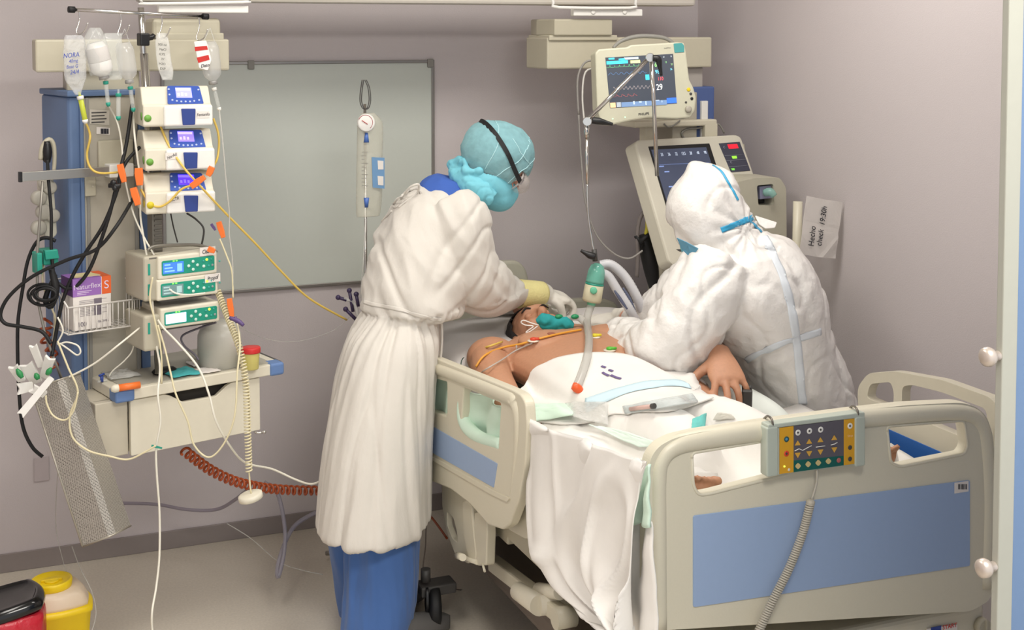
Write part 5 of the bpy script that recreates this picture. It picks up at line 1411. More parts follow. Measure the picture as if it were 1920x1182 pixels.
bmesh.ops.transform(b.bm, matrix=M_, verts=b.bm.verts); obj('lid', b, mat('glossy_black', (16, 16, 18), .15), t)
# bed sheet: top surface with the body under it and a long drape at the near side
EL_ = V((2.165, 3.60, .90)); HT_ = hw + hd.normalized() * .2
def arm_hit(p):
    for a, b_ in ((EL_, hw), (hw, HT_)):
        t_ = min(max((p - a).dot(b_ - a) / (b_ - a).length_squared, 0), 1)
        if (p - a.lerp(b_, t_)).length < .095: return True
    return False
GX0, GX1, GY0, GY1, GN = 1.36, 2.42, 2.64, 3.9, 64
_g = [[0.0] * (GN + 1) for _ in range(GN + 1)]
for i in range(GN + 1):
    for j in range(GN + 1):
        x, y = GX0 + (GX1 - GX0) * i / GN, GY0 + (GY1 - GY0) * j / GN
        h = ptree.ray_cast(V((x, y, 1.5)), V((0, 0, -1)))
        _g[i][j] = h[0].z + .008 if h[0] is not None and y > 2.70 and not arm_hit(h[0]) else .758
for it in range(7):
    g2 = [r[:] for r in _g]
    for i in range(1, GN):
        for j in range(1, GN):
            a = (_g[i-1][j] + _g[i+1][j] + _g[i][j-1] + _g[i][j+1]) / 4
            g2[i][j] = max(_g[i][j] if it < 6 else a, a * .97 + .758 * .03)
    _g = g2
def HG(x, y):
    u = min(max((x - GX0) / (GX1 - GX0) * GN, 0), GN - .001); v = min(max((y - GY0) / (GY1 - GY0) * GN, 0), GN - .001)
    i, j = int(u), int(v); fu, fv = u - i, v - j
    return (_g[i][j] * (1 - fu) + _g[i+1][j] * fu) * (1 - fv) + (_g[i][j+1] * (1 - fu) + _g[i+1][j+1] * fu) * fv
def clampb(bm_, o_=.007):
    for v in bm_.verts:
        if v.co.y > 2.715 and 1.4 < v.co.x < 2.3:
            for dx, dy in ((0, 0), (.009, 0), (-.009, 0), (0, .009), (0, -.009)):
                h = ptree.ray_cast(V((v.co.x + dx, v.co.y + dy, 1.5)), V((0, 0, -1)))
                if h[0] is not None and h[0].z < 1.0 and not arm_hit(h[0]): v.co.z = max(v.co.z, h[0].z + o_)
def drop(px, py, off=.0, tz=None):
    tz = tz or topz; r = ray(px, py); t0, t1 = 3.0, 5.2
    for k in range(300):
        t = t0 + (t1 - t0) * k / 300; p = CO + r * t
        if p.z < tz(p.x, p.y) + off: break
    return p
def topz(x, y, a=1.0):
    z = max(.758, HG(x, y))
    z += a * (.009 * noise.noise(V((x * 6, y * 5, 1.3))) + .007 * ridge(V((x * 9 + y * 4, y * 5 - x * 3, 4.1))))
    return z
Lpx = [(962, 742), (978, 800), (977, 850), (979, 905), (985, 960), (1000, 1035), (1035, 1100), (1100, 1152), (1165, 1187)]
Rpx = [(1225, 850), (1195, 872), (1183, 900), (1178, 940), (1176, 980), (1172, 1040), (1169, 1090), (1167, 1140), (1166, 1187)]
Lw = catmull([onX(x, y, 1.33) for x, y in Lpx], 6); Rw = catmull([onX(x, y, 1.33) for x, y in Rpx], 6)
b = MB(); bm = b.bm; NI, NT = 70, 60; G = []
for i in range(NI + 1):
    s = i / NI; row = []
    yt = 3.42 - s * (3.42 - 2.69)
    ye = 3.40 - s * (3.40 - 2.69)  # the sheet reaches further up in the middle
    for j in range(NT + 1):
        t_ = j / NT; x = 2.36 - t_ * (2.36 - 1.39)
        y = yt + (ye - yt) * math.sin(PI * t_) ** .7
        row.append(bm.verts.new((x, y, topz(x, y))))
    nd = len(Lw)
    for j in range(nd):
        p = Lw[j].lerp(Rw[j], s); d = j / (nd - 1)
        amp = .010 + .045 * d
        fold = math.sin(s * 13 + 1.0 + d * 2.5 + 1.5 * noise.noise(V((s * 3, d * 3, 1)))) * .5 + math.sin(s * 27 + d * 3.5) * .15 - .7 * crease(V((s * 3.2, d * 2.2 + s, 4)), .10) + .7 * noise.noise(V((s * 5, d * 2.5, 7)))
        x = 1.365 - .012 * min(1, j / 4) - .02 * d + amp * fold * .7
        y = p.y + amp * .3 * math.cos(s * 17)
        z = p.z
        if j < 5: k = j / 5; z = topz(1.39, yt) * (1 - k) + p.z * k - .0; y = yt * (1 - k) + y * k; x = 1.39 * (1 - k) ** 2 + x * (1 - (1 - k) ** 2)
        row.append(bm.verts.new((x, y, z)))
    G.append(row)
for i in range(NI):
    for j in range(len(G[0]) - 1):
        bm.faces.new((G[i][j], G[i + 1][j], G[i + 1][j + 1], G[i][j + 1])).smooth = True
clampb(bm)
bmesh.ops.recalc_face_normals(bm, faces=bm.faces)
o = obj('bed_sheet', b, linen_b)
md = o.modifiers.new('s', 'SOLIDIFY'); md.thickness = .003
tag(o, 'white sheet over the legs, hanging in folds between rail and footboard', 'sheet')

def drape(pxL, pxR, X, mcl, name, label, cat, amp=.012, ph=0.0, NI=24, freq=9, th=.003):
    L = catmull([onX(x, y, X) for x, y in pxL], 6); R_ = catmull([onX(x, y, X) for x, y in pxR], 6)
    b = MB(); G = []
    for i in range(NI + 1):
        s = i / NI; row = []
        for j in range(len(L)):
            p = L[j].lerp(R_[j], s); d = j / len(L)
            f = math.sin(s * freq + ph + d * 2) + .6 * noise.noise(V((s * 4 + ph, d * 5, ph)))
            row.append(b.bm.verts.new((p.x + amp * f, p.y, p.z + .3 * amp * f)))
        G.append(row)
    for i in range(NI):
        for j in range(len(L) - 1): b.bm.faces.new((G[i][j], G[i + 1][j], G[i + 1][j + 1], G[i][j + 1])).smooth = True
    o = obj(name, b, mcl); md = o.modifiers.new('s', 'SOLIDIFY'); md.thickness = th
    return tag(o, label, cat)
drape([(1158, 895), (1156, 940), (1156, 985)], [(1225, 870), (1228, 920), (1228, 985)], 1.375, mint, 'blanket', 'rolled mint blanket edge beside the near footboard corner', 'blanket', .012, 1.0, th=.006)
drape([(1140, 955), (1138, 1080), (1135, 1190)], [(1232, 975), (1235, 1080), (1235, 1190)], 1.385, linen_b, 'draw_sheet', 'white sheet edge hanging below the mint blanket at the footboard', 'sheet', .012, 2.0)
drape([(868, 722), (862, 760), (866, 800), (885, 850)], [(950, 760), (948, 800), (948, 835), (945, 860)], 1.385, mint, 'hospital_gown', 'pale mint gown bunched behind the opening of the near side rail', 'gown', .014, .5, freq=12, th=.006)
drape([(798, 700), (796, 735), (796, 778)], [(845, 705), (845, 740), (842, 790)], 1.375, mint, 'underpad', 'pale mint cloth showing in the small rail opening beside the white gown', 'cloth', .006, .2, th=.005)
# mint roll inside the rail opening
b = MB(); b.tube([onX(x, y, 1.362) for x, y in [(872, 735), (868, 762), (874, 795), (898, 820), (945, 836)]], [.014, .019, .022, .020, .018], 12, 6)
tag(obj('rolled_cloth', b, mint), 'thick mint hem rolled in a curve behind the near side rail', 'cloth')

# towel over the belly
def towz(x, y): return max(topz(x, y), HG(x, y)) + .012
tl = catmull([V((x, y, 0)) for x, y in [(966, 745), (985, 722), (1010, 694), (1045, 673), (1110, 664), (1175, 668), (1225, 690), (1262, 712)]], 6)
bl_ = catmull([V((x, y, 0)) for x, y in [(950, 800), (975, 802), (1010, 803), (1050, 802), (1120, 795), (1190, 788), (1265, 775), (1345, 748)]], 6)
b = MB(); G = []; NV = 26
for i in range(len(tl)):
    row = []
    for j in range(NV + 1):
        q = tl[i].lerp(bl_[i], j / NV); p = drop(q.x, q.y, .006)
        s_ = i / len(tl); p.z += .006 + .006 * math.sin(s_ * 16 + j * .12) * min(1, j / 5) + .005 * noise.noise(V((p.x * 14, p.y * 9, 2)))
        row.append(b.bm.verts.new(p))
    G.append(row)
for i in range(len(tl) - 1):
    for j in range(NV): b.bm.faces.new((G[i][j], G[i + 1][j], G[i + 1][j + 1], G[i][j + 1])).smooth = True
for _ in range(3): bmesh.ops.smooth_vert(b.bm, verts=b.bm.verts, factor=.4, use_axis_x=True, use_axis_y=True, use_axis_z=True)
clampb(b.bm, .010)
for _ in range(1): bmesh.ops.smooth_vert(b.bm, verts=b.bm.verts, factor=.3, use_axis_x=True, use_axis_y=True, use_axis_z=True)
clampb(b.bm, .008)
bmesh.ops.recalc_face_normals(b.bm, faces=b.bm.faces)
tt = bvh(b)
tw = obj('towel', b, linen_b); tw.modifiers.new('s', 'SOLIDIFY').thickness = .004
tag(tw, 'white towel with pale blue stripe across the belly of the patient', 'towel')
obj('blue_stripe', stick(tt, [(1100, 762), (1150, 742), (1210, 726), (1262, 722), (1296, 727)], .022, .0065, th=.0006), mat('pale_blue_weave', (204, 228, 238), .9), tw)
for s_, pts in (('', [(1128, 690), (1136, 693)]), ('', [(1142, 697), (1150, 700)]), ('', [(1130, 702), (1137, 706), (1143, 708)]), ('', [(1146, 707), (1155, 711), (1165, 714)])):
    obj('stamp_mark', stick(tt, pts, .004, .0065, th=.0004), mat('violet_stamp', (110, 95, 140), .8), tw)
# ================================================================ right hand equipment
YR = 4.40
fr4 = Fr((0, YR, 0))
c2 = thing('supply_pendant', 'pale supply arm and blue edged column behind the patient monitor and ventilator', 'medical column', onY(1300, 300, YR))
b = MB(); b.pbox(fr4, 1026, 70, 1335, 128, .2, .006); b.pbox(fr4, 1030, 66, 1158, 76, .2, .004, w=.01); obj('arm_housing', b, MATS['arm_housing_beige'], c2)
b = MB(); u0, v0 = fr4.uv(1026, 67); u1, v1 = fr4.uv(1143, 36)
b.plate(Fr(fr4.W(0, v1, 0), x=fr4.x, y=-fr4.z), [(u0 + .02, -.02), (u1, -.02), (u1 + .01, .1), (u1 - .02, .2), (u0 + .02, .2), (u0, .1)], th=(v1 - v0), bev=.006, px=False); obj('swivel', b, MATS['swivel_beige'], c2)
b = MB(); b.pbox(fr4, 1076, 17, 1205, 30, .03, .003, w=.04); b.tube([fr4.at(1034, -12, .05), fr4.at(1038, 6, .05), fr4.at(1048, 14, .05), fr4.at(1180, 15, .05), fr4.at(1191, 8, .05), fr4.at(1193, -12, .05)], .006, 8, 2); hb = obj('handle_bracket', b, white_p, c2)
for x in (1112, 1171):
    b = MB(); b.lathe(fr4.at(x, 22.5, .04), fr4.z, [(.009, 0), (.009, .003), (.006, .005)], 16); obj('round_cap', b, white_p, hb)
b = MB(); b.pbox(fr4, 1288, 126, 1318, 170, .12, .004, w=-.03); obj('neck', b, mat('neck_grey', (170, 164, 158), .5), c2)
b = MB(); u0, u1 = fr4.uv(1300, 200)[0], fr4.uv(1345, 200)[0]; vt_ = fr4.uv(1320, 163)[1]
b.box(fr4, u0, .55, u1, vt_, -.22, -.02, .006); obj('side_profile', b, mat('pendant_blue', (78, 98, 150), .5), c2)
b = MB(); b.box(fr4, fr4.uv(1262, 200)[0], .6, u0 + .02, vt_ - .02, -.2, -.005, .004); obj('front_panel', b, MATS['grey_beige_panel'], c2)
b = MB(); b.box(fr4, fr4.uv(1317, 200)[0], 1.2, fr4.uv(1329, 200)[0], vt_ - .055, -.02, -.005, .002); obj('light_strip', b, white_p, c2)
b = MB(); b.pbox(fr4, 1190, 226, 1345, 238, .16, .006, w=.02); b.pbox(fr4, 1322, 232, 1346, 262, .05, .004, w=.02); b.pbox(fr4, 1210, 236, 1232, 275, .05, .004, w=.0); obj('monitor_bracket', b, beige, c2)
b = MB(); b.tube([fr4.at(x, y, .025) for x, y in [(1245, 232), (1252, 238), (1262, 236), (1275, 226)]], .003, 6, 4)
b.tube([fr4.at(x, y, .0) for x, y in [(1285, 262), (1278, 250), (1290, 242), (1312, 240), (1345, 232), (1358, 250)]], .004, 6, 4); tag(obj('monitor_cable', b, grey_p), 'short grey cables looped under the patient monitor', 'cable')

# patient monitor
fm = rectfit((1119, 93), (1283, 80), (1133, 232), 4.62, .325)
mo = thing('patient_monitor', 'cream patient monitor showing coloured traces, mounted under the right supply arm', 'monitor', fm.at(1210, 225))
ol = [(1116, 100), (1122, 92), (1177, 88), (1182, 84), (1270, 79), (1283, 80), (1287, 98), (1293, 150), (1301, 165), (1306, 185), (1303, 208), (1294, 221), (1270, 223), (1215, 221), (1180, 227), (1150, 234), (1128, 232), (1120, 205)]
b = MB(); b.plate(fm, ol, th=.07, bev=.006, rnd=.006); hs = obj('housing', b, mat('monitor_cream', (206, 204, 182), .4), mo)
b = MB(); b.plate(fm, [(1135, 108), (1262, 101), (1269, 194), (1144, 203)], th=.002, bev=0, w=.001); sc_ = obj('screen', b, screen('monitor_dark', (62, 66, 74), .9), mo)
def sq(b, x0, y0, x1, y1, w=.0022):
    k = lambda x, y: (x, y)
    s1 = -.055
    b.plate(fm, [(x0, y0), (x1, y0 + (x1 - x0) * s1), (x1 + (y1 - y0) * .08, y1 + (x1 - x0) * s1), (x0 + (y1 - y0) * .08, y1)], th=.0004, bev=0, w=w)
def part_s(nm, rgb, e, rects, par=None):
    b = MB()
    for r_ in rects: sq(b, *r_)
    return obj(nm, b, screen('scr_' + nm, rgb, e), par or sc_)
part_s('cyan_bar', (70, 205, 235), .95, [(1137, 115, 1177, 121), (1141, 109, 1152, 112), (1160, 110, 1172, 113), (1210, 140, 1217, 150)])
part_s('yellow_bar', (235, 232, 150), .95, [(1182, 113.5, 1200, 119)])
part_s('white_field', (190, 215, 225), .8, [(1170, 108, 1197, 112)])
part_s('tool_bar', (110, 135, 170), .8, [(1165, 192, 1250, 201)])
part_s('blue_key', (60, 110, 225), .9, [(1250, 184, 1268, 194)])
part_s('orange_key', (240, 190, 140), .9, [(1144, 193, 1154, 202)])
part_s('grey_key', (160, 168, 175), .8, [(1156, 192, 1164, 201)])
part_s('toolbar_icon', (205, 220, 240), .9, [(1187, 190, 1190, 196), (1198, 190, 1203, 193), (1210, 190, 1212, 197), (1226, 188, 1236, 190), (1240, 188, 1242, 192)])
def wave(nm, rgb, x0, x1, y, amp, per, fn):
    b = MB(); pts = []
    for i in range(110):
        x = x0 + (x1 - x0) * i / 109; yy = y - (x - x0) * .055 - amp * fn((x / per) % 1)
        pts.append(fm.at(x, yy, .0026))
    b.tube(pts, .00055, 4, 1); obj(nm, b, screen('scr_' + nm, rgb, .9), sc_)
wave('ecg_trace', (110, 185, 130), 1137, 1205, 127, 4, 9, lambda p: 1 if p < .12 else 0)
wave('pleth_trace', (90, 130, 175), 1140, 1212, 141, 4, 10, lambda p: math.sin(p * PI) ** 2)
wave('breath_trace', (170, 160, 160), 1150, 1218, 170, 7, 7.5, lambda p: 1 - abs(2 * p - 1))
wave('pressure_trace', (165, 90, 90), 1150, 1195, 182, 4, 11, lambda p: (1 if p < .2 else .4 if p < .5 else 0))
for s_, x, y, sz, rgb in (('29', 1236, 164, .030, (240, 240, 238)), ('6', 1229, 122, .022, (150, 220, 130)), ('110', 1238, 148, .018, (225, 90, 100)), ('98', 1232, 135, .020, (110, 200, 225)), ('36', 1258, 130, .010, (120, 200, 215)), ('12', 1248, 117, .009, (140, 200, 130)), ('20', 1259, 121, .009, (150, 190, 130)), ('x5', 1244, 107, .007, (200, 210, 215)), ('75', 1258, 106, .007, (200, 210, 215))):
    b = MB(); u_, v_ = fm.uv(x, y); b.text(s_, fm, u_, v_, sz, .0026, xs=.8); obj('readout', b, screen('txt_%d_%d_%d' % rgb, rgb, 1.0), sc_)
b = MB(); u_, v_ = fm.uv(1207, 214); b.text('PHILIPS', fm, u_, v_, .0125, .0008, th=.001); b.bm.faces.ensure_lookup_table(); obj('lettering', b, ink, hs)
b = MB(); b.plate(fm, [(1263, 81.5), (1279, 80.5), (1283, 86), (1283, 98), (1265, 99)], th=.003, bev=.0008, w=.002, rnd=.003); obj('teal_badge', b, mat('teal_badge', (80, 160, 160), .4), hs)
b = MB(); u_, v_ = fm.uv(1251, 90); b.text('IntelliVue', fm, u_, v_, .0065, .0008); obj('small_lettering', b, grey_p, hs)
for x, y, r_, m_ in ((1291, 168, .007, yellow_p), (1295, 176, .005, dark_g), (1297, 185, .0055, black_p), (1286, 192, .004, dark_g)):
    b = MB(); b.lathe(fm.at(x, y, 0), fm.z, [(r_, 0), (r_, .002), (r_ * .6, .003)], 14); obj('key', b, m_, hs)
b = MB(); b.lathe(fm.at(1290, 205, 0), fm.z, [(.012, 0), (.012, .008), (.010, .012), (.004, .012)], 24); obj('dial_knob', b, mat('dial_grey', (176, 170, 156), .4), hs)
for x in (1149, 1172):
    b = MB(); b.ell(fm.at(x, 223 - (x - 1149) * .13, .001), .0022); obj('status_light', b, screen('status_green', (190, 250, 210), 1.2), hs)
b = MB(); b.tube([fm.at(x, y, -.04) for x, y in [(1150, 90), (1163, 78), (1190, 69), (1220, 68), (1248, 72), (1266, 84)]], [.006, .007, .008, .008, .007, .006], 10, 5); obj('carry_handle', b, grey_p, hs)

# articulated circuit arm
AD = 4.52
ar = thing('circuit_support_arm', 'jointed chrome arm with black levers holding the breathing circuit in front of the monitor', 'support arm', P(1228, 262, AD))
b = MB(); b.tube([P(1232, 330, AD + .03), P(1226, 200, AD), P(1221, 112, AD - .02)], .0075, 12, 1); obj('upright', b, chrome, ar)
b = MB(); b.tube([P(1218, 108, AD - .04), P(1101, 226, AD - .10)], .0075, 12, 1); obj('boom', b, chrome, ar)
b = MB(); b.tube([P(1100, 232, AD - .10), P(1100, 258, AD - .10)], .009, 12, 1); b.tube([P(1100, 255, AD - .10), P(1101, 345, AD - .10)], .0058, 10, 1); b.tube([P(1101, 340, AD - .10), P(1103, 400, AD - .10), P(1110, 450, AD - .10), P(1115, 478, AD - .10)], .004, 10, 4); obj('drop_rod', b, chrome, ar)
for x, y, D in ((1219, 108, AD - .035), (1101, 228, AD - .10)):
    b = MB(); b.ell(P(x, y, D), .016, None, 20); b.cyl(P(x, y, D - .02), P(x, y, D + .02), .014, n=18); jt = obj('joint', b, chrome, ar)
for pts in ([(1224, 109), (1234, 111), (1237, 125), (1240, 142)], [(1110, 226), (1122, 227), (1136, 230), (1149, 233)], [(1116, 482), (1106, 479), (1098, 475), (1089, 470)]):
    D = AD - .12; b = MB(); b.tube([P(x, y, D) for x, y in pts], [.011, .012, .008, .005], 10, 4); obj('lever', b, black_p, ar)
b = MB(); b.tube([P(1114, 468, AD - .1), P(1116, 490, AD - .1)], .009, 12, 1); obj('end_clamp', b, dark_g, ar)

# ventilator
fv = rectfit((1192, 263), (1385, 252), (1254, 493), 4.78, .50)
ve = thing('ventilator', 'cream ventilator with tilted black screen standing behind the person in the coverall', 'ventilator', V((2.5, 4.45, 0)))
b = MB(); b.plate(fv, [(1190, 268), (1197, 262), (1380, 252), (1390, 257), (1422, 350), (1419, 362), (1385, 366), (1392, 400), (1400, 478), (1285, 500), (1262, 497), (1254, 490)], th=.07, bev=.008, rnd=.012); hs2 = obj('display_housing', b, mat('ventilator_cream', (216, 212, 196), .4), ve)
b = MB(); b.plate(fv, [(1216, 275), (1330, 269), (1372, 400), (1258, 415)], th=.003, bev=0, w=.002); bz = obj('screen_bezel', b, black_p, hs2)
b = MB(); b.plate(fv, [(1221, 281), (1324, 276), (1364, 398), (1260, 410)], th=.001, bev=0, w=.003); vs = obj('screen', b, screen('vent_dark', (56, 62, 80), .8), bz)
b = MB()
for k, s_ in enumerate(('33', '26', '22', '13.5', '38', '48', '98')):
    u_, v_ = fv.uv(1240 + k * 13.5, 291 - k * .7); b.text(s_, fv, u_, v_, .017, .0042, xs=.7)
obj('readout', b, screen('vent_text', (180, 190, 205), .9), vs)
b = MB(); u_, v_ = fv.uv(1229, 287); b.text('A', fv, u_, v_, .018, .0042); obj('green_readout', b, screen('vent_green', (70, 160, 100), .8), vs)
b = MB(); b.tube([fv.at(1236, 309, .0045), fv.at(1330, 305, .0045)], .0008, 4, 1); b.tube([fv.at(1258, 380, .0045), fv.at(1300, 330, .0045), fv.at(1345, 340, .0045)], .0006, 4, 1)
for x, y in ((1240, 312), (1250, 322), (1258, 350), (1262, 362)): b.plate(fv, [(x - 4, y - 1), (x + 5, y - 1.3), (x + 5, y + 1), (x - 4, y + 1.5)], th=.0004, bev=0, w=.0045)
obj('grid_line', b, screen('vent_grid', (120, 140, 190), .7), vs)
b = MB(); b.plate(fv, [(1348, 269), (1387, 266), (1407, 320), (1371, 323)], th=.002, bev=0, w=.002); kp = obj('keypad', b, mat('keypad_slate', (66, 68, 84), .5), hs2)
for nm, q_, m_ in (('red_display', [(1364, 271), (1382, 270), (1385, 278), (1367, 279)], screen('led_red', (220, 30, 50), .9)), ('green_key', [(1372, 293), (1381, 292.5), (1382, 297), (1374, 297.5)], screen('led_green', (140, 225, 60), 1.0)), ('green_key', [(1371, 316), (1377, 315.5), (1378, 319), (1373, 319.3)], screen('led_green2', (110, 200, 70), .8))):
    b = MB(); b.plate(fv, q_, th=.001, bev=0, w=.003); obj(nm, b, m_, kp)
b = MB(); b.tube([fv.at(1359, 292, .003), fv.at(1396, 290, .003)], .0007, 4, 1); b.tube([fv.at(1362, 301, .003), fv.at(1400, 299, .003)], .0007, 4, 1); b.tube([fv.at(1367, 313, .003), fv.at(1404, 310, .003)], .0007, 4, 1)
for x, y in ((1357, 277), (1370, 305)): b.text('C', fv, *fv.uv(x, y), .012, .003)
obj('white_marking', b, mat('keypad_marking', (170, 174, 190), .6), kp)
b = MB()
for x, y, w_ in ((1367, 338, 12), (1375, 333, 9), (1390, 350, 6)): b.plate(fv, [(x - w_, y), (x + w_, y - 1.2), (x + w_, y + .8), (x - w_, y + 2)], th=.0005, bev=0, w=.001)
obj('red_lettering', b, mat('faded_red', (206, 150, 140), .6), hs2)
b = MB(); b.plate(fv, [(1374, 328), (1384, 327), (1385, 329), (1375, 330)], th=.0005, bev=0, w=.001); obj('teal_lettering', b, mat('faded_teal', (130, 200, 205), .6), hs2)
b = MB(); b.plate(fv, [(1268, 468), (1292, 466), (1290, 472), (1275, 472)], th=.001, bev=0, w=.001); obj('vent_slot', b, dark_g, hs2)
b = MB(); b.plate(fv, [(1391, 270), (1396, 270), (1408, 366), (1398, 366)], th=.05, bev=.003, w=-.03); obj('hinge_block', b, beige_d, hs2)
fvb = Fr((0, P(1430, 400, 4.62).y, 0), 4)
b = MB(); b.plate(fvb, [(1380, 342), (1416, 334), (1462, 333), (1474, 352), (1476, 560), (1470, 700), (1380, 700)], [[(1419, 348), (1450, 345), (1452, 385), (1422, 386)]], th=.14, bev=.01, rnd=.015); bd = obj('body', b, mat('ventilator_body', (192, 188, 170), .45), ve)
b = MB(); b.plate(fvb, [(1415, 344), (1456, 342), (1456, 390), (1418, 390)], th=.01, bev=0, w=-.06); obj('module_bay', b, dark_g, bd)
b = MB(); b.plate(fvb, [(1424, 350), (1446, 348), (1448, 372), (1426, 374)], th=.02, bev=.002, w=-.01); obj('grey_module', b, mat('module_lilac', (150, 150, 178), .4), bd)
b = MB(); b.tube([fvb.at(1434, 362, .0), fvb.at(1444, 360, .02), fvb.at(1452, 368, .03)], [.014, .016, .012], 14, 3); obj('water_trap', b, mat('trap_teal', (150, 200, 190), .15, alpha=.6), bd)
b = MB(); b.tube([P(1236, 425, 4.85), P(1240, 560, 4.85)], .022, 16, 1); b.tube([P(1240, 525, 4.85), P(1240, 572, 4.85)], .030, 18, 1); b.tube([P(1240, 560, 4.85), V((P(1240, 560, 4.85).x, P(1240, 560, 4.85).y, .08))], .02, 14, 1); obj('cart_post', b, beige, ve)
b = MB(); pq = P(1300, 520, 4.88); b.wbox(pq.x - .03, pq.y - .10, pq.z - .10, pq.x + .25, pq.y + .12, pq.z + .02, .02); obj('cart_tray', b, beige_d, ve)
b = MB(); b.wbox(pq.x - .05, pq.y - .16, .06, pq.x + .26, pq.y + .16, .16, .03); b.wbox(pq.x - .02, pq.y - .04, .15, pq.x + .08, pq.y + .06, pq.z - .08, .01); obj('cart_base', b, beige_d, ve)
for dx in (-.03, .24):
    for dy in (-.13, .13):
        b = MB(); c = V((pq.x + dx, pq.y + dy, .035)); b.cyl(c - V((.012, 0, 0)), c + V((.012, 0, 0)), .035, n=20); obj('caster', b, black_r, ve)
b = MB(); b.tube([P(x, y, 4.8) for x, y in [(1212, 392), (1200, 410), (1195, 440), (1196, 480), (1194, 520)]], .008, 8, 5)
tag(obj('grey_hose', b, mat('grey_hose', (120, 112, 110), .5)), 'grey hose hanging in a loop left of the ventilator screen', 'hose')
b = MB(); b.tube([P(x, y, 4.79) for x, y in [(1213, 402), (1214, 425), (1211, 440)]], .008, 8, 3); tag(obj('yellow_connector', b, mat('yellow_connector', (200, 190, 60), .4)), 'yellow hose connector hanging beside the ventilator screen', 'connector')
b = MB(); b.tube([P(x, y, 4.84) for x, y in [(1205, 440), (1214, 470), (1222, 510), (1226, 540)]], [.02, .03, .028, .018], 12, 4); b.tube([P(1192, 442, 4.8), P(1206, 462, 4.8)], .009, 8, 1); b.tube([P(1198, 455, 4.78), P(1218, 440, 4.78)], .009, 8, 1)
tag(obj('cable_bundle', b, black_r), 'bundle of black cables and connectors left of the ventilator post', 'cables')
b = MB(); b.ell(P(1226, 578, 4.8), (.03, .02, .016)); b.ell(P(1258, 545, 4.85), (.03, .02, .03)); tag(obj('blue_connector', b, mat('mid_blue_plastic', (60, 105, 160), .45)), 'blue plastic fittings at the foot of the ventilator post', 'connector')
b = MB(); b.tube([P(x, y, 4.72) for x, y in [(1085, 215), (1083, 150), (1096, 118), (1118, 113)]], .004, 6, 5); b.tube([P(x, y, 4.72) for x, y in [(1085, 215), (1090, 300), (1098, 380), (1118, 440), (1150, 475), (1180, 485), (1205, 470)]], .0035, 6, 5)
tag(obj('sensor_cable', b, mat('sensor_grey', (150, 146, 142), .5)), 'thin grey cable running from the monitor down in a long curve', 'cable')
b = MB(); b.tube([P(x, y, 4.74) for x, y in [(1096, 230), (1092, 180), (1098, 135), (1122, 128)]], .0035, 6, 5); tag(obj('sensor_cable', b, white_p), 'short pale cable beside the chrome arm left of the monitor', 'cable')

# breathing circuit
cd_ = 4.45
bf = thing('breathing_filter', 'teal and cream breathing filter hanging from the chrome arm above the patient', 'filter', P(1110, 575, cd_))
A_, B__ = P(1121, 494, cd_), P(1108, 574, cd_); axx = B__ - A_
b = MB(); b.lathe(A_, axx, [(.010, 0), (.022, .008), (.029, .028), (.031, .06), (.031, .068)], 26); obj('dome', b, mat('teal_clear_dome', (120, 200, 180), .15, alpha=.7), bf)
b = MB(); b.lathe(A_ + axx.normalized() * .068, axx, [(.032, 0), (.032, .006)], 26); obj('teal_ring', b, teal_p, bf)
b = MB(); b.lathe(A_ + axx.normalized() * .074, axx, [(.032, 0), (.033, .05), (.030, .058), (.02, .060)], 26); obj('cream_body', b, mat('filter_cream', (214, 206, 176), .45, alpha=.92), bf)
b = MB(); b.lathe(A_ + axx.normalized() * .105, axx, [(.014, 0), (.015, .035), (.011, .045)], 18); b.lathe(P(1113, 545, cd_ - .035), -VD, [(.012, -.01), (.012, .004), (.008, .006)], 18); obj('green_port', b, mat('mint_port', (110, 196, 160), .4), bf)
def corr(name, lab, cat, pts, r, mcl, D, n=60):
    P_ = catmull([P(x, y, D if len(q) == 0 else q[0]) for x, y, *q in pts], 16)
    rr = [r * (1 + .10 * (i % 2)) for i in range(len(P_))]
    b = MB(); b.loftc(P_, rr, 14, 1, True); o = obj(name, b, mcl); return tag(o, lab, cat, None)
hz_m = mat('corrugated_white', (216, 216, 220), .3, alpha=.9)
h1_ = corr('breathing_hose', 'upper pale corrugated breathing hose running from the filter to the ventilator', 'hose', [(1125, 498), (1146, 497), (1172, 520), (1195, 560), (1210, 605, 4.55), (1215, 650, 4.6)], .016, hz_m, 4.52)
h2_ = corr('breathing_hose', 'lower pale corrugated breathing hose beside the filter', 'hose', [(1124, 512), (1140, 518), (1158, 545), (1180, 580), (1198, 615, 4.5), (1205, 650, 4.55)], .015, hz_m, 4.47)
for hh, pts, D in ((h1_, [(1168, 540), (1180, 560), (1194, 592)], 4.48), (h2_, [(1152, 545), (1162, 560), (1176, 580)], 4.43)):
    b = MB(); b.tube([P(x, y, D) for x, y in pts], [.003, .006, .003], 6, 4); obj('blue_print', b, mat('slate_print', (90, 96, 120), .5), hh)

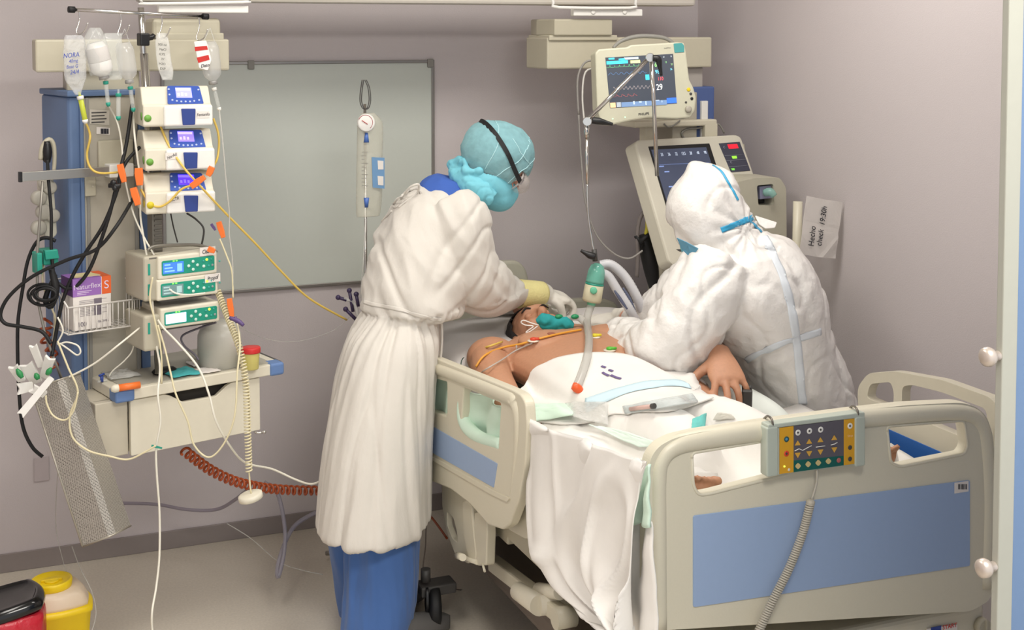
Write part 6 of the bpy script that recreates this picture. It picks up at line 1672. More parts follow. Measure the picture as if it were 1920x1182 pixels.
# note on the pole
b = MB(); b.tube([P(1496, 378, 4.72), P(1494, 480, 4.72), P(1492, 640, 4.72)], .017, 14, 1); tag(obj('white_pole', b, beige), 'short pale upright tube to the right of the ventilator body', 'pole')
fn_ = Fr(P(1540, 425, 4.66), 4)
b = MB(); q_ = [(1511, 367), (1545, 374), (1580, 379), (1575, 410), (1570, 437), (1570, 446), (1567, 485), (1532, 482), (1498, 476), (1503, 428)]
b.plate(fn_, q_, th=.0012, bev=0)
bmesh.ops.subdivide_edges(b.bm, edges=b.bm.edges[:], cuts=3, use_grid_fill=True); bmesh.ops.triangulate(b.bm, faces=b.bm.faces[:])
for v in b.bm.verts:
    d = v.co - fn_.o; v.co += fn_.z * .006 * ridge(V((d.z * 9, d.dot(fn_.x) * 6, 1)))
nt_ = thing('paper_note', 'creased white handwritten paper note taped beside the ventilator', 'note', fn_.o); obj('sheet', b, paper, nt_)
b = MB()
b.text('Hecho', fn_, *fn_.uv(1520, 443), .036, .009, rot=math.radians(84), shear=.2, xs=.75); b.text('check  19:30h', fn_, *fn_.uv(1538, 424), .034, .009, rot=math.radians(80), shear=.2, xs=.75); obj('handwriting', b, ink, nt_)

# pressure infusion bag on a thin stand, between board and nurse
Dp = 4.62
ps = thing('infusion_stand', 'thin chrome drip stand partly hidden behind the person in the gown', 'stand', V((P(680, 700, Dp).x, P(680, 700, Dp).y, 0)))
b = MB(); pA = P(684, 195, Dp + .03); pB = V((pA.x, pA.y, .05)); b.tube([pA, pB], .0055, 10, 1); obj('rod', b, chrome, ps)
b = MB(); c = V((pA.x, pA.y, .03)); 
for k in range(5): a = k * 2 * PI / 5; b.tube([c + V((0, 0, .03)), c + V((.16 * math.cos(a), .16 * math.sin(a), .0))], .009, 8, 1)
obj('foot', b, steel, ps)
for dx in (0, 3):
    b = MB(); b.tube([P(x + dx, y, Dp) for x, y in [(679, 150), (676, 170), (675, 190), (680, 203), (688, 203), (692, 188), (690, 165), (684, 150)]], .0018, 6, 4); obj('hook', b, dark_g, ps)
fb_ = Fr(P(692, 320, Dp - .03))
pr_ = thing('pressure_bag', 'clear pressure bag with dial gauge, blue fittings and blue label on the drip stand', 'pressure bag', fb_.at(692, 405))
b = MB(); rings = []
for x, y, h in ((690, 212, 12), (692, 224, 22), (694, 240, 25), (693, 300, 25), (692, 370, 25), (691, 395, 24), (690, 406, 22)):
    rings.append((fb_.at(x, y), fb_.x * h / FPX * Dp, fb_.z * .022 * (h / 25) ** 2))
b.loft(rings, 24, 4)
for v in b.bm.verts: v.co += fb_.z * .003 * noise.noise(v.co * 30)
obj('bladder', b, mat('clear_bladder', (214, 212, 196), .1, alpha=.42, bump=.6, scale=30), pr_)
b = MB(); b.lathe(fb_.at(685, 230, .02), fb_.z, [(.029, 0), (.031, .003), (.031, .016), (.027, .018), (.004, .019)], 30); dg_ = obj('gauge', b, white_p, pr_)
b = MB(); n_ = fb_.at(685, 230, .041); b.tube([n_ - fb_.x * .012 + ZH * .008, n_ + fb_.x * .008 - ZH * .006], .0012, 5, 1); obj('needle', b, red_p, dg_)
b = MB(); n_ = fb_.at(685, 230, .038); rp = [n_ + (fb_.x * math.cos(a) + ZH * math.sin(a)) * .026 for a in [math.radians(-50 + 12 * k) for k in range(18)]]; b.tube(rp, .0012, 5, 1); obj('scale_arc', b, mat('dull_red', (176, 100, 104), .5), dg_)
for y, s_ in ((258, -1), (380, 1)):
    b = MB(); b.tube([fb_.at(687, y - 9 * 1, .02), fb_.at(687, y + 9, .02)], [.010, .006] if s_ > 0 else [.005, .010], 12, 1); obj('blue_port', b, mat('port_blue', (80, 116, 190), .4), pr_)
b = MB(); b.plate(fb_, [(697, 295), (721, 296), (721, 354), (699, 352)], th=.002, bev=0, w=.026); b.m = 1
b.plate(fb_, [(708, 301), (719, 302), (719, 318), (709, 318)], th=.001, bev=0, w=.027); b.plate(fb_, [(708, 330), (719, 331), (719, 348), (709, 347)], th=.001, bev=0, w=.027); obj('label', b, [mat('label_blue', (110, 150, 190), .6), paper], pr_)
b = MB(); b.m = 0
for k in range(10): b.plate(fb_, [(678, 285 + k * 7), (690 - (k % 3) * 3, 285 + k * 7), (690 - (k % 3) * 3, 286 + k * 7), (678, 286 + k * 7)], th=.0005, bev=0, w=.0245)
obj('print', b, grey_p, pr_)
sc2 = thing('stopcock_manifold', 'dark purple stopcocks clustered on the drip stand beside the gown', 'stopcocks', P(670, 590, 4.5))
for x, y, x2, y2 in ((634, 558, 650, 563), (668, 552, 672, 575), (655, 545, 662, 585), (648, 580, 668, 600)):
    b = MB(); b.tube([P(x, y, 4.5), P(x2, y2, 4.5)], .006, 8, 1); b.ell(P(x, y, 4.5), .009); obj('tap', b, mat('dark_purple', (62, 50, 84), .4), sc2)
b = MB(); b.tube([P(645, 560, 4.5), P(665, 570, 4.5), P(672, 600, 4.5)], .006, 8, 3); b.tube([P(686, 410, 4.55), P(682, 480, 4.52), P(676, 560, 4.5)], .003, 6, 3); obj('clear_line', b, clear2, sc2)
# ================================================================ cables and tubing
def cab(name, lab, cat, pts, r, mcl, D=4.0, group=None, n=8):
    b = MB(); b.tube([P(q[0], q[1], q[2] if len(q) > 2 else D) for q in pts], r, n, 7)
    return tag(obj(name, b, mcl), lab, cat, group)
DB = 3.84
cab('black_cable', 'black cable running from behind the pumps down the left of the basket', 'cable', [(248, 195, 3.93), (237, 270, 3.9), (226, 318, 3.85), (222, 350), (195, 420), (160, 475), (135, 520), (116, 570), (104, 630), (97, 668, 3.82)], .0055, black_r, DB)
cab('black_cable', 'black cable curving under the basket box to the coil', 'cable', [(262, 276, 3.92), (236, 305, 3.88), (219, 348), (206, 400), (188, 455), (168, 505), (145, 535), (125, 541), (110, 532)], .0055, black_r, DB)
cab('black_cable', 'black cable sweeping in the widest loop to the left frame edge', 'cable', [(250, 372, 3.9), (218, 425), (180, 468), (125, 488), (62, 518), (18, 555), (1, 588), (10, 607), (42, 613), (78, 622), (96, 645)], .0055, black_r, DB - .04)
cab('black_cable', 'straight black plug cable hanging in front of the steel rail', 'cable', [(89, 300), (91, 340), (96, 400), (96, 460), (99, 500), (102, 530)], .0048, black_r, 3.84)
cab('black_cable', 'black cable hanging lowest at far left behind the perforated holder', 'cable', [(104, 452), (86, 446), (68, 455), (52, 490), (42, 545), (34, 600), (33, 660), (36, 740), (43, 800), (60, 838), (80, 857)], .0055, black_r, 3.86)
b = MB()
for k in range(4):
    pts = [P(80 + (28 - 3 * k) * math.cos(a) + 2 * k, 553 + (20 - 3 * k) * math.sin(a) + 3 * math.sin(k * 2), 3.82 - .008 * k) for a in [2 * PI * i / 14 for i in range(15)]]
    b.tube(pts, .0042, 6, 3)
b.tube([P(96, 505, 3.82), P(104, 540, 3.82), P(96, 575, 3.82), P(85, 560, 3.82), P(104, 515, 3.82)], [.008, .012, .008, .008, .006], 8, 4)
tag(obj('cable_coil', b, black_r), 'coil of black cable tied up at the left of the glove box', 'cable coil')
b = MB(); c = P(214, 348, 3.82); b.tube([P(204, 348, 3.82), P(226, 349, 3.82)], .007, 8, 1); b.ell(P(213, 343, 3.82), .010); b.ell(P(216, 353, 3.82), .009); tag(obj('cable_clip', b, black_p), 'black clip gathering the black cables before the column', 'clip')
b = MB(); b.helix([P(92, 598, 4.05), P(84, 630, 4.05), P(96, 655, 4.05), P(100, 690, 4.05)], .016, .0045, 5); tag(obj('orange_air_hose', b, orange_c), 'rust orange coiled hose end behind the white clamps', 'hose')
b = MB(); b.helix([P(345, 845, 4.05), P(395, 882, 4.15), P(450, 906, 4.25), P(520, 918, 4.4), (P(610, 920, 4.55)), P(700, 915, 4.7)], .0135, .0042, 36, 6, 14); tag(obj('orange_coiled_hose', b, orange_c), 'rust orange coiled hose sweeping under the drawer to the person in the gown', 'hose')
cab('orange_hose', 'straight end of rust orange hose beside the bed bracket', 'hose', [(795, 955, 4.55), (815, 978, 4.5), (838, 1010, 4.4)], .004, orange_c, 4.5)
b = MB(); b.helix([P(408, 545, 4.0), P(425, 590, 3.95), P(448, 650, 3.88), P(461, 720, 3.85), P(464, 800, 3.85), P(467, 885, 3.85)], .0085, .0024, 62, 6, 12); tag(obj('coiled_cord', b, tube_cream), 'cream coiled cord hanging in front of the drawer', 'cord')
pk = thing('call_puck', 'round cream puck hanging at the end of the coiled cord', 'hand unit', P(470, 935, 3.85))
b = MB(); b.tube([P(467, 885, 3.85), P(469, 912, 3.85), P(471, 926, 3.85)], .0025, 6, 3); obj('cord_end', b, tube_cream, pk)
b = MB(); c = P(471, 935, 3.85); b.lathe(c + ZH * .014 - RT * .004, V((.22, 0, -1)), [(.030, 0), (.036, .003), (.036, .016), (.03, .019)], 26); obj('puck_body', b, cream, pk)
wt = 'infusion lines in front of the column'
cab('infusion_line', 'white line from the milky bottle curving across to the lower pumps', 'tube', [(203, 197, 3.98), (220, 230), (228, 270), (231, 310), (236, 345), (250, 400), (270, 445), (292, 485), (305, 525), (325, 548), (352, 553), (385, 550)], .0028, tube_white, 3.88)
cab('infusion_line', 'white line from the glass bottle hanging past the shelf down to the floor', 'tube', [(250, 208, 3.98), (252, 250), (260, 312), (266, 350), (263, 400), (270, 450), (281, 515), (287, 580), (292, 640), (300, 690, 3.85), (296, 740, 3.8), (301, 790, 3.8), (293, 840, 3.8), (294, 890, 3.8), (299, 960, 3.8), (299, 1040, 3.78), (293, 1100, 3.75), (285, 1150, 3.7), (287, 1195, 3.7), (300, 1290, 3.66)], .0032, tube_white, 3.88)
cab('infusion_line', 'yellow line under the handwritten bag running right along the steel rail', 'tube', [(160, 228, 3.92), (169, 255), (163, 290), (170, 315), (190, 325), (232, 322)], .0035, tube_yellow, 3.86)
cab('infusion_line', 'long yellow line crossing the writing board to the person in the gown', 'tube', [(300, 234, 3.9), (318, 275, 3.88), (345, 315, 3.86), (378, 352, 3.88), (425, 402, 3.95), (480, 458, 4.05), (530, 512, 4.15), (580, 560, 4.25), (650, 600, 4.4)], .0035, tube_yellow, 3.9)
cab('infusion_line', 'yellow line looping below the third violet pump', 'tube', [(264, 355), (280, 380), (298, 388), (318, 378), (342, 354), (372, 346)], .0035, tube_yellow, 3.86)
cab('infusion_line', 'yellow line bulging out at the right of the violet pumps', 'tube', [(400, 222, 4.0), (410, 255, 4.0), (408, 295, 3.98), (396, 318, 3.92)], .0035, tube_yellow, 3.9)
cab('infusion_line', 'clear line hanging straight down right of the pump stack', 'tube', [(411, 206, 3.98), (418, 270), (424, 340), (430, 400), (430, 440), (436, 490), (437, 560)], .0022, tube_clear, 3.95)
cab('infusion_line', 'white line leaving the rack, crossing the drawer and ending at the gown', 'tube', [(296, 600), (306, 615), (335, 645), (372, 690, 3.82), (392, 740, 3.8), (405, 790, 3.8), (430, 835, 3.85), (460, 868, 3.95), (510, 880, 4.05), (555, 900, 4.1), (585, 908, 4.15), (612, 896, 4.2)], .0032, tube_white, 3.86)
cab('infusion_line', 'cream line hanging in a deep loop below the drawer', 'tube', [(296, 610), (308, 650), (320, 700, 3.82), (330, 740, 3.8), (352, 790, 3.8), (364, 835, 3.8), (392, 858, 3.8), (420, 832, 3.8), (440, 780, 3.8), (445, 700, 3.82), (450, 645, 3.86), (443, 598, 3.9)], .0028, tube_cream, 3.84)
cab('infusion_line', 'cream line looping left of the drawer and back to the green tag', 'tube', [(108, 640), (128, 690), (146, 735), (131, 780), (136, 820), (165, 845), (205, 856), (240, 862), (272, 848), (292, 836)], .0028, tube_cream, 3.68)
cab('infusion_line', 'cream line knotted in front of the perforated holder', 'tube', [(146, 736), (138, 770), (122, 788), (100, 780), (88, 758), (86, 742)], .0026, tube_cream, 3.64)
cab('infusion_line', 'white line stretched from the rack down to the left shelf end', 'tube', [(262, 615, 3.86), (225, 645), (180, 680), (140, 702), (112, 714), (90, 716)], .0028, tube_white, 3.76)
cab('infusion_line', 'thin white line hanging between the basket and the shelf', 'tube', [(250, 540), (248, 590), (250, 650), (235, 675), (212, 695), (205, 706)], .0022, tube_white, 3.95)
cab('infusion_line', 'short white loop in front of the blue column side', 'tube', [(108, 595), (118, 620), (108, 645), (125, 642), (145, 648), (151, 660), (144, 666), (128, 655), (112, 644)], .0026, tube_white, 3.8)
cab('infusion_line', 'cream line rising left of the basket', 'tube', [(84, 480), (80, 530), (96, 575), (104, 600), (100, 640), (98, 690)], .0030, tube_cream, 3.85)
cab('infusion_line', 'thin cream line hanging vertically beside the lower rack', 'tube', [(286, 520), (281, 560), (290, 600), (302, 660), (303, 720)], .0028, tube_cream, 3.84)
cab('infusion_line', 'cream line hanging down right of the lower rack from an orange clip', 'tube', [(412, 448), (425, 480), (435, 510), (437, 560)], .0026, tube_cream, 3.95)
cab('pump_cable', 'dark thin cable under the violet pumps', 'cable', [(320, 400, 4.05), (325, 425, 4.05), (333, 455, 4.05)], .0022, dark_g, 4.05)
cab('pump_cable', 'dark curved cable right below the violet pumps', 'cable', [(350, 400, 4.05), (368, 412, 4.05), (382, 430, 4.05), (378, 460, 4.05)], .003, dark_g, 4.05)
cab('pump_cable', 'grey cable dropping from the lowest pump to the shelf', 'cable', [(405, 605, 4.0), (375, 615), (342, 630), (345, 648), (365, 665), (372, 675)], .0032, mat('lilac_cable', (104, 98, 108), .5), 4.02)
cab('grey_hose', 'grey suction hose along the wall below the drawer', 'hose', [(205, 944, 4.75), (290, 946, 4.75), (350, 956, 4.72), (405, 956, 4.7), (440, 938, 4.6), (468, 915, 4.5)], .0062, mat('lilac_hose', (150, 142, 154), .3, alpha=.75), 4.7)
cab('grey_hose', 'translucent hose hanging in a loop left of the trousers', 'hose', [(495, 905, 4.5), (520, 925, 4.5), (534, 990, 4.45), (532, 1040, 4.4), (522, 1082, 4.35), (521, 1060, 4.38), (538, 1010, 4.45), (560, 980, 4.5), (605, 955, 4.5)], .0075, mat('lilac_hose2', (150, 146, 158), .3, alpha=.55), 4.5)
cab('thin_line', 'thin clear line across floor and wall left of the trousers', 'tube', [(425, 982, 4.6), (470, 1010, 4.6), (520, 1052, 4.55), (560, 1068, 4.5), (605, 1078, 4.5)], .0018, tube_clear, 4.5)
cab('thin_line', 'thin clear line hanging over the yellow bin', 'tube', [(112, 850, 3.9), (106, 920, 4.1), (105, 990, 4.2), (115, 1040, 4.2), (128, 1085, 4.2)], .0012, tube_clear, 4.2)
cab('thin_line', 'clear line curling down beside the yellow bin', 'tube', [(135, 1025, 4.0), (150, 1065, 3.95), (172, 1110, 3.9), (180, 1150, 3.85), (172, 1185, 3.8)], .0018, tube_clear, 3.9)
cab('thin_line', 'fine pressure line crossing the wall right of the specimen cup', 'tube', [(445, 612, 4.1), (500, 636, 4.3), (560, 640, 4.4), (625, 620, 4.5), (660, 590, 4.5)], .0010, tube_clear, 4.3)
cab('thin_line', 'thin white cable lying on the floor behind the bed wheel', 'cable', [(800, 955, 4.6), (798, 1020, 4.5), (797, 1085, 4.4), (850, 1105, 4.5), (900, 1106, 4.6), (928, 1100, 4.6)], .0022, mat('floor_cable', (120, 108, 98), .6), 4.5)
def clip(x0, y0, x1, y1, r, lab, D=3.84, m_=None, nm='line_clip', cat='clip'):
    b = MB(); a, c = P(x0, y0, D), P(x1, y1, D); f = Fr((a + c) / 2, x=(c - a), y=(-FWD).cross((c - a)).normalized()); h = (c - a).length / 2
    b.plate(f, [(-h, -r), (-h * .3, -r * 1.15), (h, -r * .8), (h, r * .8), (h * .2, r * 1.1), (-h, r)], th=r * .9, bev=r * .2, px=False, w=r * .45); return tag(obj(nm, b, m_ or orange_p), lab, cat, 'orange line clips' if m_ is None else None)
clip(225, 308, 233, 342, .009, 'orange clip on the milky bottle line before the steel rail')
clip(260, 315, 262, 348, .011, 'wide orange clip beside the left edge of the violet pumps')
clip(250, 352, 259, 385, .010, 'orange clip hanging just below the two clips at the rail')
clip(358, 350, 384, 332, .009, 'orange clip lying diagonally across the violet screen')
clip(398, 313, 390, 330, .009, 'small orange clip at the right edge of violet pump')
clip(410, 416, 419, 446, .008, 'orange clip hanging free right of the pump gap', 3.95)
clip(390, 466, 403, 472, .008, 'orange clip at the top corner of the lower rack', 3.92)
clip(430, 560, 435, 594, .008, 'orange clip above the purple stopcock', 3.94)
clip(284, 836, 304, 841, .003, 'small green tag on the line before the drawer', 3.79, teal_p, 'green_tag', 'tag')
clip(396, 420, 404, 432, .004, 'tiny violet clip beside the free hanging orange clip', 3.9, purple_p, 'violet_clip', 'clip')
b = MB(); b.tube([P(430, 596, 3.86), P(446, 602, 3.86), P(457, 611, 3.86)], [.005, .007, .005], 10, 3); b.tube([P(441, 594, 3.86), P(444, 606, 3.86)], .004, 8, 1); tag(obj('purple_stopcock', b, purple_p), 'purple stopcock hanging above the specimen cup', 'stopcock')

# ---------------------------------------------------------------- lines and electrodes on the patient
def surf(px, off=.004):
    out = []
    for x, y in px:
        h = ptree.ray_cast(CO, ray(x, y).normalized()); out.append(h[0] + h[1] * off if h[0] is not None and h[0].z > .78 else P(x, y, out and (out[-1] - CO).dot(FWD) or 4.45))
    return out
def elec(x, y, mcl, lab):
    h = surf([(x, y)], .001)[0]; t = thing('electrode', lab, 'electrode', h)
    b = MB(); b.lathe(h, ZH, [(.019, -.001), (.019, .0015), (.008, .003)], 20); obj('pad', b, mat('electrode_pad', (226, 214, 196), .7), t)
    b = MB(); b.lathe(h, ZH, [(.010, .002), (.011, .008), (.006, .011)], 14); b.tube([h + ZH * .006, h + ZH * .007 + RT * .022], [.006, .004], 8, 1); obj('lead_clip', b, mcl, t)
elec(958, 634, mat('lead_blue', (60, 90, 170), .4), 'blue clipped electrode at the collar of the patient')
elec(1000, 640, mat('lead_red', (214, 70, 40), .4), 'red clipped electrode on the chest near the throat')
elec(1115, 633, mat('lead_yellow', (222, 206, 50), .4), 'yellow clipped electrode on the far side of the chest')
elec(1143, 658, mat('lead_green', (90, 185, 60), .4), 'green clipped electrode at the edge of the towel')
b = MB(); b.tube(surf([(895, 690), (910, 670), (940, 655), (980, 645), (1020, 636), (1060, 627), (1090, 622)], .006), .0038, 7, 6); tag(obj('yellow_lead', b, mat('amber_lead', (226, 160, 60), .4)), 'amber lead crossing the shoulder and upper chest', 'cable')
b = MB(); b.tube([P(822, 655, 4.5), P(845, 664, 4.5), P(870, 664, 4.5), P(895, 655, 4.45)] + surf([(915, 655), (940, 645)], .008), .0035, 7, 5); tag(obj('yellow_lead', b, tube_yellow), 'yellow lead on the sheet reaching the shoulder from the left', 'cable')
b = MB(); b.tube([P(820, 660, 4.52), P(850, 652, 4.5), P(880, 650, 4.48)], .0015, 6, 4); b.tube([P(878, 649, 4.46), P(900, 648, 4.44)], .005, 8, 1); tag(obj('grey_lead', b, grey_p), 'thin grey lead with connector on the sheet beside the shoulder', 'cable')
b = MB(); b.tube([P(864, 690, 4.3), P(868, 672, 4.35), P(890, 666, 4.4), P(905, 668, 4.42)], .0016, 6, 4); tag(obj('green_lead', b, mat('dark_green_lead', (60, 90, 80), .5)), 'thin dark green lead curling over the rail top', 'cable')
b = MB(); b.tube(surf([(885, 715), (910, 700), (940, 680), (970, 662), (1000, 645)], .010), .0026, 7, 6); pt_ = surf([(972, 660)], .012)[0]; b.tube([pt_, pt_ + ZH * .012], .003, 6, 1); tag(obj('clear_line', b, tube_clear), 'clear catheter line lying over the near arm and chest', 'tube')
mouth = hc3 + HR3 @ V((0, .104, -.068))
_=0
tie = thing('tube_tie', 'teal cloth tie fastened round the breathing tube at the mouth', 'tie', mouth)
b = MB(); tp = [(1008, 604), (1018, 598), (1032, 602), (1046, 606), (1060, 604), (1074, 612)]
b.loftc([P(x, y, 4.36) for x, y in tp], [.010, .017, .018, .017, .016, .010], 14, 1)
b.loftc([P(x, y, 4.36) for x, y in [(1012, 610), (1028, 613), (1050, 614), (1070, 616)]], [.008, .012, .012, .007], 12, 1)
for x, y in ((1020, 603), (1040, 607), (1062, 608)): b.ell(P(x, y, 4.36), (.018, .02, .014))
obj('cloth', remesh(b, .0035, 2, lambda co, no: .004 * ridge(co * 38)), mat('teal_cloth', (36, 150, 152), .85), tie)
b = MB(); b.tube([P(x, y, 4.35) for x, y in [(1010, 610), (996, 606), (982, 601), (977, 605), (985, 610), (1000, 612), (990, 620), (986, 624), (994, 622), (1008, 612)]], .0022, 6, 4); obj('white_string', b, white_p, tie)
ett = thing('tube_connector', 'clear elbow with green cap between the glove and the breathing tube', 'connector', P(1085, 600, 4.4))
b = MB(); b.tube([P(1052, 602, 4.38), P(1070, 596, 4.38), P(1086, 596, 4.38), P(1098, 606, 4.36)], [.008, .010, .012, .013], 14, 4); obj('elbow', b, tube_clear, ett)
for x, y in ((1048, 594), (1078, 594)):
    b = MB(); b.ell(P(x, y, 4.36), (.014, .010, .008)); obj('green_cap', b, mat('deep_green_cap', (30, 140, 90), .4), ett)
# fingertip sensor
tp_a, tp_b, tr2, td = tips[3]
po = thing('pulse_oximeter', 'black fingertip sensor clip on the hand lying on the cloth', 'sensor', tp_b)
d = td.normalized(); u_ = (ZH - d * ZH.dot(d)).normalized()
for s_ in (1, -1):
    b = MB(); f = Fr(tp_b + d * .006 + u_ * .011 * s_, x=d, y=u_.cross(d)); b.box(f, -.034, -.015, .026, .015, -.008, .006, .004, 3); obj('clip_half', b, mat('sensor_black', (54, 52, 50), .5), po)
b = MB(); f = Fr(tp_b - d * .012 + u_ * .017, x=d, y=u_.cross(d)); b.plate(f, [(-.012, -.006), (.0, -.004), (.006, -.009), (.010, .0), (.004, .008), (-.012, .006)], th=.002, bev=0, px=False); obj('cream_mark', b, cream, po)
b = MB(); b.tube([tp_b + d * .01, tp_b + d * .03, tp_b + d * .035 - ZH * .01], .003, 8, 2); obj('cable_stub', b, black_r, po)

# ---------------------------------------------------------------- loose things on the bed
def ondrop(x, y, o=.008): return drop(x, y, o, towz)
def film(name, lab, cat, pxs, mcl, h=.012, seed=1.0, o=.012, th=.0012, par=None):
    (a, b_, c, d_) = [V((x, y, 0)) for x, y in pxs]; n = 16; mb = MB(); G = []
    for i in range(n + 1):
        row = []
        for j in range(n + 1):
            s, t_ = i / n, j / n
            q = a.lerp(b_, s).lerp(d_.lerp(c, s), t_); p = drop(q.x, q.y, o, towz)
            p.z += .003 + h * (.5 + .5 * ridge(V((s * 3, t_ * 2.4, seed)))) * (1 - (2 * max(abs(s - .5), abs(t_ - .5))) ** 4 * .6)
            row.append(mb.bm.verts.new(p))
        G.append(row)
    for i in range(n):
        for j in range(n): mb.bm.faces.new((G[i][j], G[i + 1][j], G[i + 1][j + 1], G[i][j + 1])).smooth = True
    for _ in range(2): bmesh.ops.smooth_vert(mb.bm, verts=mb.bm.verts, factor=.4, use_axis_x=True, use_axis_y=True, use_axis_z=True)
    oo = obj(name, mb, mcl, par); oo.modifiers.new('s', 'SOLIDIFY').thickness = th
    return tag(oo, lab, cat) if lab else oo
film('plastic_wrapper', 'crumpled clear wrapper lying on the sheet below the orange cap', 'wrapper', [(1058, 762), (1140, 760), (1142, 806), (1075, 790)], clear2, .02, 2.0)
film('syringe_packet', 'pale packet with a syringe lying beside the blue stripe', 'packet', [(1165, 766), (1300, 742), (1312, 758), (1170, 782)], mat('packet_film', (214, 222, 222), .15, alpha=.6, bump=.5, scale=40), .008, 3.0)
s0, s1 = ondrop(1182, 774, .02), ondrop(1222, 769, .02)
t = thing('syringe', 'filled syringe with dark plunger lying on the packet on the bed', 'syringe', s0)
b = MB(); b.tube([s0 + ZH * .01, s1 + ZH * .01], .006, 12, 1); obj('barrel', b, mat('pinkish_barrel', (226, 190, 180), .2, alpha=.85), t)
b = MB(); e_ = (s1 - s0).normalized(); b.tube([s1 + ZH * .01, s1 + ZH * .01 + e_ * .012], .0075, 12, 1); obj('plunger', b, dark_g, t)
film('drape_sheet', 'teal edged white drape corner lying near the footboard', 'drape', [(1298, 790), (1325, 778), (1322, 806), (1296, 808)], mat('teal_drape', (110, 196, 190), .85), .006, 4.0)
film('drape_sheet', 'grey white paper corner beside the teal drape', 'drape', [(1345, 778), (1372, 782), (1380, 790), (1336, 792)], mat('grey_drape', (210, 206, 196), .85), .008, 4.4)
film('mint_drape', 'pale mint drape strip running along the near side of the sheet', 'drape', [(985, 765), (1075, 762), (1080, 785), (985, 800)], mint, .016, 6.0, th=.003)
film('mint_drape', 'pale mint drape strip across the sheet beside the footboard rail', 'drape', [(1100, 800), (1160, 812), (1240, 838), (1200, 845)], mat('faint_mint', (222, 238, 228), .85), .010, 7.0, th=.002)
# cloth under the hand
hh = P(1355, 715, 4.0)
def rp(x, y, D, h, w): c = P(x, y, D); return (c, V((.25, .97, 0)) * w, V((0, 0, 1)) * h)
b = MB(); b.loft([rp(1232, 734, 4.04, .02, .04), rp(1250, 740, 4.04, .042, .07), rp(1290, 746, 4.03, .060, .10), rp(1350, 756, 4.02, .062, .10), rp(1405, 766, 4.0, .058, .10), rp(1450, 780, 3.98, .044, .09), rp(1485, 795, 3.96, .02, .05)], 30, 5)
o = obj('folded_cloth', remesh(b, .009, 3, lambda co, no: .009 * ridge(V((co.x * 5, co.y * 7, co.z * 6)))), mat('pale_mint_white', (232, 238, 232), .88, bump=.1, scale=20))
tag(o, 'plump pale folded cloth under the resting hand', 'cloth')

# ---------------------------------------------------------------- hanging control panel on the footboard
fp3 = Fr((0, FBY - .028, 0))
cp = thing('bed_control_panel', 'grey bed control handset with yellow, slate and green keys hooked on the footboard', 'control panel', fp3.at(1530, 890))
co_ = [(1438, 805), (1455, 800), (1460, 797), (1600, 781), (1605, 783), (1622, 782), (1622, 875), (1610, 878), (1605, 872), (1465, 892), (1458, 895), (1440, 896)]
b = MB(); b.plate(fp3, [(1456, 800), (1608, 781), (1608, 872), (1456, 892)], th=.022, bev=.003, rnd=.006)
b.plate(fp3, [(1438, 803), (1460, 800), (1460, 893), (1438, 896)], th=.03, bev=.01, rnd=.006, w=.006, seg=3); b.plate(fp3, [(1604, 783), (1623, 781), (1623, 874), (1604, 877)], th=.03, bev=.009, rnd=.006, w=.006, seg=3)
b.plate(fp3, [(1440, 797), (1622, 773), (1622, 783), (1440, 805)], th=.03, bev=.004, rnd=.004, w=.004)
hb_ = obj('housing', b, mat('handset_grey', (182, 190, 178), .4), cp)
LL = lambda x, t_: (x, (800 + t_ * 91) + (x - 1462) * (-.122 - .008 * t_ * 0))
def cpt(x, y): return (x, y)
b = MB(); b.plate(fp3, [(1462, 803), (1488, 799.5), (1488, 886), (1462, 889.5)], th=.002, bev=0, w=.002); obj('yellow_field', b, mat('ochre_field', (216, 160, 38), .5), hb_)
b = MB(); b.plate(fp3, [(1582, 787.5), (1605, 785), (1605, 870), (1582, 873)], th=.002, bev=0, w=.002); obj('yellow_field', b, mat('ochre_field', (216, 160, 38), .5), hb_)
b = MB(); b.plate(fp3, [(1488, 799.5), (1582, 787.5), (1582, 855), (1488, 864)], th=.002, bev=0, w=.0021); obj('slate_field', b, mat('slate_field', (92, 88, 96), .5), hb_)
b = MB(); b.plate(fp3, [(1488, 864), (1582, 855), (1582, 873), (1488, 886)], th=.002, bev=0, w=.0022); obj('green_field', b, mat('bottle_green_field', (14, 92, 84), .5), hb_)
och = mat('ochre_key', (214, 166, 70), .45)
def disc(x, y, r_, m_, nm, w=.002):
    b = MB(); b.lathe(fp3.at(x, y, w), fp3.z, [(r_, 0), (r_, .0012), (r_ * .8, .0018)], 20); return obj(nm, b, m_, hb_)
for x, y in ((1496, 811.5), (1517.5, 808.5), (1538.5, 806), (1593.5, 799)):
    disc(x, y, .0072, white_p, 'white_key'); disc(x, y, .0024, dark_g, 'key_dot', .0042)
for k, x in enumerate((1496, 1517.5, 1538.5, 1564.5)):
    y = 832 - k * 3 - (1 if k > 2 else 0); yd = y + 22
    for (yy, sg) in ((y, 1), (yd, -1)):
        b = MB(); b.plate(fp3, [(x - 5.5, yy + 4 * sg), (x + 5.5, yy + 4 * sg - .8), (x, yy - 5.5 * sg)], th=.001, bev=0, w=.0038, rnd=.001); obj('arrow_key', b, och, hb_)
b = MB()
for pts in ([(1490, 846), (1498, 842), (1505, 845), (1514, 840), (1522, 836)], [(1530, 839), (1547, 836.5)], [(1558, 835), (1565, 833), (1570, 830)]): b.tube([fp3.at(x, y, .004) for x, y in pts], .0011, 6, 1)
obj('bed_symbol', b, white_p, hb_)
for x, y in ((1496.5, 874.5), (1515.5, 871), (1534.5, 868.5), (1553.5, 865.5)):
    b = MB(); b.plate(fp3, [(x - 6, y + .5), (x, y - 6.5), (x + 6, y - .5), (x, y + 6.5)], th=.001, bev=0, w=.004, rnd=.004); obj('position_key', b, mat('sand_key', (206, 186, 130), .45), hb_)
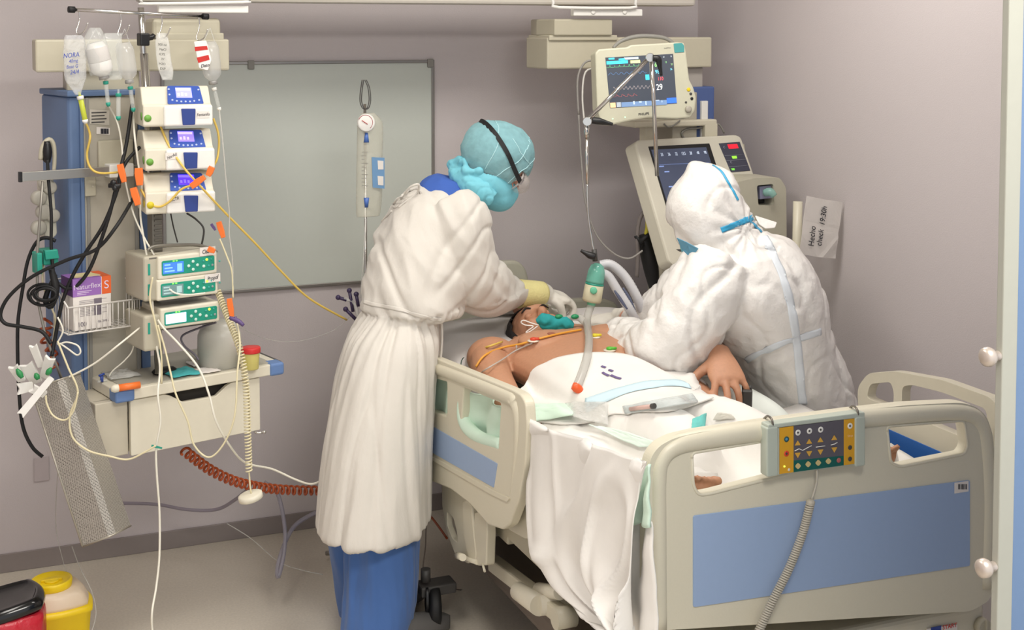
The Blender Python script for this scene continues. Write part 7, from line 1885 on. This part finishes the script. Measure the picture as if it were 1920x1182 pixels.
disc(1572.5, 863.5, .0060, mat('rose_key', (180, 100, 96), .45), 'rose_key', .0024)
disc(1474.5, 824, .0068, mat('dark_teal_key', (40, 84, 84), .45), 'teal_key'); disc(1474.5, 824, .0034, mat('light_blue_key', (80, 140, 180), .4), 'blue_dot', .0042)
disc(1474.5, 851, .0068, mat('red_key', (220, 70, 50), .45), 'red_key'); disc(1474.5, 851, .0028, dark_g, 'key_dot', .0042)
for x, y in ((1593.5, 839.5), (1593.5, 861)): disc(x, y, .0055, dark_g, 'dark_key')
disc(1470.5, 875, .0022, screen('panel_led', (220, 255, 80), 1.5), 'status_lamp'); disc(1479, 881, .0035, cream, 'lock_mark')
b = MB(); b.text('Stop', fp3, *fp3.uv(1593, 817), .0085, .0026, rot=0); obj('lettering', b, mat('peach_print', (240, 200, 140), .6), hb_)
for x, y, dx in ((1446, 800, 0), (1606, 781, 0)):
    b = MB(); b.tube([fp3.at(x + 3, y + 2, .0), fp3.at(x + 2, y - 10, .002), fp3.at(x - 2, y - 17, -.012), fp3.at(x - 8, y - 19, -.035), fp3.at(x - 14, y - 14, -.06)], .0028, 8, 5); obj('hook', b, mat('hook_steel', (130, 124, 116), .35, .8), cp)
b = MB(); b.tube([fp3.at(1532, 880, -.006), fp3.at(1531, 905, -.004), fp3.at(1522, 938, .006)], .003, 8, 4); b.helix([fp3.at(1520, 942, .008), fp3.at(1505, 1000, .006), fp3.at(1480, 1065, .006), fp3.at(1450, 1125, .006), fp3.at(1420, 1190, .006)], .0085, .0026, 60, 6, 12)
b.lathe(fp3.at(1520, 940, .008), fp3.at(1519, 950, .008) - fp3.at(1520, 940, .008), [(.006, -.004), (.0105, 0), (.0105, .006), (.006, .01)], 14)
obj('coiled_cord', b, mat('grey_cord', (186, 180, 166), .45), cp)

tq = []
for x, y in [(1102, 625), (1106, 645), (1106, 668), (1100, 690), (1092, 712), (1084, 732), (1081, 740)]:
    h1 = ptree.ray_cast(CO, ray(x, y).normalized()); p = h1[0] if h1[0] is not None else P(x, y, 4.2)
    h2 = tt.ray_cast(CO, ray(x, y).normalized())
    if h2[0] is not None: p = h2[0]
    tq.append(p + ZH * .02)
tq = [P(1108, 574, 4.45), P(1100, 590, 4.43), P(1098, 606, 4.40)] + tq
for _ in range(2): tq = [tq[0]] + [(tq[i - 1] + tq[i] * 2 + tq[i + 1]) / 4 for i in range(1, len(tq) - 1)] + [tq[-1]]
pp_ = catmull(tq, 14); b = MB(); b.loftc(pp_, [.0125 * (1 + .07 * (i % 2)) for i in range(len(pp_))], 14, 1)
o = tag(obj('breathing_tube', b, tube_clear), 'clear flexible tube from the filter over the chest to an orange cap', 'tube')
b = MB(); e0 = tq[-1]; b.tube([e0 - RT * .012 + ZH * .006, e0, e0 + RT * .014 - ZH * .012], [.010, .015, .010], 14, 3); obj('orange_cap', b, mat('orange_red_cap', (236, 96, 44), .4), o)
